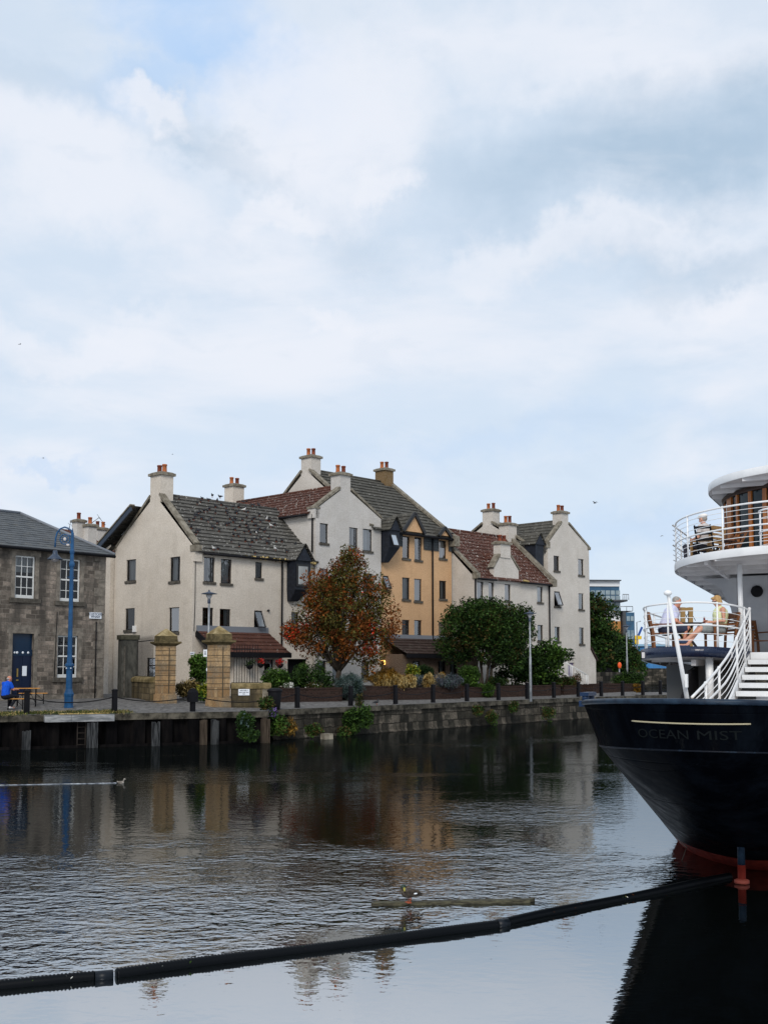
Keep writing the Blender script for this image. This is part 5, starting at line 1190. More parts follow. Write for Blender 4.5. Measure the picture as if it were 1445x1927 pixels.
shrub('shrub', 'green bush growing at the water where the steel piling ends', 520, 1366, 15, 13, 47.2, [L_GREEN, L_LIGHT, L_BROWNG], (1, .3, .4), 60, 50, .13, .12)
shrub('weeds', 'dry orange grass at the foot of the old quay wall', 543, 1368, 9, 13, 47.8, [L_GOLD, L_BROWNG, L_GRASSY], (.6, 1, .2), 34, 40, .12, .22, cat='plant', droop=-1.5, aspect=.12)
shrub('shrub', 'green bush sprouting from the middle of the old quay wall', 664, 1356, 15, 17, 51.2, [L_GREEN, L_DARK, L_LIGHT], (1, .6, .18), 80, 55, .14, .13, extra=[(685, 1350, 12, 16), (655, 1372, 12, 10)])
shrub('weeds', 'lanky dry stem rising above the quay edge by the third bollard', 676, 1326, 5, 14, 52.2, [L_BROWNG, L_GREEN], (1, .5), 22, 24, (.07, .07, .18), .13, cat='plant', droop=-1, aspect=.25)
for px, py, rx, ry, dd, lab in ((591, 1374, 13, 7, 48.4, 'dark weeds on the quay wall left of the pale stone block'), (647, 1378, 8, 6, 50.4, 'yellowish weeds above the mossy stone block'), (966, 1330, 5, 8, 61.2, 'small fern in a crack high on the quay wall'), (925, 1352, 8, 12, 59.4, 'pale weeds trailing down the far quay wall'), (1032, 1343, 12, 9, 63.6, 'scattered weeds on the quay wall nearest the ship'), (897, 1337, 8, 6, 58.2, 'reddish dry weeds near the top of the quay wall'), (500, 1324, 10, 7, 47.0, 'weeds at the foot of the low stone wall end')):
    shrub('weeds', lab, px, py, rx, ry, dd, [L_GREEN, L_BROWNG, L_DARK], (1, .8, .4), 24, 34, .11, .11, cat='plant')
shrub('flowering_plant', 'small purple flowering weed at the corner of the wharf', 511, 1341, 8, 4, 46.6, [mat('petal_purple', (.16, .10, .30), .7, .2), L_GREEN], (.6, 1), 16, 24, .08, .08, cat='plant')
for px, py, rx, ry, dd, lab in ((522, 1384, 18, 7, 46.4, 'rough grey rock at the water below the wharf end'), (659, 1383, 9, 8, 49.8, 'mossy yellow stone block standing in the water')):
    bm = MB(); bm.ball((0, 0, 0), (rx * dd / FPX, rx * dd / FPX * .8, ry * dd / FPX * 1.5), 16, 10); bm.v = [tuple(Vector(v) * (1 + .22 * mnoise.noise(Vector(v) * 3.1))) for v in bm.v]
    solo('rock', bm, M_QCOPE if 'grey' in lab else mat('moss_stone', rough=.95, spec=.1, fn=f_noisy((.07, .065, .02), (.28, .22, .08), 4, .5)), lab, 'rock', tuple(onz(px, py + ry, 0.0)))
p = onz(615, 1391, 0); solo('stone_block', MB().taper(-.22, .22, -.2, .2, -.4, -.2, .2, -.18, .18, .24), M_COPE, 'pale square stone block standing in the water below the quay wall', 'stone', tuple(p), rz=.6)
# grass along the wharf edge
cen = []
for i in range(150):
    x = rs.uniform(wpx(-40), wpx(245)); y = rs.uniform(.15, 1.6) ** 1.2; q = QW[0] + dW * x - nW * y; cen.append((q.x, q.y, gz(q.x, q.y) + .02))
o = solo('grass', leaf_mesh('grass', [L_GRASS, L_GRASSY, L_GREEN], cen, 60, (.28, .28, .03), .1, (1, .5, .4), droop=-3, aspect=.14), None, 'thin green and yellow grass along the wharf edge', None, kind='stuff')
mb = MB()
for i in range(160):
    x = rs.uniform(wpx(118), wpx(206)); y = rs.uniform(.0, .45); q = QW[0] + dW * x - nW * y; mb.ball((q.x, q.y, 1.275), (.1, .08, .022), 6, 4)
o = solo('lichen', mb, L_GRASSY, 'yellow lichen and moss on the wharf edge above the grey timber beam', None, kind='stuff')
# ------------------------------------------------------------------ street furniture on the quay
def posts(pxs):
    out = []
    for px in pxs:
        if px <= 508: a, b = QW[0], QW[2]; n = -nW; q = onray(px, a + n * .55, b + n * .55)
        else:
            a, b = (QS[0], QS[1]) if px < 1104 else (QS[1], QS[2]); k = (b - a).normalized(); n = Vector((-k.y, k.x)); q = onray(px, a + n * .55, b + n * .55)
        out.append(Vector((q.x, q.y, gz(q.x, q.y))))
    return out
BX = [53, 217.5, 364, 560, 660, 744, 814.5, 878, 937, 991, 1041, 1087, 1130, 1170, 1208, 1241, 1265.5]
BL = ['black quay bollard between the stone office door and the pine table', 'black quay bollard right of the blue ornate lamp post', 'black quay bollard with a wide dark cover in front of the gate', 'black quay bollard beside the litter bin, before the long brick planter',
      'black quay bollard in front of the round sage bush', 'black quay bollard where the lavender planter begins', 'black quay bollard before the middle of the lavender planter', 'black quay bollard below the bright green rounded bush',
      'black quay bollard under the broad garden tree, right of the trailing plant', 'black quay bollard just left of the grey lamp post under the maple', 'black quay bollard left of the pair of iron mooring posts', 'black quay bollard at the foot of the outside stair',
      'black quay bollard just above the ship bow fairlead', 'black quay bollard in front of the last brick planter', 'black quay bollard beside the dry orange grass', 'black quay bollard against the pale outer basin, left of the flagstaff', 'black quay bollard against the pale outer basin, next to the flagstaff']
BP = posts(BX); proto = None
for i, (p, lab) in enumerate(zip(BP, BL)):
    if proto is None:
        o = thing('bollard', lab, 'bollard', (0, 0, 0), group='black bollards along the quay edge')
        part('post', MB().taper(-.085, .085, -.085, .085, -.15, -.08, .08, -.08, .08, .86), M_BLACK, o); k = MB().box(-.095, .095, -.095, .095, .86, .90); k.taper(-.095, .095, -.095, .095, .90, -.02, .02, -.02, .02, .935); part('cap', k, M_BLACK, o); proto = o
    else: o = copy_tree(proto)
    o['label'] = lab; o.location = p; o.rotation_euler.z = .7
mb = MB(); mb.box(-.17, .17, -.14, .14, .38, .78); mb.taper(-.17, .17, -.14, .14, .78, -.13, .13, -.12, .12, .86); solo('cable_cover', mb, M_BLACK, 'wide black cover wrapped round the bollard in front of the gate', 'cover', tuple(BP[2] + Vector((0, -.0, 0))), rz=.7)
for i in range(len(BP) - 1):
    a, b = BP[i] + Vector((0, 0, .62)), BP[i + 1] + Vector((0, 0, .62)); L = (b - a).length; sag = min(.32, .045 * L + .05); pts_ = [a.lerp(b, j / 12) - Vector((0, 0, sag * 4 * (j / 12) * (1 - j / 12))) for j in range(13)]
    solo('bollard_chain', MB().tube(pts_, .022 if i < 5 else .018, 5), M_BLACK, 'sagging black chain between two quay bollards', 'chain', group='chains between the quay bollards')
# blue ornate lamp
b = ong(129.5, 1337.5); sc = b.y / FPX
bl = thing('ornate_street_lamp', 'tall bright blue ornate street lamp with a scrolled bracket on the wharf edge', 'street lamp', b); b0 = b.copy()
def LZ(py): return (1338 - py) * sc
pf = [(.20, -.1), (.20, .06), (.185, .08), (.185, LZ(1318)), (.20, LZ(1316)), (.205, LZ(1312)), (.17, LZ(1309)), (.155, LZ(1306)), (.135, LZ(1303)), (.128, LZ(1268)), (.15, LZ(1267)), (.155, LZ(1262)), (.19, LZ(1260)), (.19, LZ(1257)), (.13, LZ(1255)), (.115, LZ(1251)), (.10, LZ(1240)), (.082, LZ(1075)), (.11, LZ(1073)), (.12, LZ(1068)), (.085, LZ(1063)), (.075, LZ(1050)), (.10, LZ(1047)), (.10, LZ(1043)), (.075, LZ(1040)), (.06, LZ(1010)), (.03, LZ(1006)), (.01, LZ(1000))]
part('post', MB().lathe([(r, z) for r, z in pf], b.x, b.y, 8, sm=False, cz=b.z), M_BLUE, bl)
def LP(px, py): return Vector((b.x + (px - 139.0) * sc, b.y, b.z + LZ(py)))
mb = MB(); mb.tube([LP(139, 1012), LP(136, 1004), LP(130, 1000), (LP(124, 998)), LP(116, 1001), LP(110, 1008), LP(107.5, 1018), LP(106.5, 1036)], .035, 8)
def ring(c, r, tr): mb.tube([c + Vector((r * math.cos(a), 0, r * math.sin(a))) for a in np.linspace(0, 2 * math.pi, 21)[:-1]], tr, 6, closed=True)
c = LP(125, 1021); ring(c, 9.5 * sc, .024); ring(c, 4.2 * sc, .02)
for i in range(8): a = i * math.pi / 4; mb.tube([c + Vector((math.cos(a), 0, math.sin(a))) * 4 * sc, c + Vector((math.cos(a), 0, math.sin(a))) * 9.5 * sc], .014, 5)
mb.tube([LP(133, 1029), LP(137, 1034), LP(139, 1040)], .03, 6); mb.tube([LP(113, 1006), LP(117, 1012)], .02, 5); mb.tube([LP(133, 1013), LP(138, 1016)], .02, 5)
part('bracket', mb, M_BLUE, bl)
mb = MB(); mb.ball(c + Vector((0, -.03, 0)), (.07, .04, .08), 8, 6); mb.ball(LP(131, 1032) + Vector((0, -.03, 0)), (.08, .03, .05), 8, 6); part('medallion', mb, mat('medallion_silver', (.45, .42, .40), .5, .4), bl)
mb = MB(); mb.tube([LP(133, 1000), LP(134, 992), LP(136, 985)], [.02, .012, .005], 5); mb.tube([LP(134, 994), LP(130, 990)], .01, 5); mb.tube([LP(135, 992), LP(138, 997)], .01, 5); mb.ball(LP(135.5, 987), .04, 6, 5); part('finial', mb, M_GALV, bl)
c = LP(107, 1050); mb = MB(); mb.lathe([(.05, 0), (.055, .12), (.09, .10), (.10, -.02), (.16, -.10), (.31, -.24), (.315, -.27), (.28, -.255), (.10, -.1)], c.x, c.y, 20, cz=c.z + .05); sh_ = part('lamp_shade', mb, M_GREYL, bl)
mb = MB(); mb.ball(c + Vector((0, 0, -.19)), (.17, .17, .13), 12, 8); part('lens', mb, mat('lamp_lens', (.25, .24, .25), .15, .5), sh_)
mb = MB(); mb.tube([LP(131.5, 1093), LP(144.5, 1094)], .018, 6); part('ladder_bar', mb, M_BLUE, bl)
mb = MB()
for a in (-.09, 0, .09): mb.ball((b.x + a, b.y - .12, b.z + LZ(1264.5)), (.035, .02, .03), 8, 5)
part('rosette', mb, mat('rosette_pale', (.5, .55, .6), .5, .3), bl)
# modern grey lamps
def grey_lamp(label, px, pyb, pyt, depth=None, kind=0):
    b = ong(px, pyb) if depth is None else atd(px, pyb, depth)
    if depth: b.z = 1.5 if depth > 70 else gz(b.x, b.y)
    h = atd(px, pyt, b.y).z - b.z; o = thing('grey_street_lamp', label, 'street lamp', b, group='plain grey street lamps'); h0 = h * .48
    part('post', MB().lathe([(.08, -.1), (.07, h0), (.05, h0 + .08), (.045, h - .55)], b.x, b.y, 10, cz=b.z), M_GALV, o)
    mb = MB(); mb.lathe([(.06, h - .55), (.07, h - .54), (.07, h - .38), (.05, h - .36)], b.x, b.y, 10, cz=b.z); mb.lathe([(.03, h - .14), (.36, h - .12), (.36, h - .10), (.1, h - .03), (.04, h), (.03, h + .07), (.01, h + .08)], b.x, b.y, 16, cz=b.z); part('lamp_head', mb, M_GREYL, o)
    part('lens', MB().lathe([(.05, h - .37), (.16, h - .15), (.02, h - .15)], b.x, b.y, 12, cz=b.z), mat('lamp_glass', (.35, .36, .38), .15, .6), o); return o, b
g1_, b1 = grey_lamp('slim grey lamp post with a flat disc head at the stone gate', 391.5, 1308, 1113, 51.0)
grey_lamp('slim grey lamp post rising through the broad garden tree', 998, 1311, 1151, 62.6)
grey_lamp('far grey lamp post with a flat head beside the hedge and orange lifebuoy', 1180, 1292, 1176, 84)
sc1 = b1.y / FPX; pw_ = 4.2 * sc1; z0 = atd(391, 1236, b1.y).z; z1 = atd(391, 1222.5, b1.y).z; x = b1.x - .05
si = thing('information_sign', 'small white sign with two dark symbols strapped to the grey gate lamp post', 'sign', (x, b1.y - .1, z0)); part('plate', MB().box(x - .16, x + .01, b1.y - .115, b1.y - .10, z0, z1), M_PAPER, si); mb = MB()
for k, r_ in ((.72, .026), (.45, .032)): zz = z0 + (z1 - z0) * k; mb.ball((x - .075, b1.y - .118, zz + r_ * .6), (r_ * .6, .004, r_ * .6), 8, 5); mb.box(x - .075 - r_, x - .075 + r_, b1.y - .122, b1.y - .116, zz - r_ * 1.5, zz)
part('symbol', mb, M_INK, si)
z0 = atd(391, 1258, b1.y).z; solo('sticker_plate', MB().box(b1.x - .07, b1.x + .0, b1.y - .105, b1.y - .095, z0 - .12, z0 + .02), M_PAPER, 'small white plate low on the grey gate lamp post', 'sign')
# gate pillars
def pillar(label, px, pyb, pyt, wpx_):
    b = ong(px, pyb); sc = b.y / FPX; h = (pyb - pyt) * sc; w_ = wpx_ * sc / 2 * .78; o = thing('gate_pillar', label, 'pillar', b, rz=R(38), group='sandstone gate pillars')
    part('shaft', MB().box(-w_, w_, -w_, w_, .36, h * .765), M_STONEP, o); part('plinth', MB().taper(-w_ - .06, w_ + .06, -w_ - .06, w_ + .06, -.2, -w_ - .04, w_ + .04, -w_ - .04, w_ + .04, .36), M_STONEP, o)
    mb = MB().taper(-w_, w_, -w_, w_, h * .765, -w_ - .16, w_ + .16, -w_ - .16, w_ + .16, h * .80); mb.box(-w_ - .18, w_ + .18, -w_ - .18, w_ + .18, h * .80, h * .825); mb.taper(-w_ - .06, w_ + .06, -w_ - .06, w_ + .06, h * .826, -w_ - .04, w_ + .04, -w_ - .04, w_ + .04, h * .90); part('cornice', mb, mat('cornice_dark', rough=.95, spec=.1, fn=f_noisy((.05, .042, .022), (.16, .125, .065), 3, .5)), o)
    mb = MB().taper(-w_ - .05, w_ + .05, -w_ - .05, w_ + .05, h * .90, -.03, .03, -.03, .03, h); part('capstone', mb, M_STONEC, o)
    mb = MB(); w2 = w_ + .012
    for i in range(8): z = .75 + i * (h * .7 - .75) / 7; mb.box(-w2, w2, -w2, w2, z, z + .018)
    mb.box(-.02 - w_ * .0, .02, -w2 - .006, -w2 + .02, .4, h * .74); part('iron_band', mb, mat('band_iron', (.08, .065, .045), .8, .2), o); return o, b, h
p1_, pb1, h1 = pillar('sandstone gate pillar with pyramid cap left of the gate opening', 311, 1318, 1180, 36)
p2_, pb2, h2 = pillar('sandstone gate pillar with pyramid cap beside the grey lamp post and low wall', 411, 1326, 1175, 40)
# grey rendered pier
b = ong(240, 1313); o = thing('rendered_pier', 'dark grey rendered pier with a flat cap beside the alley', 'pillar', b, rz=R(30)); sc = b.y / FPX; h = (1313 - 1196) * sc
part('shaft', MB().box(-.40, .40, -.3, .3, -.2, h - .22), M_GREYP, o); part('cap', MB().box(-.46, .46, -.36, .36, h - .22, h), mat('pier_cap', rough=.95, spec=.1, fn=f_noisy((.035, .033, .024), (.09, .085, .06), 3, .4)), o); part('strip', MB().box(-.30, -.22, -.325, -.30, .1, h - .55), M_SILL, o)
pierb = b
def low_wall(label, a, b_, h, rail_h, wd=.5, end=True):
    a, b_ = Vector(a), Vector(b_); k = (b_ - a); k.z = 0; L = k.length; an = math.atan2(k.y, k.x); o = thing('low_wall', label, 'wall', a, rz=an, group='low stone walls with iron railings')
    part('masonry', MB().box(0, L, -wd / 2, wd / 2, -.3, h - .24), M_STONEL, o); n = 8; mb = MB(); pr = [(-(wd / 2 + .05), h - .24), (wd / 2 + .05, h - .24)] + [((wd / 2 + .05) * math.cos(math.pi * i / n), h - .14 + .15 * math.sin(math.pi * i / n)) for i in range(n + 1)]
    mb.prism(pr, -.02, L + .04, 'x'); part('cope', mb, mat('cope_mossy', rough=.95, spec=.1, fn=f_noisy((.10, .078, .035), (.27, .21, .11), 2.4, .5)), o)
    if end: part('end_stone', MB().box(L - .34, L + .02, -wd / 2 - .02, wd / 2 + .02, -.3, h - .245), M_COPE, o)
    r = thing('iron_railing', label.replace('low stone wall', 'black iron railing').replace('low mossy wall', 'black iron railing') + ' top', 'railing', a + Vector((0, 0, h - .05)), rz=an, group='iron railings on the low walls'); mb = MB(); L2 = L - .45; sp_ = .115 if end else .24; n = int(L2 / sp_)
    for i in range(n): x = .1 + i * sp_; mb.tube([(x, 0, -.05), (x, 0, rail_h - .12), (x, 0, rail_h)], [.013, .013, .003], 5)
    part('upright', mb, M_BLACK, r); mb = MB(); mb.box(0, L2 + .1, -.012, .012, rail_h - .26, rail_h - .22); mb.box(0, L2 + .1, -.012, .012, .04, .08); part('cross_bar', mb, M_BLACK, r); return o
e = ong(507, 1332)
low_wall('low stone wall with a white notice right of the gate', pb2 + Vector((.55, .1, 0)), e, 1.02, 1.75)
w0 = pierb + Vector((.35, .2, 0)); low_wall('low mossy wall between the grey pier and the left gate pillar', w0, pb1 + Vector((-.45, .25, 0)), 1.02, 1.95, end=False)
# notice on the wall
a = atd(427, 1295, pb2.y + .0); k = (e - pb2); an = math.atan2(k.y, k.x); nb = thing('wall_notice', 'white notice with three lines of blue print on the low wall', 'sign', pb2 + (e - pb2).normalized() * .95 + Vector((.18, -.24, .52)), rz=an)
part('plate', MB().box(-.24, .24, -.03, -.012, 0, .27), M_PAPER, nb); mb = MB()
for z, wd, n in ((.19, .34, 13), (.11, .42, 16), (.04, .10, 3)):
    for i in range(n):
        if n > 5 and i % 6 == 5: continue
        x = -wd / 2 + wd * i / n; mb.box(x, x + wd / n * .62, -.034, -.03, z, z + .035 + .008 * (i % 3 == 0))
part('print', mb, M_INK, nb)
# house name plate
zz = F(363, 1229.5, oL, U_L); np_ = thing('house_name_plate', 'tiny white name plate on the beige gable wall near the gate', 'sign', (0, 1.0, zz[1]), fr=T); mb = MB(); fbox(mb, oL, U_L, zz[0] - .17, zz[0] + .17, zz[1] - .07, zz[1] + .07, .005, .04); part('plate', mb, M_PAPER, np_); mb = MB(); fbox(mb, oL, U_L, zz[0] - .13, zz[0] + .13, zz[1] - .02, zz[1] + .01, .038, .043); part('print', mb, M_INK, np_)
# stone half balls, bin, mooring posts
for px, py, r_, lab in ((351, 1331, .28, 'smooth grey stone hemisphere at the gate opening, beside the covered bollard'), (262, 1323, .27, 'dark stone hemisphere in front of the low mossy wall')):
    b = ong(px, py); solo('stone_hemisphere', MB().lathe([(r_, -.1), (r_, .08)] + [(r_ * math.cos(a), .08 + r_ * 1.05 * math.sin(a)) for a in (.3, .6, .9, 1.2, 1.45)], 0, 0, 18), M_SILL if px > 300 else M_GREYP, lab, 'bollard', tuple(b), group='stone hemispheres by the gate')
b = ong(517, 1335); o = thing('litter_bin', 'black tapered litter bin beside the low wall end', 'bin', b); part('body', MB().lathe([(.21, 0), (.23, .02), (.29, .72), (.29, .74)], b.x, b.y, 18, cz=b.z), M_BLACK, o); part('lid', MB().lathe([(.31, .74), (.33, .76), (.33, .82), (.2, .9), (.02, .91)], b.x, b.y, 18, cz=b.z), M_BLACK, o)
for px, lab in ((1066.5, 'left iron mooring post of the pair near the ship stern'), (1074.5, 'right iron mooring post of the pair near the ship stern')):
    b = ong(px, 1312); solo('mooring_post', MB().lathe([(.19, -.05), (.19, .02), (.12, .05), (.11, .22), (.17, .27), (.18, .33), (.1, .36)], 0, 0, 14), M_BLACK, lab, 'mooring post', tuple(b), group='pair of mooring posts')
b = atd(1165, 1270, 92); o = thing('lifebuoy_housing', 'bright orange lifebuoy housing on a post beyond the last planter', 'lifebuoy', (b.x, b.y, 1.5)); part('post', MB().tube([(b.x, b.y, 1.5), (b.x, b.y, 3.0)], .05, 6), M_GALV, o); z_ = atd(1165, 1252, 92).z; mb = MB(); mb.ball((b.x, b.y - .1, z_), (.16, .1, .26), 14, 9); part('housing', mb, M_ORANGE, o)
# lamp standard far off
b = atd(1199, 1258, 190); mb = MB(); mb.tube([(b.x, 190, 1.5), (b.x, 190, atd(1199, 1171, 190).z), atd(1205, 1169, 190)], .09, 6); solo('distant_lamp_post', mb, M_GALV, 'thin distant lamp column between the glass block and the ship', 'street lamp')
# hanging baskets
for px, py, lab, fl in ((470, 1252, 'hanging basket with dark foliage, left of the red ones under the porch', 0), (491, 1249, 'red flowered hanging basket left, behind the railing', 1), (527, 1250, 'red flowered hanging basket right, at the porch corner', 1)):
    p = atd(px, py, dep(px, -2.0)); o = thing('hanging_basket', lab, 'hanging basket', p, group='hanging baskets along the porch'); part('wire', MB().tube([p + Vector((0, 0, .05)), p + Vector((0, 0, .75))], .008, 4), M_BLACK, o); part('basket', MB().lathe([(.04, -.22), (.16, -.12), (.2, .0), (.18, .02)], p.x, p.y, 12, cz=p.z), M_BLACK, o)
    part('flower', leaf_mesh('flower', [L_FLOWER, L_GREEN, L_DARK], [tuple(Vector((rs.normal() * .12, rs.normal() * .1, .1 + rs.normal() * .06))) for _ in range(14)], 22, .07, .07, (1.2, .5, .3) if fl else (.02, .5, 1)), None, o)
# folding pine table and benches
def bench(name, label, px0, px1, pyt, dd, wd, h, rz, cat, topm=M_PINE):
    a, b = atd(px0, pyt, dd), atd(px1, pyt, dd); L = (b.x - a.x) / math.cos(rz); m_ = (a + b) / 2; g0_ = gz(m_.x, m_.y); o = thing(name, label, cat, (m_.x, m_.y, g0_), rz=rz, group='folding pine beer table set')
    part('seat' if cat == 'bench' else 'tabletop', MB().box(-L / 2, L / 2, -wd / 2, wd / 2, h - .03, h), topm, o)
    for sx in (-1, 1):
        x = sx * (L / 2 - .16); mb = MB()
        for y in (-wd / 2 + .03, wd / 2 - .03): mb.tube([(x, y, -.02), (x, y, h - .03)], .017, 6)
        mb.tube([(x, -wd / 2 + .03, .12), (x, wd / 2 - .03, .12)], .014, 6); mb.tube([(x, 0, .14), (x - sx * .3, 0, h - .04)], .012, 6); part('leg', mb, M_BLACK, o)
    return o, m_, g0_
tb_, tm_, tz_ = bench('folding_table', 'orange pine folding table outside the blue door', 28, 74, 1304, 46.5, .5, .76, .25, 'table')
bn1, bm1, bz1 = bench('folding_bench', 'orange pine folding bench with the man in blue sitting on it', 10, 50, 1317, 45.0, .27, .45, .25, 'bench')
bench('folding_bench', 'empty orange pine folding bench beyond the table', 38, 88, 1315.5, 47.8, .27, .46, .25, 'bench')
# ------------------------------------------------------------------ moored ship, stern towards us
HD = R(27)
SF = Frame(5.0, 16.0, -HD)                   # s: starboard, t: forward, origin at the rudder post on the waterline
ship = thing('moored_ship', 'moored ship with navy-black hull, white railed decks and red boot-top, stern towards the water', 'ship', (0, 0, 0), fr=SF)
LEV = [(2.65, -3.3, 1.841, 2.5, 0.5), (2.375, -3.22, 1.753, 2.5, 0.5), (2.1, -3.12, 1.671, 2.5, 0.5), (1.8, -2.65, 1.609, 2.7, 0.52), (1.5, -2.1, 1.592, 2.9, 0.55), (1.25, -1.6, 1.608, 3.1, 0.57), (1.0, -1.1, 1.639, 3.3, 0.6), (0.75, -0.55, 1.693, 3.5, 0.62), (0.5, 0.05, 1.791, 3.7, 0.65), (0.21, 0.75, 1.866, 3.8, 0.68), (0.0, 1.2, 1.8, 3.6, 0.7), (-0.35, 1.8, 1.797, 4.0, 0.72), (-0.8, 2.6, 1.6, 4.5, 0.75)]
def sheer(f, z): return -.05 * max(0, min(f + 4.3, 11)) * max(0.0, min(1, (z - .3) / 1.6))
def hbr(lv, f):
    z, tip, hb, Le, p = lv; x = max(0, min(1, (f - tip) / Le)); b = hb * (1 - (1 - x) ** 2) ** p + max(0, f - tip - Le) * .17; b = min(b, 3.45 if z > .5 else 3.3)
    if f > 27: b *= max(0.02, 1 - ((f - 27) / 12) ** 2)
    return b
US = [0, .004, .012, .025, .045, .07, .1, .14, .19, .25, .32, .4, .5, .62, .78, 1.0]
def hull_ring(lv):
    """port bow -> stern tip -> starboard bow"""
    tip = lv[1]; fs = [tip + (lv[3] * 1.0) * u for u in US] + [tip + lv[3] + d for d in (.6, 1.4, 2.6, 4, 6, 9, 12, 16, 20, 23, 26, 29)] + [38.6]
    pts_ = [(hbr(lv, f), f, lv[0] + sheer(f, lv[0])) for f in fs]; return [(-x, f, z) for x, f, z in reversed(pts_)] + pts_[1:]
def band(levels):
    mb = MB(); rg = [hull_ring(l) for l in levels]; n = len(rg[0])
    for r_ in rg: mb.v += r_
    for i in range(len(rg) - 1):
        for j in range(n - 1): a = i * n + j; mb.f.append((a, a + n, a + n + 1, a + 1)); mb.m.append(0); mb.sm.append(True)
    return mb
hull = part('hull', band(LEV[:3]), M_HULL, ship)
part('lower_hull', band(LEV[2:10]), M_HULL, hull); part('boot_top', band(LEV[9:]), M_RED, hull)
part('rail_cap', MB().tube([Vector(p) + Vector((0, 0, .02)) for p in hull_ring(LEV[0])], .034, 8), M_RAILB, hull)
part('rubbing_strake', MB().tube([Vector(p) * 1 for p in hull_ring(LEV[2])], .011, 6), mat('strake_worn', rough=.5, spec=.15, fn=f_noisy((.002, .004, .009), (.02, .045, .08), 5, .2, lo=.5, hi=.75)), hull)
dk_ = MB(); rg = hull_ring(LEV[2]); dk_.add([(x * .94, 3 + (f - 3) * .965, 2.02 + sheer(f, 2.6)) for x, f, z in rg], [tuple(range(len(rg)))]); part('main_deck', dk_, M_WOODL, hull)
inn = MB(); a = hull_ring(LEV[0]); a2 = hull_ring(LEV[2]); k_ = len(a); inn.v = [(x * .965, 3 + (f - 3) * .978, z - .02) for x, f, z in a] + [(x * .94, 3 + (f - 3) * .965, 2.0 + sheer(f, 2.6)) for x, f, z in a2]
for j in range(k_ - 1): inn.f.append((j, j + 1, k_ + j + 1, k_ + j)); inn.m.append(0); inn.sm.append(True)
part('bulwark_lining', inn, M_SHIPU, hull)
def on_hull(a, z, out=.006):
    """point on the stern plating: a = distance along the plating from the stern tip to starboard, z = height above the water at the tip"""
    for i in range(len(LEV) - 1):
        if LEV[i][0] >= z >= LEV[i + 1][0]: k = (LEV[i][0] - z) / (LEV[i][0] - LEV[i + 1][0]); lv = tuple(p + (q - p) * k for p, q in zip(LEV[i], LEV[i + 1])); break
    sg = 1 if a >= 0 else -1; a = abs(a); f = lv[1]; x = 0.0; acc = 0.0; u = 0.0
    while acc < a:
        u += .002; nf = lv[1] + lv[3] * u * u; nx = hbr(lv, nf); d = math.hypot(nf - f, nx - x)
        if acc + d >= a: q = (a - acc) / d; f += (nf - f) * q; x += (nx - x) * q; break
        acc += d; f, x = nf, nx
    e = .004; t_ = Vector((hbr(lv, f + e) - x, e)).normalized(); n = Vector((t_.y, -t_.x)); return Vector((sg * (x + n.x * out), f + n.y * out, z + sheer(f, z)))
A0 = .05                                     # the name is centred on the stern
mb = MB(); q = [on_hull(A0 + a, 2.415 + .022 * (abs(a) / .85) ** 2, .012) for a in np.linspace(-.80, .64, 30)]; mb.tube(q, .0095, 6)
part('trim_line', mb, M_GOLD, hull)
for wrd, cx_, wd_ in (('OCEAN', -.345, .66), ('MIST', .325, .50)):
    vs, fs = text_mb(wrd, .15, extrude=.0); wd = max(v[0] for v in vs) - min(v[0] for v in vs); sx = wd_ / wd
    mb = MB(); mb.add([on_hull(A0 - .05 + cx_ + x * sx, 2.235 + y + .012 * ((cx_ + x * sx) / .8) ** 2, .007) for x, y, z in vs], fs); part('name_lettering', mb, M_LETTER, hull, fix=False)
# fairlead on the port quarter
p = Vector((-hbr(LEV[0], -1.25) + .02, -1.25, 2.67 + sheer(-1.25, 2.6))); mb = MB(); mb.bar(p + Vector((0, -.18, .0)), p + Vector((0, .18, .0)), .16, .08); 
for d in (-.13, .13): mb.tube([p + Vector((0, d, .02)), p + Vector((0, d, .13))], .05, 8)
mb.bar(p + Vector((0, -.19, .13)), p + Vector((0, .19, .13)), .12, .05); part('fairlead', mb, mat('fairlead_blue', (.005, .022, .065), .4, .3), hull)
# rudder post
rp = part('rudder_post', MB().lathe([(.052, .26), (.052, .72), (.085, .75), (.09, 1.1), (.06, 1.6)], 0, 0, 14), M_RAILB, ship); part('red_foot', MB().lathe([(.056, -.6), (.056, .26)], 0, 0, 14), M_RED, rp)
part('collar', MB().lathe([(.06, .0), (.105, .01), (.105, .05), (.06, .07)], 0, 0, 14), mat('collar_red', (.22, .05, .035), .6, .2), rp)
part('rudder_blade', MB().box(-.04, .04, .07, 1.15, -.8, -.08), M_RED, rp)
mb = MB(); mb.tube([on_hull(-1.9, .23, .02), on_hull(-1.55, .16, .05), on_hull(-1.3, -.0, .25) + Vector((0, -.4, -.03))], .006, 5); part('mooring_line', mb, mat('rope_pale', (.10, .09, .07), .8, .2), hull)
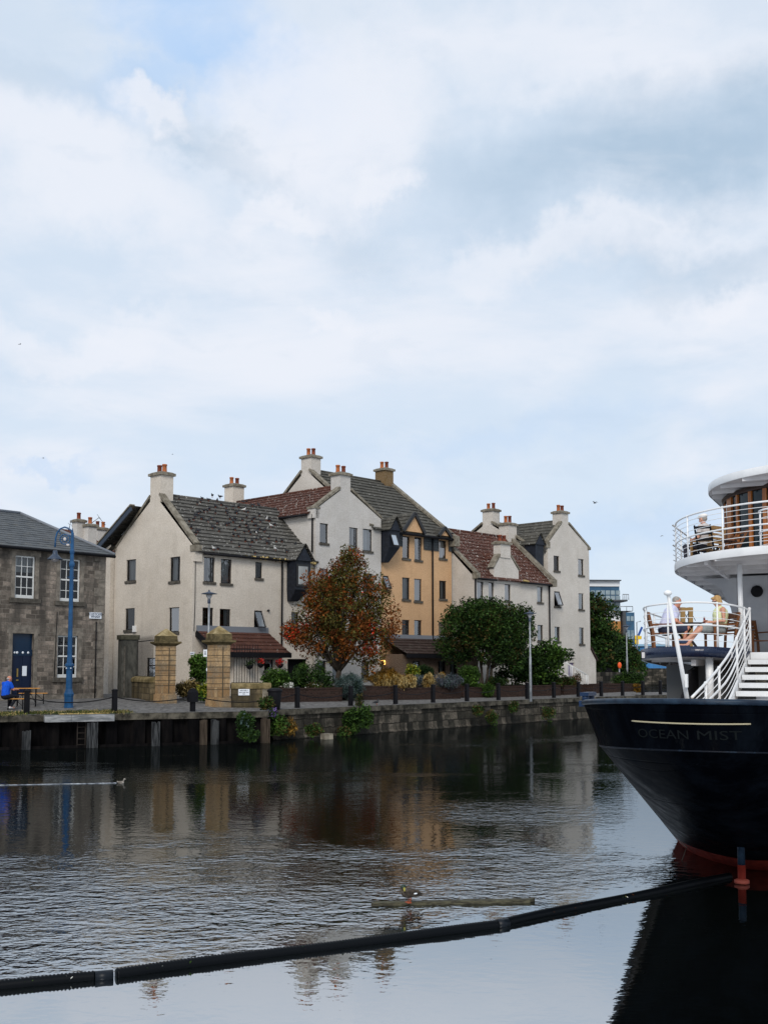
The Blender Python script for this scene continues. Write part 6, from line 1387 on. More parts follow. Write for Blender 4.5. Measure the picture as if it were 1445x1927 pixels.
# decks
def Lz(f): return 3.46 - .055 * (f - 8.3)
def Uz(f): return 5.64 - .05 * (f - 9.6)
def smooth_path(pts_, n=6):
    P = [Vector(p) for p in pts_]; out = []
    for i in range(len(P) - 1):
        a, b, c, d = P[max(i - 1, 0)], P[i], P[i + 1], P[min(i + 2, len(P) - 1)]
        for j in range(n): t_ = j / n; out.append(.5 * ((2 * b) + (c - a) * t_ + (2 * a - 5 * b + 4 * c - d) * t_ ** 2 + (3 * b - a - 3 * c + d) * t_ ** 3))
    out.append(P[-1]); return out
LOBE = smooth_path([(-1.40, 10.25), (-1.43, 9.7), (-1.62, 8.9), (-2.02, 8.38), (-2.52, 8.28), (-3.05, 8.46), (-3.52, 8.92), (-3.76, 9.7), (-3.78, 11.0), (-3.6, 14)], 6)
def deck_slab(outline, zf, th, mb, mi=0): 
    n = len(outline); mb.add([(x, f, zf(f) - th) for x, f in outline] + [(x, f, zf(f)) for x, f in outline], [tuple(range(n)), tuple(range(n, 2 * n))] + [(i, (i + 1) % n, n + (i + 1) % n, n + i) for i in range(n)], mi)
lower = None
for sg in (-1, 1):
    ol = [(-sg * p.x * -1 if sg > 0 else p.x, p.y) for p in LOBE]; ol = [(abs(x) * sg, f) for x, f in ol]; ol2 = ol + [(1.39 * sg, 14.0)]
    mb = MB(); deck_slab(ol2, Lz, .06, mb)
    if lower is None: lower = part('lower_deck', mb, M_SHIPW, ship)
    else: part('starboard_deck', mb, M_SHIPW, lower)
    rm = MB(); k_ = len(ol)
    for i in range(k_ - 1):
        (x0, f0), (x1, f1) = ol[i], ol[i + 1]; d = Vector((x1 - x0, f1 - f0)).normalized(); n = Vector((d.y, -d.x)) * (sg if sg < 0 else 1) * .02
        if n.dot(Vector((x0 - sg * 2.4, f0 - 10.5))) < 0: n = -n
        rm.add([(x0 + n.x, f0 + n.y, Lz(f0) - .21), (x1 + n.x, f1 + n.y, Lz(f1) - .21), (x1 + n.x, f1 + n.y, Lz(f1) + .02), (x0 + n.x, f0 + n.y, Lz(f0) + .02), (x0 - n.x, f0 - n.y, Lz(f0) + .02), (x1 - n.x, f1 - n.y, Lz(f1) + .02), (x0 - n.x, f0 - n.y, Lz(f0) - .21), (x1 - n.x, f1 - n.y, Lz(f1) - .21)], [(0, 1, 2, 3), (3, 2, 5, 4), (6, 7, 5, 4), (0, 1, 7, 6)], 0, True)
    part('navy_rim', rm, M_NAVY, lower)
    bm_ = MB(); 
    for f in (8.9, 9.7, 10.5, 11.3, 12.1): 
        xs_ = sorted(abs(p.x) for p in LOBE if abs(p.y - f) < .35); x0, x1 = max(1.45, min(xs_)), max(xs_); bm_.box(min(sg * x0, sg * x1) + .05, max(sg * x0, sg * x1) - .05, f - .03, f + .03, Lz(f) - .19, Lz(f) - .061)
    bm_.box(min(sg * 2.3, sg * 2.4), max(sg * 2.3, sg * 2.4), 8.5, 13.5, Lz(11) - .25, Lz(11) - .12); part('beam', bm_, M_SHIPU, lower)
mb = MB(); deck_slab([(-1.385, 10.0), (1.385, 10.0), (1.385, 14), (-1.385, 14)], Lz, .16, mb); part('landing', mb, M_SHIPW, lower)
def railing(par, path, zf, h, post_at, wires=(.16, .31, .66, .81), mid=.5, rt=.021, rm_=.019, rw=.0075, rp_=.021, name='railing'):
    mb = MB(); up = lambda k: [Vector((p[0], p[1], zf(p[1]) + h * k)) for p in path]
    mb.tube(up(1.0), rt, 8); mb.tube(up(mid), rm_, 8)
    for w_ in wires: mb.tube(up(w_), rw, 5)
    L = [0.0]
    for a, b in zip(path, path[1:]): L.append(L[-1] + math.hypot(b[0] - a[0], b[1] - a[1]))
    for s_ in post_at:
        i = max(j for j in range(len(L)) if L[j] <= s_ + 1e-6); i = min(i, len(path) - 2); k = (s_ - L[i]) / max(1e-6, L[i + 1] - L[i]); x = path[i][0] + (path[i + 1][0] - path[i][0]) * k; f = path[i][1] + (path[i + 1][1] - path[i][1]) * k
        mb.tube([(x, f, zf(f) - .05), (x, f, zf(f) + h + .02)], rp_, 8)
        for z_ in (h * mid, h): mb.ball((x, f, zf(f) + z_), rp_ * 1.5, 8, 6)
    return part(name, mb, M_SHIPW, par)
rail_path = [(p.x + (.04 if p.x > -2 else .05) * (1 if p.x < -2.4 else -.6), p.y + .03) for p in LOBE if p.y < 13.2]
railing(lower, rail_path, Lz, .98, (.02, .55, 1.75, 2.9, 3.75, 4.6, 5.6, 6.6))
railing(lower, [(-x, f) for x, f in rail_path], Lz, .98, (.02, .55, 1.75, 2.9, 3.75, 4.6, 5.6, 6.6))
for sg in (-1, 1):
    part('deck_post', MB().tube([(sg * 1.62, 10.3, Lz(10.3)), (sg * 1.62, 10.3, Uz(10.3) - .2)], .058, 10), M_SHIPW, ship); part('deck_post', MB().tube([(sg * 2.06, 8.75, 1.9), (sg * 2.06, 8.75, Lz(8.75) - .1)], .085, 10), M_SHIPW, ship)
mb = MB(); 
for sg in (-1, 1): mb.box(min(sg * 1.9, sg * 3.15), max(sg * 1.9, sg * 3.15), 9.4, 14, 1.6, Lz(11.5) - .2)
part('deckhouse_wall', mb, mat('deckhouse_grey', (.075, .08, .085), .6, .3), ship)
for sg in (-1, 1): part('wing_plate', MB().prism([(7.2, 1.9), (9.35, 1.9), (9.35, 3.05), (8.6, 2.95)], sg * 2.42, sg * 2.50, 'x'), M_BLACK, ship)
# house under the upper deck
mb = MB(); mb.box(-2.1, 2.1, 12.8, 24, Lz(12.8) - .3, Uz(12.8) - .15)
for sg in (-1, 1):
    pr = [(0, 0)] ; z0, z1 = Lz(12.6) , Uz(12.6) - .2; q = [(2.1, z0), (2.12, z0 + .2), (2.16, z0 + .8), (2.26, z0 + 1.3), (2.5, z1 - .25), (2.95, z1), (2.1, z1)]; mb.prism([(sg * a, b) for a, b in q], 12.7, 13.0, 'y')
hw_ = part('house_wall', mb, mat('house_wall_paint', rough=.55, spec=.25, fn=f_noisy((.36, .37, .40), (.44, .45, .47), 1.2, .05)), ship)
mb = MB(); mb.lathe([(.01, 0), (.13, .0), (.15, .06), (.10, .09), (.01, .09)], 0, 0, 16).xf(Matrix.Translation((-1.62, 12.8, 4.93)) @ Matrix.Rotation(R(90), 4, 'X')); part('ventilator', mb, M_BLACK, hw_)
# upper deck
def half_ellipse(tip, hw__, Le, fend, n=18):
    q = [(-hw__, fend)] + [(-hw__ * math.sin(a), tip + Le * (1 - math.cos(a))) for a in np.linspace(math.pi / 2, 0, n)]; return q + [(-x, f) for x, f in reversed(q[:-1])]
UO = half_ellipse(8.95, 3.43, 3.1, 24)
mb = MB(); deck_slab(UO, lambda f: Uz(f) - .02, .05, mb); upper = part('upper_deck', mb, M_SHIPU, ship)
def fascia(outline, zf, z0, z1, par, m_, name, bulge=.03):
    mb = MB(); n = len(outline); prof = [(0, z0), (bulge, z0 + (z1 - z0) * .12), (bulge * 1.2, (z0 + z1) / 2), (bulge, z1 - (z1 - z0) * .12), (0, z1)]; k = len(prof)
    for i, (x, f) in enumerate(outline):
        a, b = outline[max(i - 1, 0)], outline[min(i + 1, n - 1)]; d = Vector((b[0] - a[0], b[1] - a[1])).normalized(); nn = Vector((-d.y, d.x)) * -1
        if nn.dot(Vector((x, f - 14))) < 0: nn = -nn
        for o_, z in prof: mb.v.append((x + nn.x * o_, f + nn.y * o_, zf(f) + z))
    for i in range(n - 1):
        for j in range(k - 1): a = i * k + j; mb.f.append((a, a + k, a + k + 1, a + 1)); mb.m.append(0); mb.sm.append(True)
    return part(name, mb, m_, par)
fascia(UO, Uz, -.165, .02, upper, M_SHIPW, 'white_rim', .006)
bm_ = MB()
for f in (9.6, 10.4, 11.2, 12.0): 
    x = 3.43 * math.sqrt(max(0, 1 - (1 - min(1, (f - 8.95) / 3.1)) ** 2)) - .06; bm_.box(-x, x, f - .035, f + .035, Uz(f) - .2, Uz(f) - .068)
for f in (13, 14, 15, 16, 17, 18): 
    for sg in (-1, 1): bm_.box(min(sg * 2.12, sg * 3.38), max(sg * 2.12, sg * 3.38), f - .035, f + .035, Uz(f) - .2, Uz(f) - .068)
for x in (-2.3, -.8, .8, 2.3): bm_.bar((x, 9.9, Uz(9.9) - .17), (x, 12.7, Uz(12.7) - .17), .09, .12)
part('beam', bm_, M_SHIPU, upper)
rp_path = [(x * .985, f + .05) for x, f in UO if f < 20]; tot = sum(math.hypot(b[0] - a[0], b[1] - a[1]) for a, b in zip(rp_path, rp_path[1:])) if False else 0
rp_path = smooth_path([(p[0], p[1], 0) for p in half_ellipse(9.0, 3.39, 3.05, 19, 12)], 3); rp_path = [(p.x, p.y) for p in rp_path]
Ltot = sum(math.hypot(b[0] - a[0], b[1] - a[1]) for a, b in zip(rp_path, rp_path[1:]))
railing(upper, rp_path, Uz, 1.0, [Ltot / 2 + d for d in np.arange(-9.6, 9.7, 1.28)], wires=(.13, .26, .38, .63, .76, .88))
gd = [(-.3 + .85 * math.cos(a), 10.25 + .55 * math.sin(a)) for a in np.linspace(R(170), R(370), 16)]
railing(upper, gd, Uz, .98, (.02, .6, 1.2, 1.8), wires=(.18, .34, .66, .82), name='companion_railing')
lp = MB(); lp.ball((-.75, 10.9, Uz(10.9) - .25), (.22, .22, .07), 16, 8); part('deck_lamp', lp, M_SHIPW, upper)
# stair
st = None; nst = 8; f0, f1 = 10.0, 6.7; z0, z1 = Lz(10), 2.02
mb = MB()
for i in range(1, nst):
    f = f0 + (f1 - f0) * i / nst; z = z0 + (z1 - z0) * i / nst; mb.box(-1.37, 1.37, f - .02, f + .34, z - .03, z); mb.taper(-1.37, 1.37, f - .03, f - .018, z - .105, -1.37, 1.37, f - .05, f - .03, z + .002)
st = part('stair', mb, M_SHIPW, ship)
for sg in (-1, 1):
    x = sg * 1.41; mb = MB(); mb.prism([(f0 + .05, z0 - .32), (f0 + .05, z0 + .01), (f1 - .1, z1 + .06), (f1 - .1, z1 - .25)], x - .022, x + .022, 'x'); part('stringer', mb, M_SHIPW, st)
    cv = smooth_path([(x - sg * .0, 10.2, z0 + 1.0), (x, 9.9, z0 + .86), (x, 8.8, 3.80), (x, 7.5, 3.31), (x, 5.7, 2.87), (x, 3.75, 2.49)], 6); hr = MB(); hr.tube(cv, .026, 8)
    def low(k): return [p - Vector((0, 0, k * (1.0 if p.y > 7 else .62 + .38 * (p.y - 3.75) / 3.25))) for p in cv]
    hr.tube(low(.46), .023, 8)
    for k in (.15, .31, .62, .76): hr.tube([p for p in low(k) if p.z > 2.2 + sheer(p.y, 2.6)], .010, 5)
    for f, drop in ((10.2, 1.05), (9.45, .95), (8.3, .95), (6.3, .9), (5.1, .85)):
        p = min(cv, key=lambda q: abs(q.y - f)); hr.tube([p + Vector((0, 0, .03)), p - Vector((0, 0, drop))], .026, 8); hr.ball(p, .038, 8, 6)
    part('handrail', hr, M_SHIPW, st)
# flagstaff
a, b = Vector((-.14, -2.5, 2.45)), Vector((-.17, -3.4, 3.86)); fs_ = part('flagstaff', MB().tube([a, a.lerp(b, .18), b], [.027, .027, .021], 10), M_SHIPW, ship)
part('socket', MB().tube([a - (b - a) * .02, a.lerp(b, .12)], .034, 10), mat('socket_grey', (.10, .14, .17), .5, .4), fs_); part('truck', MB().ball(b + (b - a).normalized() * .02, (.05, .05, .034), 12, 8), M_SHIPW, fs_)
mb = MB(); c_ = a.lerp(b, .30); mb.box(c_.x + .02, c_.x + .05, c_.y - .02, c_.y + .03, c_.z - .1, c_.z + .06); part('cleat', mb, M_SHIPW, fs_)
# wheelhouse on the upper deck
def Rz(f): return 7.80 - .045 * (f - 12)
DH = half_ellipse(13.0, 2.78, 2.5, 22, 26); cl = [0.0]
for p, q in zip(DH, DH[1:]): cl.append(cl[-1] + math.hypot(q[0] - p[0], q[1] - p[1]))
def along(s_): 
    i = min(max(j for j in range(len(cl)) if cl[j] <= s_), len(DH) - 2); k = (s_ - cl[i]) / (cl[i + 1] - cl[i]); return Vector((DH[i][0] + (DH[i + 1][0] - DH[i][0]) * k, DH[i][1] + (DH[i + 1][1] - DH[i][1]) * k))
gl = MB(); n = len(DH); gl.v = [(x, f, Uz(f)) for x, f in DH] + [(x, f, Rz(f)) for x, f in DH]; gl.f = [(i, i + 1, n + i + 1, n + i) for i in range(n - 1)]; gl.m = [0] * (n - 1); gl.sm = [True] * (n - 1)
whs = part('wheelhouse', gl, mat('wheelhouse_glass', rough=.06, spec=.35, fn=f_noisy((.003, .006, .010), (.006, .018, .024), .8, .1, bd=.05)), ship)
T0 = cl[-1] / 2
def at_px(px):
    best = min((s_ for s_ in np.arange(T0 - 4.6, T0, .02)), key=lambda s_: abs(pxof((SF.M @ Vector((along(s_).x, along(s_).y, 0))).xy) - px)); return best - T0
for d, wdt in ((-6.5, .10), (-5.6, .10), (at_px(1365.5), .13), (at_px(1379), .34), (at_px(1394), .08), (at_px(1418), .11), (at_px(1446), .12), (-.9, .12), (0, .12), (.9, .12), (1.8, .12), (2.7, .12), (3.6, .12), (4.6, .12)):
    p, q = along(T0 + d - wdt / 2), along(T0 + d + wdt / 2); e = (q - p).normalized(); nn = Vector((e.y, -e.x)); m_ = (p + q) / 2
    if nn.dot(m_ - Vector((0, 16))) < 0: nn = -nn
    mb = MB(); mb.add([(c.x + nn.x * o_, c.y + nn.y * o_, zz) for zz in (Uz(m_.y), Rz(m_.y)) for o_ in (-.03, .05) for c in (p, q)], [(0, 2, 3, 1), (4, 5, 7, 6), (0, 1, 5, 4), (2, 6, 7, 3), (0, 4, 6, 2), (1, 3, 7, 5)]); part('window_post', mb, M_WOODV, whs)
mb = MB(); mb.tube([(x * 1.012, f - .02, Rz(f) - .07) for x, f in DH], .07, 6); part('head_rail', mb, mat('dark_mahogany', (.03, .012, .006), .4, .4), whs)
p = along(T0 + at_px(1377)); mb = MB(); mb.box(-.07, .07, -.012, .012, -.09, .09).xf(Matrix.Translation((p.x * 1.03, p.y - .07, Rz(p.y) - .42)) @ Matrix.Rotation(R(-40), 4, 'Z')); part('yellow_notice', mb, M_YELLOW, whs)
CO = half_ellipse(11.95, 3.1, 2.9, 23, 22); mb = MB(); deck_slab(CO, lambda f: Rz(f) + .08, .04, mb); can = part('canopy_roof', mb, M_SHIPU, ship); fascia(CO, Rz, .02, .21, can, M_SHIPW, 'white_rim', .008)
mb = MB(); deck_slab(CO, lambda f: Rz(f) + .215, .03, mb); part('roof_top', mb, M_SHIPW, can)
bm_ = MB()
for f in (12.6, 13.3, 14.0, 14.7): x = 3.1 * math.sqrt(max(0, 1 - (1 - min(1, (f - 11.95) / 2.9)) ** 2)) - .08; bm_.box(-x, x, f - .03, f + .03, Rz(f) - .06, Rz(f) + .039)
part('beam', bm_, M_SHIPU, can)
# ------------------------------------------------------------------ floating boom, plank
def boom(label, p0, p1, r, sleeve0=0, sleeve1=0):
    a, b = onz(*p0, .018), onz(*p1, .018); L = (b - a).length; k = (b - a) / L; o = thing('floating_boom', label, 'boom', a, rz=math.atan2(k.y, k.x), group='black corrugated floating boom'); n = int((L - sleeve0 - sleeve1) / .018); mb = MB()
    xs_ = [sleeve0 + (L - sleeve0 - sleeve1) * i / n for i in range(n + 1)]
    mb.tube([(x, .018 * math.sin(x * 1.3), .006 * math.sin(x * 2.1)) for x in xs_], [r + (.006 if i % 2 else -.004) for i in range(n + 1)], 14); part('hose', mb, M_BOOM, o)
    for x0, x1 in ((0, sleeve0), (L - sleeve1, L)):
        if x1 - x0 > .02: part('sleeve', MB().tube([(x0, 0, 0), (x1, 0, 0)], r + .006, 16), mat('boom_sleeve', (.006, .009, .014), .4, .2), o)
    lf = leaf_mesh('leaf_litter', [L_YELLOW, L_GREEN, L_WFLOW, L_RUST], [(random.uniform(0, L), -r * .8, r * .5) for _ in range(int(L * 1.6))], 2, (.05, .012, .02), .028, (.15, 1, .25, .5)); part('leaf_litter', lf, None, o)['kind'] = 'stuff'; return o
boom('black floating boom length in the lower left corner with a smooth blue-black end sleeve', (-60, 1862), (213, 1836), .052, 0, .17)
boom('longest black floating boom length across the middle of the water', (219, 1834), (955, 1738), .057, 0, .16)
boom('black floating boom length running to the red rudder post', (938, 1739), (1372, 1649), .052)
a, b = onz(705, 1699, .03), onz(995, 1693, .03); k = b - a; L = k.length; pa = math.atan2(k.y, k.x)
pk = MB(); n = 14
pk.v = []; 
for i in range(n + 1):
    x = L * i / n; e = .0 if i == 0 else 0
    for y, z in ((-.05, -.03), (.05, -.03), (.05, .010), (-.05, .010)): pk.v.append((x + (.09 if (i == n and y > 0) else 0) - (.05 if i == 0 and y < 0 else 0), y + random.uniform(-.004, .004), z + random.uniform(-.0015, .0015)))
for i in range(n):
    for j in range(4): a_ = i * 4; pk.f.append((a_ + j, a_ + (j + 1) % 4, a_ + 4 + (j + 1) % 4, a_ + 4 + j)); pk.m.append(0); pk.sm.append(False)
pk.f += [(0, 1, 2, 3), (n * 4 + 3, n * 4 + 2, n * 4 + 1, n * 4)]; pk.m += [0, 0]; pk.sm += [False, False]
solo('floating_plank', pk, M_PLANK, 'mossy timber plank floating level on the water with a duck on it', 'plank', tuple(a), rz=pa)
# ------------------------------------------------------------------ people, birds
SKIN = mat('skin', rough=.55, spec=.3, fn=f_noisy((.50, .25, .17), (.58, .31, .22), 9, .05)); SKINR = mat('skin_tanned', rough=.55, spec=.3, fn=f_noisy((.46, .19, .12), (.55, .25, .17), 9, .05))
def cloth(name, c, k=1.25): return mat(name, rough=.9, spec=.1, fn=f_noisy(c, tuple(min(1, x * k) for x in c), 8, .4, bd=.02))
HAIRB = mat('hair_blonde', rough=.6, spec=.3, fn=f_noisy((.36, .21, .08), (.55, .36, .16), 14, .5, (1, 1, .2)))
HAIRG = mat('hair_grey', rough=.7, spec=.2, fn=f_noisy((.22, .20, .18), (.40, .38, .36), 14, .5))
def hand(mb, w_, d, up, curl=.6, s=1.0):
    """palm, four unequal bent fingers and a thumb from the wrist w_ towards d"""
    w_, d, up = Vector(w_), Vector(d).normalized(), Vector(up).normalized(); sd = d.cross(up).normalized(); pc = w_ + d * .045 * s
    mb.tube([w_, pc, w_ + d * .085 * s], [.024 * s, .032 * s, .030 * s], 8); mb.ball(pc, .03 * s, 8, 6)
    for i, (o_, l) in enumerate(((-.027, .068), (-.009, .078), (.009, .072), (.027, .058))):
        p0 = w_ + d * .08 * s + sd * o_ * s; d1 = (d - up * curl * .5).normalized(); p1 = p0 + d1 * l * .5 * s; d2 = (d - up * curl * 1.5).normalized(); p2 = p1 + d2 * l * .5 * s; limb(mb, [p0, p1, p2], [.0105 * s, .0095 * s, .008 * s])
    p0 = w_ + d * .03 * s - sd * .028 * s; p1 = p0 + (d * .7 - sd * .8).normalized() * .035 * s; p2 = p1 + (d - up * .4).normalized() * .032 * s; limb(mb, [p0, p1, p2], [.013 * s, .011 * s, .009 * s])
def head(mb, c, f, up=(0, 0, 1)):
    """head with jaw, nose, brow, lips and ears, looking along f"""
    c, f, up = Vector(c), Vector(f).normalized(), Vector(up); sd = f.cross(up).normalized(); up = sd.cross(f)
    i0 = len(mb.v); M = Matrix((f, -sd, up)).transposed().to_4x4(); M.translation = c
    h = MB(); h.ball((0, 0, .03), (.098, .076, .095), 14, 10); h.ball((.018, 0, -.045), (.072, .06, .075), 12, 8); h.ball((.055, 0, -.09), (.03, .03, .025), 8, 6); h.tube([(.09, 0, .025), (.112, 0, -.018)], [.010, .017], 8); h.ball((.108, 0, -.02), .016, 8, 6)
    for s_ in (-1, 1): h.ball((.004, s_ * .078, -.005), (.022, .012, .035), 8, 6); h.ball((.078, s_ * .033, .038), (.02, .026, .01), 8, 6); h.ball((.06, s_ * .045, -.03), (.026, .022, .026), 8, 6)
    h.ball((.088, 0, -.055), (.012, .026, .008), 8, 6); h.xf(M); mb.add(h.v, h.f, 0, True); return M
def eyes(par, M, col=(.03, .02, .015)):
    e = MB()
    for s_ in (-1, 1): e.ball((.086, s_ * .031, .018), (.010, .014, .008), 8, 6)
    e.xf(M); part('eye', e, mat('eye_dark', col, .3, .5), par)
def person(label, loc, rz, J, skin, wear, hairf, scale=1.0):
    """J: joints of a seated figure facing +x; one continuous body, clothes and hair as children"""
    o = bpy.data.objects.new('person', None); b = MB(); v = lambda k: Vector(J[k])
    limb(b, [v('hip'), v('waist'), v('chest'), v('neck')], [.155, .145, .165, .062]); b.ball(v('chest').lerp(v('neck'), .35), (.12, .19, .10), 12, 8); b.ball(v('hip'), (.15, .19, .13), 12, 8); limb(b, [v('neck') - Vector((0, 0, .04)), v('head') - Vector((0, 0, .06))], [.058, .052])
    M = head(b, v('head'), J['look'])
    for s_ in 'LR':
        limb(b, [v('sh' + s_), v('el' + s_), v('wr' + s_)], [.058, .044, .029]); hand(b, v('wr' + s_), J['hd' + s_], J.get('hu' + s_, (0, 0, 1)), J.get('curl', .7))
        limb(b, [v('th' + s_), v('kn' + s_), v('an' + s_)], [.092, .064, .040]); an = v('an' + s_); fd = Vector(J['ft' + s_]).normalized(); limb(b, [an, an + fd * .09 - Vector((0, 0, .03)), an + fd * .19 - Vector((0, 0, .045))], [.040, .038, .026])
    me = fuse(b, .0085, 2); me.materials.append(skin); o = bpy.data.objects.new('person', me); link(o); o.location = loc; o.rotation_euler = (0, 0, rz); o.scale = (scale,) * 3; tag(o, label, 'person'); o['off'] = (0, 0, 0)
    for name, fn, m_, vox in wear:
        w_ = MB(); fn(w_, v); mm = fuse(w_, vox, 2, name); mm.materials.append(m_); part(name, mm, None, o)
    h = MB(); hairf(h); 
    if h.v: h.xf(M); mm = fuse(h, .008, 1, 'hair'); mm.materials.append(J['hairm']); part('hair', mm, None, o)
    eyes(o, M); return o, M
# woman on the lower deck
def w_top(w_, v):
    limb(w_, [v('hip') + Vector((0, 0, .02)), v('waist'), v('chest'), v('chest').lerp(v('neck'), .7)], [.168, .162, .182, .095]); w_.ball(v('chest').lerp(v('neck'), .3), (.135, .165, .11), 12, 8); w_.ball(v('chest') + Vector((.10, 0, -.03)), (.08, .14, .09), 12, 8)
def w_shorts(w_, v):
    w_.ball(v('hip') - Vector((0, 0, .02)), (.17, .21, .14), 12, 8)
    for s_ in 'LR': limb(w_, [v('th' + s_), v('th' + s_).lerp(v('kn' + s_), .85)], [.108, .085])
def w_shoes(w_, v):
    for s_ in 'LR': a = v('an' + s_); limb(w_, [a - Vector((.03, 0, .03)), a + Vector((.06, 0, -.03)), a + Vector((.17, 0, -.025))], [.048, .05, .036])
def hair_bob(h): h.ball((-.022, 0, .045), (.108, .094, .100), 14, 10); h.ball((-.06, 0, -.03), (.06, .088, .085), 12, 8); h.ball((.015, .075, .005), (.045, .022, .08), 10, 7); h.ball((.015, -.075, .005), (.045, .022, .08), 10, 7); h.ball((.07, 0, .10), (.045, .07, .03), 10, 7)
JW = dict(hip=(0, 0, .54), waist=(-.03, 0, .70), chest=(-.05, 0, .90), neck=(-.03, 0, 1.06), head=(.03, 0, 1.19), look=(1, .15, -.38), shL=(-.04, .175, 1.0), elL=(-.02, .25, .73), wrL=(.22, .10, .70), hdL=(1, -.5, .15), shR=(-.04, -.175, 1.0), elR=(.0, -.24, .72), wrR=(.24, -.06, .72), hdR=(1, .3, .25), huL=(0, .4, 1), huR=(0, -.4, 1),
          thL=(.05, .10, .53), knL=(.46, .09, .56), anL=(.82, .02, .28), ftL=(1, 0, .35), thR=(.05, -.10, .53), knR=(.46, -.06, .55), anR=(.80, .06, .17), ftR=(1, 0, .3), hairm=HAIRB)
zd = SF.M @ Vector((-2.17, 10.1, Lz(10.1))); wp_ = atd(1352, 1200, 26.0); wl_ = Vector((wp_.x, 26.0, zd.z))
wo, MW = person('blonde woman in a lime sleeveless top and grey shorts, seated holding a phone', wl_, math.pi + .12, JW, SKIN, [('sleeveless_top', w_top, cloth('top_lime', (.60, .64, .38)), .011), ('shorts', w_shorts, cloth('shorts_grey', (.20, .22, .22)), .011), ('shoe', w_shoes, cloth('shoe_navy', (.03, .05, .10)), .010)], hair_bob)
sg_ = MB(); sg_.ball((.095, .034, .020), (.012, .03, .018), 10, 6); sg_.ball((.095, -.034, .020), (.012, .03, .018), 10, 6); sg_.tube([(.0, .083, .025), (.09, .066, .025), (.1, 0, .026), (.09, -.066, .025), (.0, -.083, .025)], .006, 6); sg_.xf(MW); part('sunglasses', sg_, M_BLACK, wo)
ph = MB().box(-.006, .006, -.035, .035, -.07, .07); solo('phone', ph, mat('phone_red', (.20, .02, .03), .3, .5), 'dark red phone held by the blonde woman', 'phone', tuple(wl_ + Vector((-.33, .0, .76))), rz=.2)
# man on the lower deck
def m_shirt(w_, v):
    limb(w_, [v('hip') + Vector((0, 0, .02)), v('waist'), v('chest'), v('chest').lerp(v('neck'), .75)], [.178, .172, .192, .10]); w_.ball(v('chest').lerp(v('neck'), .35), (.14, .20, .11), 12, 8)
    for s_ in 'LR': limb(w_, [v('sh' + s_), v('sh' + s_).lerp(v('el' + s_), .62)], [.078, .068])
def m_shorts(w_, v):
    w_.ball(v('hip') - Vector((0, 0, .02)), (.18, .205, .14), 12, 8)
    for s_ in 'LR': limb(w_, [v('th' + s_), v('th' + s_).lerp(v('kn' + s_), .9)], [.112, .09])
def m_long(w_, v):
    w_.ball(v('hip') - Vector((0, 0, .02)), (.18, .205, .14), 12, 8)
    for s_ in 'LR': limb(w_, [v('th' + s_), v('kn' + s_), v('an' + s_).lerp(v('kn' + s_), .08)], [.112, .082, .06])
def m_shoes(w_, v):
    for s_ in 'LR': a = v('an' + s_); limb(w_, [a - Vector((.03, 0, .03)), a + Vector((.06, 0, -.035)), a + Vector((.18, 0, -.045))], [.048, .05, .036])
def hair_short(h): h.ball((-.018, 0, .050), (.100, .082, .088), 14, 10); h.ball((-.055, 0, -.01), (.05, .07, .06), 10, 7)
JM = dict(hip=(0, 0, .54), waist=(.05, 0, .70), chest=(.14, 0, .90), neck=(.20, 0, 1.05), head=(.27, 0, 1.17), look=(1, -.2, -.15), shL=(.15, .185, 1.0), elL=(.30, .20, .76), wrL=(.33, .09, .99), hdL=(-.1, -.5, 1), shR=(.15, -.185, 1.0), elR=(.22, -.25, .72), wrR=(.44, -.12, .60), hdR=(1, .3, -.2), huL=(1, 0, 0), huR=(0, -.4, 1),
          thL=(.06, .11, .53), knL=(.48, .15, .55), anL=(.46, .15, .12), ftL=(1, 0, 0), thR=(.06, -.11, .53), knR=(.46, -.15, .55), anR=(.36, -.15, .12), ftR=(1, -.1, 0), hairm=HAIRG)
mp_ = atd(1252, 1200, 26.2); ml_ = Vector((mp_.x, 26.2, (SF.M @ Vector((0, 9.9, Lz(9.9)))).z))
person('man in a pale lavender shirt leaning forward at the lower deck table', ml_, -.15, JM, SKINR, [('shirt', m_shirt, cloth('shirt_lavender', (.50, .52, .68)), .012), ('shorts', m_shorts, cloth('shorts_dark', (.03, .035, .06)), .011), ('shoe', m_shoes, cloth('shoe_pale', (.4, .4, .38)), .010)], hair_short)
# man with a cap on the upper deck
def hair_none(h): h.ball((-.03, 0, .02), (.085, .078, .075), 12, 8)
JC = dict(JM, waist=(-.02, 0, .70), chest=(-.03, 0, .92), neck=(.0, 0, 1.08), head=(.04, 0, 1.22), look=(1, .1, -.15), shL=(-.02, .19, 1.02), elL=(.03, .25, .76), wrL=(.27, .14, .72), hdL=(1, -.3, 0), shR=(-.02, -.19, 1.02), elR=(.03, -.25, .76), wrR=(.27, -.14, .72), hdR=(1, .3, 0), hairm=HAIRG)
cp_ = SF.M @ Vector((-2.74, 12.1, Uz(12.1))); co, MC = person('seated man in a flat white cap and pale grey shirt on the upper deck', cp_, R(128), JC, SKIN, [('shirt', m_shirt, cloth('shirt_grey', (.46, .43, .42)), .012), ('trousers', m_long, cloth('trousers_dark', (.03, .03, .04)), .012), ('shoe', m_shoes, cloth('shoe_black', (.02, .02, .02)), .010)], hair_none)
k = MB(); k.ball((-.01, 0, .09), (.122, .104, .062), 14, 8); k.ball((.095, 0, .075), (.07, .08, .016), 12, 6); k.xf(MC); part('cap', k, cloth('cap_white', (.72, .70, .67), 1.1), co)
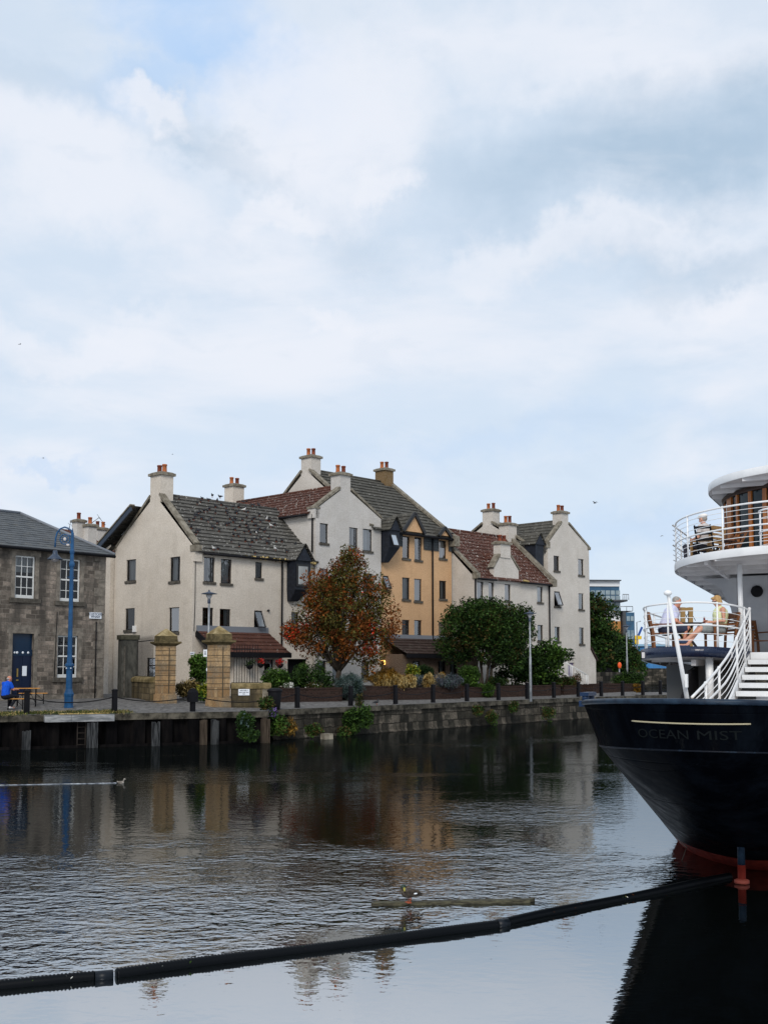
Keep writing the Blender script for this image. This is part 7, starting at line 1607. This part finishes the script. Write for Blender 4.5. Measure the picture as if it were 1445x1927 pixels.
# man in blue on the bench
JB = dict(hip=(0, 0, .56), waist=(.0, 0, .74), chest=(.05, 0, .95), neck=(.10, 0, 1.10), head=(.16, 0, 1.22), look=(1, -.35, -.3), shL=(.05, .19, 1.04), elL=(.18, .25, .80), wrL=(.42, .14, .80), hdL=(1, -.3, 0), shR=(.05, -.19, 1.04), elR=(.16, -.26, .80), wrR=(.42, -.16, .80), hdR=(1, .2, 0),
          thL=(.06, .11, .54), knL=(.46, .15, .52), anL=(.32, .15, .12), ftL=(1, 0, 0), thR=(.06, -.11, .54), knR=(.44, -.17, .52), anR=(.10, -.17, .12), ftR=(1, -.1, 0), hairm=HAIRG)
def bare(h): h.ball((-.04, 0, .0), (.07, .074, .05), 12, 8)
pb = atd(11.5, 1310, 44.8); person('man in a bright blue polo shirt and dark trousers sitting on the pine bench', Vector((pb.x, 44.8, bz1)), R(62), JB, SKINR, [('polo_shirt', m_shirt, cloth('polo_blue', (.010, .075, .48)), .012), ('trousers', m_long, cloth('trousers_black', (.012, .013, .018)), .012), ('shoe', m_shoes, cloth('shoe_white', (.45, .45, .45)), .010)], bare)
# deck furniture
def wood_chair(label, loc, rz, m_=M_WOOD, arms=True, group='slatted wooden deck chairs', h=.92, cat='chair'):
    o = thing('deck_chair', label, cat, loc, rz=rz, group=group); w_ = .27
    mb = MB(); 
    for i in range(5): x = -.22 + i * .105; mb.box(x, x + .085, -w_, w_, .425, .45)
    part('seat', mb, m_, o); mb = MB()
    for z in np.linspace(.52, h - .10, 5): mb.bar((-.25 - (z - .45) * .22, -w_, z), (-.25 - (z - .45) * .22, w_, z), .02, .062, (0, 0, 1))
    mb.bar((-.25 - (h - .48) * .22, -w_ - .03, h - .03), (-.25 - (h - .48) * .22, w_ + .03, h - .03), .03, .08)
    part('backrest', mb, m_, o)
    for s_ in (-1, 1):
        part('leg', MB().bar((-.22, s_ * w_, -.0), (-.25, s_ * w_, .45), .05, .05).bar((-.25, s_ * w_, .45), (-.25 - (h - .45) * .22, s_ * w_, h), .05, .05), m_, o); part('leg', MB().bar((.24, s_ * w_, 0), (.24, s_ * w_, .64 if arms else .42), .05, .05), m_, o)
        if arms: part('armrest', MB().bar((-.30, s_ * w_, .645), (.28, s_ * w_, .655), .06, .03), m_, o)
    return o
wood_chair('wooden armchair under the blonde woman on the lower deck', wl_ + Vector((.03, 0, 0)), math.pi + .12)
wood_chair('wooden armchair under the man in the lavender shirt', ml_ - Vector((.05, 0, 0)), -.15)
p = SF.M @ Vector((-1.62, 12.3, Lz(12.3))); wood_chair('wooden armchair against the house wall at the top of the ship stair', p, R(-70), h=.95)
wood_chair('light wooden chair under the man in the white cap on the upper deck', cp_ + Vector((.02, -.02, 0)), R(128), M_WOODL, h=1.0)
def fold_chair(label, loc, rz, m_):
    o = thing('folding_chair', label, 'chair', loc, rz=rz, group='folding wooden chairs on the upper deck'); mb = MB()
    for i in range(5): mb.box(-.2 + i * .085, -.135 + i * .085, -.21, .21, .43, .45)
    part('seat', mb, m_, o)
    for s_ in (-1, 1): part('leg', MB().bar((.24, s_ * .19, 0), (-.34, s_ * .19, .95), .03, .05), m_, o); part('leg', MB().bar((-.24, s_ * .22, 0), (.22, s_ * .22, .44), .03, .05), m_, o)
    mb = MB()
    for z in (.62, .76, .9): mb.bar((-.34 + (.95 - z) * .61, -.2, z), (-.34 + (.95 - z) * .61, .2, z), .02, .07)
    part('backrest', mb, m_, o); return o
p = SF.M @ Vector((-2.12, 12.3, Uz(12.3))); fold_chair('folding wooden chair nearest the wheelhouse on the upper deck', p, R(200), M_WOOD)
p = SF.M @ Vector((-2.55, 13.2, Uz(13.2))); fold_chair('smaller looking folding chair between the capped man and the wheelhouse', p, R(150), M_WOOD)
p = SF.M @ Vector((-2.62, 11.6, Uz(11.6))); fold_chair('dark folding chair at the outer railing of the upper deck', p, R(60), M_BLACK)
def deck_table(label, loc, rz, w_, m_):
    o = thing('deck_table', label, 'table', loc, rz=rz, group='slatted deck tables'); mb = MB()
    for i in range(6): mb.box(-w_ / 2 + w_ * i / 6, -w_ / 2 + w_ * (i + 1) / 6 - .012, -w_ / 2, w_ / 2, .70, .725)
    part('tabletop', mb, m_, o)
    for s_ in (-1, 1): part('leg', MB().bar((-w_ * .4, s_ * w_ * .36, 0), (w_ * .4, s_ * w_ * .36, .70), .04, .05).bar((w_ * .4, s_ * w_ * .33, 0), (-w_ * .4, s_ * w_ * .33, .70), .04, .05), m_, o)
    return o
TD = mat('table_dark', (.035, .022, .02), .5, .3)
q = atd(1291, 1200, 26.5); tl = Vector((q.x, 26.5, wl_.z - .01)); deck_table('dark slatted table between the two people on the lower deck', tl, .1, .66, TD)
p = SF.M @ Vector((-2.45, 12.55, Uz(12.55))); deck_table('dark slatted table beside the man in the white cap', p, R(30), .6, TD)
gm_ = MB().lathe([(.03, 0), (.035, .01), (.005, .02), (.005, .07), (.035, .10), (.04, .16), (.035, .18)], 0, 0, 12); solo('drinking_glass', gm_, mat('glass_amber', (.45, .35, .18), .15, .6), 'small amber drinking glass on the lower deck table', 'glass', tuple(tl + Vector((-.05, -.05, .725))))
q = atd(1333.5, 1200, 25.2); solo('white_bag', MB().taper(-.1, .1, -.06, .06, 0, -.09, .09, -.03, .03, .26), M_PAPER, 'small white bag standing on the deck below the blonde woman', 'bag', (q.x, 25.2, wl_.z + .03))
# ------------------------------------------------------------------ birds
def bird_body(L, pose='stand'):
    b = MB(); b.ball((0, 0, 0), (L * .30, L * .17, L * .17), 10, 8); b.tube([(-L * .18, 0, .0), (-L * .55, 0, -L * .03)], [L * .12, L * .05], 8); b.tube([(L * .18, 0, L * .05), (L * .28, 0, L * .22)], [L * .12, L * .075], 8); b.ball((L * .31, 0, L * .27), L * .085, 8, 6); b.tube([(L * .36, 0, L * .26), (L * .46, 0, L * .24)], [L * .03, L * .01], 6); return b
PIG = mat('pigeon_dark', rough=.7, spec=.2, fn=f_noisy((.012, .013, .017), (.045, .048, .055), 20, .1)); PIGW = mat('pigeon_white', rough=.7, spec=.2, fn=f_noisy((.45, .45, .44), (.6, .6, .58), 20, .1)); LEG = mat('bird_leg', (.30, .07, .03), .6, .3)
pm = fuse(bird_body(.36), .02, 1, 'pigeon'); pm.materials.append(PIG); pw2 = pm.copy(); pw2.materials.clear(); pw2.materials.append(PIGW)
lgm = MB(); lgm.tube([(.0, .03, -.05), (.01, .03, -.15)], .008, 4); lgm.tube([(.0, -.03, -.05), (.01, -.03, -.15)], .008, 4); lgm = lgm.mesh('leg', LEG)
def pigeon(px, py, z=None, white=False, label=None, group='pigeons on the grey roof', rz=None, on='roof', pos=None):
    if pos is None:
        # front roof slope of the beige house: find where the sight line meets it
        e, r0 = Vector((0, -.22, 8.98)), Vector((0, 3.45, 12.38)); u = r0 - e; n = Vector((0, -u.z, u.y)).normalized(); a = T.I @ EYE; d = T.I.to_3x3() @ ray(px, py); k = n.dot(e - a) / n.dot(d); pos = T.M @ (a + d * k + n * .05)
    o = bpy.data.objects.new('pigeon', pw2 if white else pm); link(o); o.location = Vector(pos) + Vector((0, 0, .15)); s_ = random.uniform(.85, 1.1); o.scale = (s_,) * 3; o.rotation_euler = (0, random.uniform(-.25, .1), random.uniform(0, 6.28) if rz is None else rz)
    tag(o, label or 'dark pigeon perched on the grey tiled roof of the beige house', 'bird', group); l = bpy.data.objects.new('leg', lgm); link(l); l.parent = o; return o
PX = [(515, 328), (720, 312), (768, 320), (656, 330), (697, 338), (750, 340), (648, 345), (627, 360), (740, 378), (776, 365), (702, 392), (668, 405), (690, 407), (644, 412), (632, 418), (808, 385), (848, 382), (882, 378), (910, 352), (932, 350), (968, 370), (1006, 370), (740, 415), (808, 410), (812, 422), (870, 414), (925, 385), (938, 410), (620, 430), (615, 440), (655, 450), (605, 458), (578, 466), (715, 452), (692, 468), (750, 478), (830, 450), (860, 455), (852, 470), (905, 460), (932, 440), (965, 465), (980, 450), (1010, 430), (1018, 468), (1052, 452), (1072, 462), (1105, 488), (725, 505), (722, 510), (762, 525), (590, 508), (632, 530), (620, 545), (808, 488), (822, 484), (860, 520), (890, 500), (930, 490), (938, 508), (945, 525), (955, 545), (985, 492), (1010, 515), (1045, 520), (1040, 530), (992, 535), (918, 535), (850, 553), (880, 558), (1068, 570), (1018, 575), (990, 580), (925, 588), (965, 592), (835, 592), (1060, 600), (1115, 590), (1150, 590), (886, 622), (955, 622), (1180, 655), (625, 600), (1232, 615), (755, 640), (985, 665)]
for X_, Y_ in PX: pigeon(180 + X_ / 3.284, 840 + Y_ / 3.284 + 3)
for X_, Y_, lab in ((915, 400, 'white pigeon highest among the dark pigeons on the grey roof'), (1055, 457, 'white pigeon at the right end of the upper rows on the grey roof'), (1082, 498, 'pale pigeon near the right end of the grey roof, below the upper rows'), (992, 545, 'pale pigeon in the thick of the dark pigeons on the grey roof'), (727, 640, 'white pigeon on the gutter above the pair of windows'), (1108, 642, 'white pigeon low on the roof beside the oriel bay')): pigeon(180 + X_ / 3.284, 840 + Y_ / 3.284 + 3, white=True, label=lab)
pigeon(0, 0, label='dark pigeon walking on the cobbles between two bollards before the recessed planter', pos=ong(708, 1327), rz=.3, group='lone birds on the quay and roofs')
pigeon(0, 0, label='grey bird perched on the skew stone at the right end of the ochre house', pos=T.M @ Vector((20.3, -.3, 11.55)), rz=2.4, group='lone birds on the quay and roofs')
# moss tufts along the gutter
mb = MB()
for i in range(46): s_ = random.uniform(3.2, 8.4); mb.ball((s_, -.26, 8.98 + random.uniform(-.06, .03)), (random.uniform(.05, .14), .05, random.uniform(.03, .11)), 6, 4, random.choice((0, 0, 1, 1, 1)))
part('gutter_moss', mb, [L_GRASSY, L_BROWNG], H1)
# mallard on the plank
dp_ = onz(770, 1698, .06); b = MB(); b.ball((0, 0, .12), (.12, .065, .062), 14, 9); b.tube([(-.08, 0, .115), (-.17, 0, .095), (-.20, 0, .10)], [.05, .028, .012], 8); b.tube([(.08, 0, .15), (.115, 0, .19), (.105, .015, .215)], [.045, .030, .028], 8); b.ball((.10, .025, .218), (.035, .03, .030), 10, 7); b.tube([(.10, .045, .208), (.108, .075, .175)], [.016, .010], 8)
me = fuse(b, .008, 2, 'body'); me.materials.append(mat('duck_brown', rough=.7, spec=.2, fn=f_noisy((.02, .016, .012), (.10, .082, .065), 16, .3)))
dk = bpy.data.objects.new('duck', me); link(dk); dk.location = dp_; dk.rotation_euler = (0, 0, R(205)); dk.scale = (.92,) * 3; dk['off'] = (0, 0, 0); tag(dk, 'brown duck preening as it stands on the floating plank', 'duck')
w_ = MB(); 
for s_ in (-1, 1): w_.ball((-.035, s_ * .055, .13), (.11, .02, .045), 12, 8)
part('wing', w_, mat('duck_wing', rough=.7, spec=.2, fn=f_noisy((.018, .014, .012), (.07, .055, .04), 18, .3)), dk); w_ = MB()
for s_ in (-1, 1): w_.ball((-.06, s_ * .068, .125), (.035, .012, .012), 8, 6)
part('wing_bar', w_, M_PAPER, dk); w_ = MB(); w_.ball((.101, .025, .222), (.037, .032, .031), 10, 7); part('head', w_, mat('duck_head', (.012, .03, .018), .5, .4), dk)
w_ = MB(); w_.tube([(.10, .045, .209), (.109, .078, .172)], [.017, .011], 8); part('bill', w_, mat('bill_yellow', (.30, .27, .05), .5, .4), dk)
for s_ in (-1, 1): w_ = MB(); w_.tube([(-.01, s_ * .03, .08), (.0, s_ * .03, .005)], .007, 6); w_.taper(-.015, .045, s_ * .03 - .025, s_ * .03 + .025, -.002, -.01, .03, s_ * .03 - .01, s_ * .03 + .01, .008); part('leg', w_, LEG, dk)
# duckling-pale duck swimming on the left
sp = onz(228, 1474, 0.0); b = MB(); b.ball((0, 0, .03), (.13, .075, .06), 14, 9); b.tube([(-.09, 0, .05), (-.16, 0, .085)], [.035, .012], 8); b.tube([(.09, 0, .06), (.115, 0, .13), (.13, 0, .165)], [.036, .024, .024], 8); b.ball((.14, 0, .17), (.036, .028, .028), 10, 7); b.tube([(.165, 0, .165), (.205, 0, .155)], [.014, .010], 8)
me = fuse(b, .008, 2, 'duck'); me.materials.append(mat('duck_pale', rough=.7, spec=.2, fn=f_noisy((.16, .14, .12), (.34, .32, .29), 14, .3))); sw = bpy.data.objects.new('duck', me); link(sw); sw.location = sp; sw.rotation_euler = (0, 0, .02); sw.scale = (.66,) * 3; sw['off'] = (0, 0, 0); tag(sw, 'pale brown duck swimming to the right below the wharf, trailing a thin wake', 'duck')
w_ = MB(); 
for s_ in (-1, 1): w_.ball((-.03, s_ * .06, .05), (.10, .02, .035), 12, 8)
part('wing', w_, mat('duck_wing_grey', (.12, .105, .09), .7, .2), sw)
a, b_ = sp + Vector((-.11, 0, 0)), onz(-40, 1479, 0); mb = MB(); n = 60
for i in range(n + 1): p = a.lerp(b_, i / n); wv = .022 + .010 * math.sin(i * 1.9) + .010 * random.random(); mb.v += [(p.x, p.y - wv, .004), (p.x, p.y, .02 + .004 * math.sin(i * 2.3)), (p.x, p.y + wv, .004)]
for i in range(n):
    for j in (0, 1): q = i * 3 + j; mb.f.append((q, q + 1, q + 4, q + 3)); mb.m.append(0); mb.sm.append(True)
o = solo('wake', mb, mat('wake_sky_glint', rough=.25, spec=.5, fn=f_noisy((.06, .07, .09), (.42, .45, .48), 5, .3, (1, 3, 1))), 'thin bright wake line trailing behind the swimming duck', None, kind='stuff')  # broken water coloured pale; the sky's reflection on the ridge is painted in
# gulls on the wing
def gull(label, px, py, d, span, bank, m_, rz):
    p = atd(px, py, d); o = thing('flying_bird', label, 'bird', p, rz=rz, group='birds flying over the harbour'); L = span * .42; b = MB(); b.tube([(-L * .5, 0, 0), (-L * .2, 0, .01), (L * .2, 0, .01), (L * .42, 0, .02), (L * .55, 0, .01)], [L * .03, L * .10, L * .11, L * .075, L * .01], 8); part('body', b, m_, o)
    for s_ in (-1, 1):
        w_ = MB(); z1, z2 = math.sin(bank) * span * .25, math.sin(bank) * span * .25 - span * .06; q = [(L * .18, 0, 0), (L * .24, s_ * span * .24, z1), (-L * .05, s_ * span * .5, z2), (-L * .1, s_ * span * .48, z2), (-L * .04, s_ * span * .24, z1), (-L * .16, 0, 0)]
        w_.add(q + [(x, y, z - .015) for x, y, z in q], [(0, 1, 4, 5), (1, 2, 3, 4), (6, 11, 10, 7), (7, 10, 9, 8), (0, 6, 7, 1), (1, 7, 8, 2), (3, 9, 10, 4), (4, 10, 11, 5)]); part('wing', w_, m_, o)
GW = mat('gull_grey', (.25, .26, .28), .7, .2)
gull('dark bird flying with raised wings, right of the end house chimney', 1119, 947, 80, .62, 1.0, PIG, 2.3); gull('small dark bird flying high over the stone office', 38, 648, 95, .5, .5, PIG, .8)
gull('tiny pale bird in flight above the roof of the stone office', 82, 862, 150, .75, .25, GW, .3); gull('tiny pale bird in flight above the beige house chimney', 325, 855, 150, .6, .3, GW, .2); gull('tiny pale bird in flight just left of the upper deck rail', 1245, 1008, 130, .7, -.2, GW, .4)
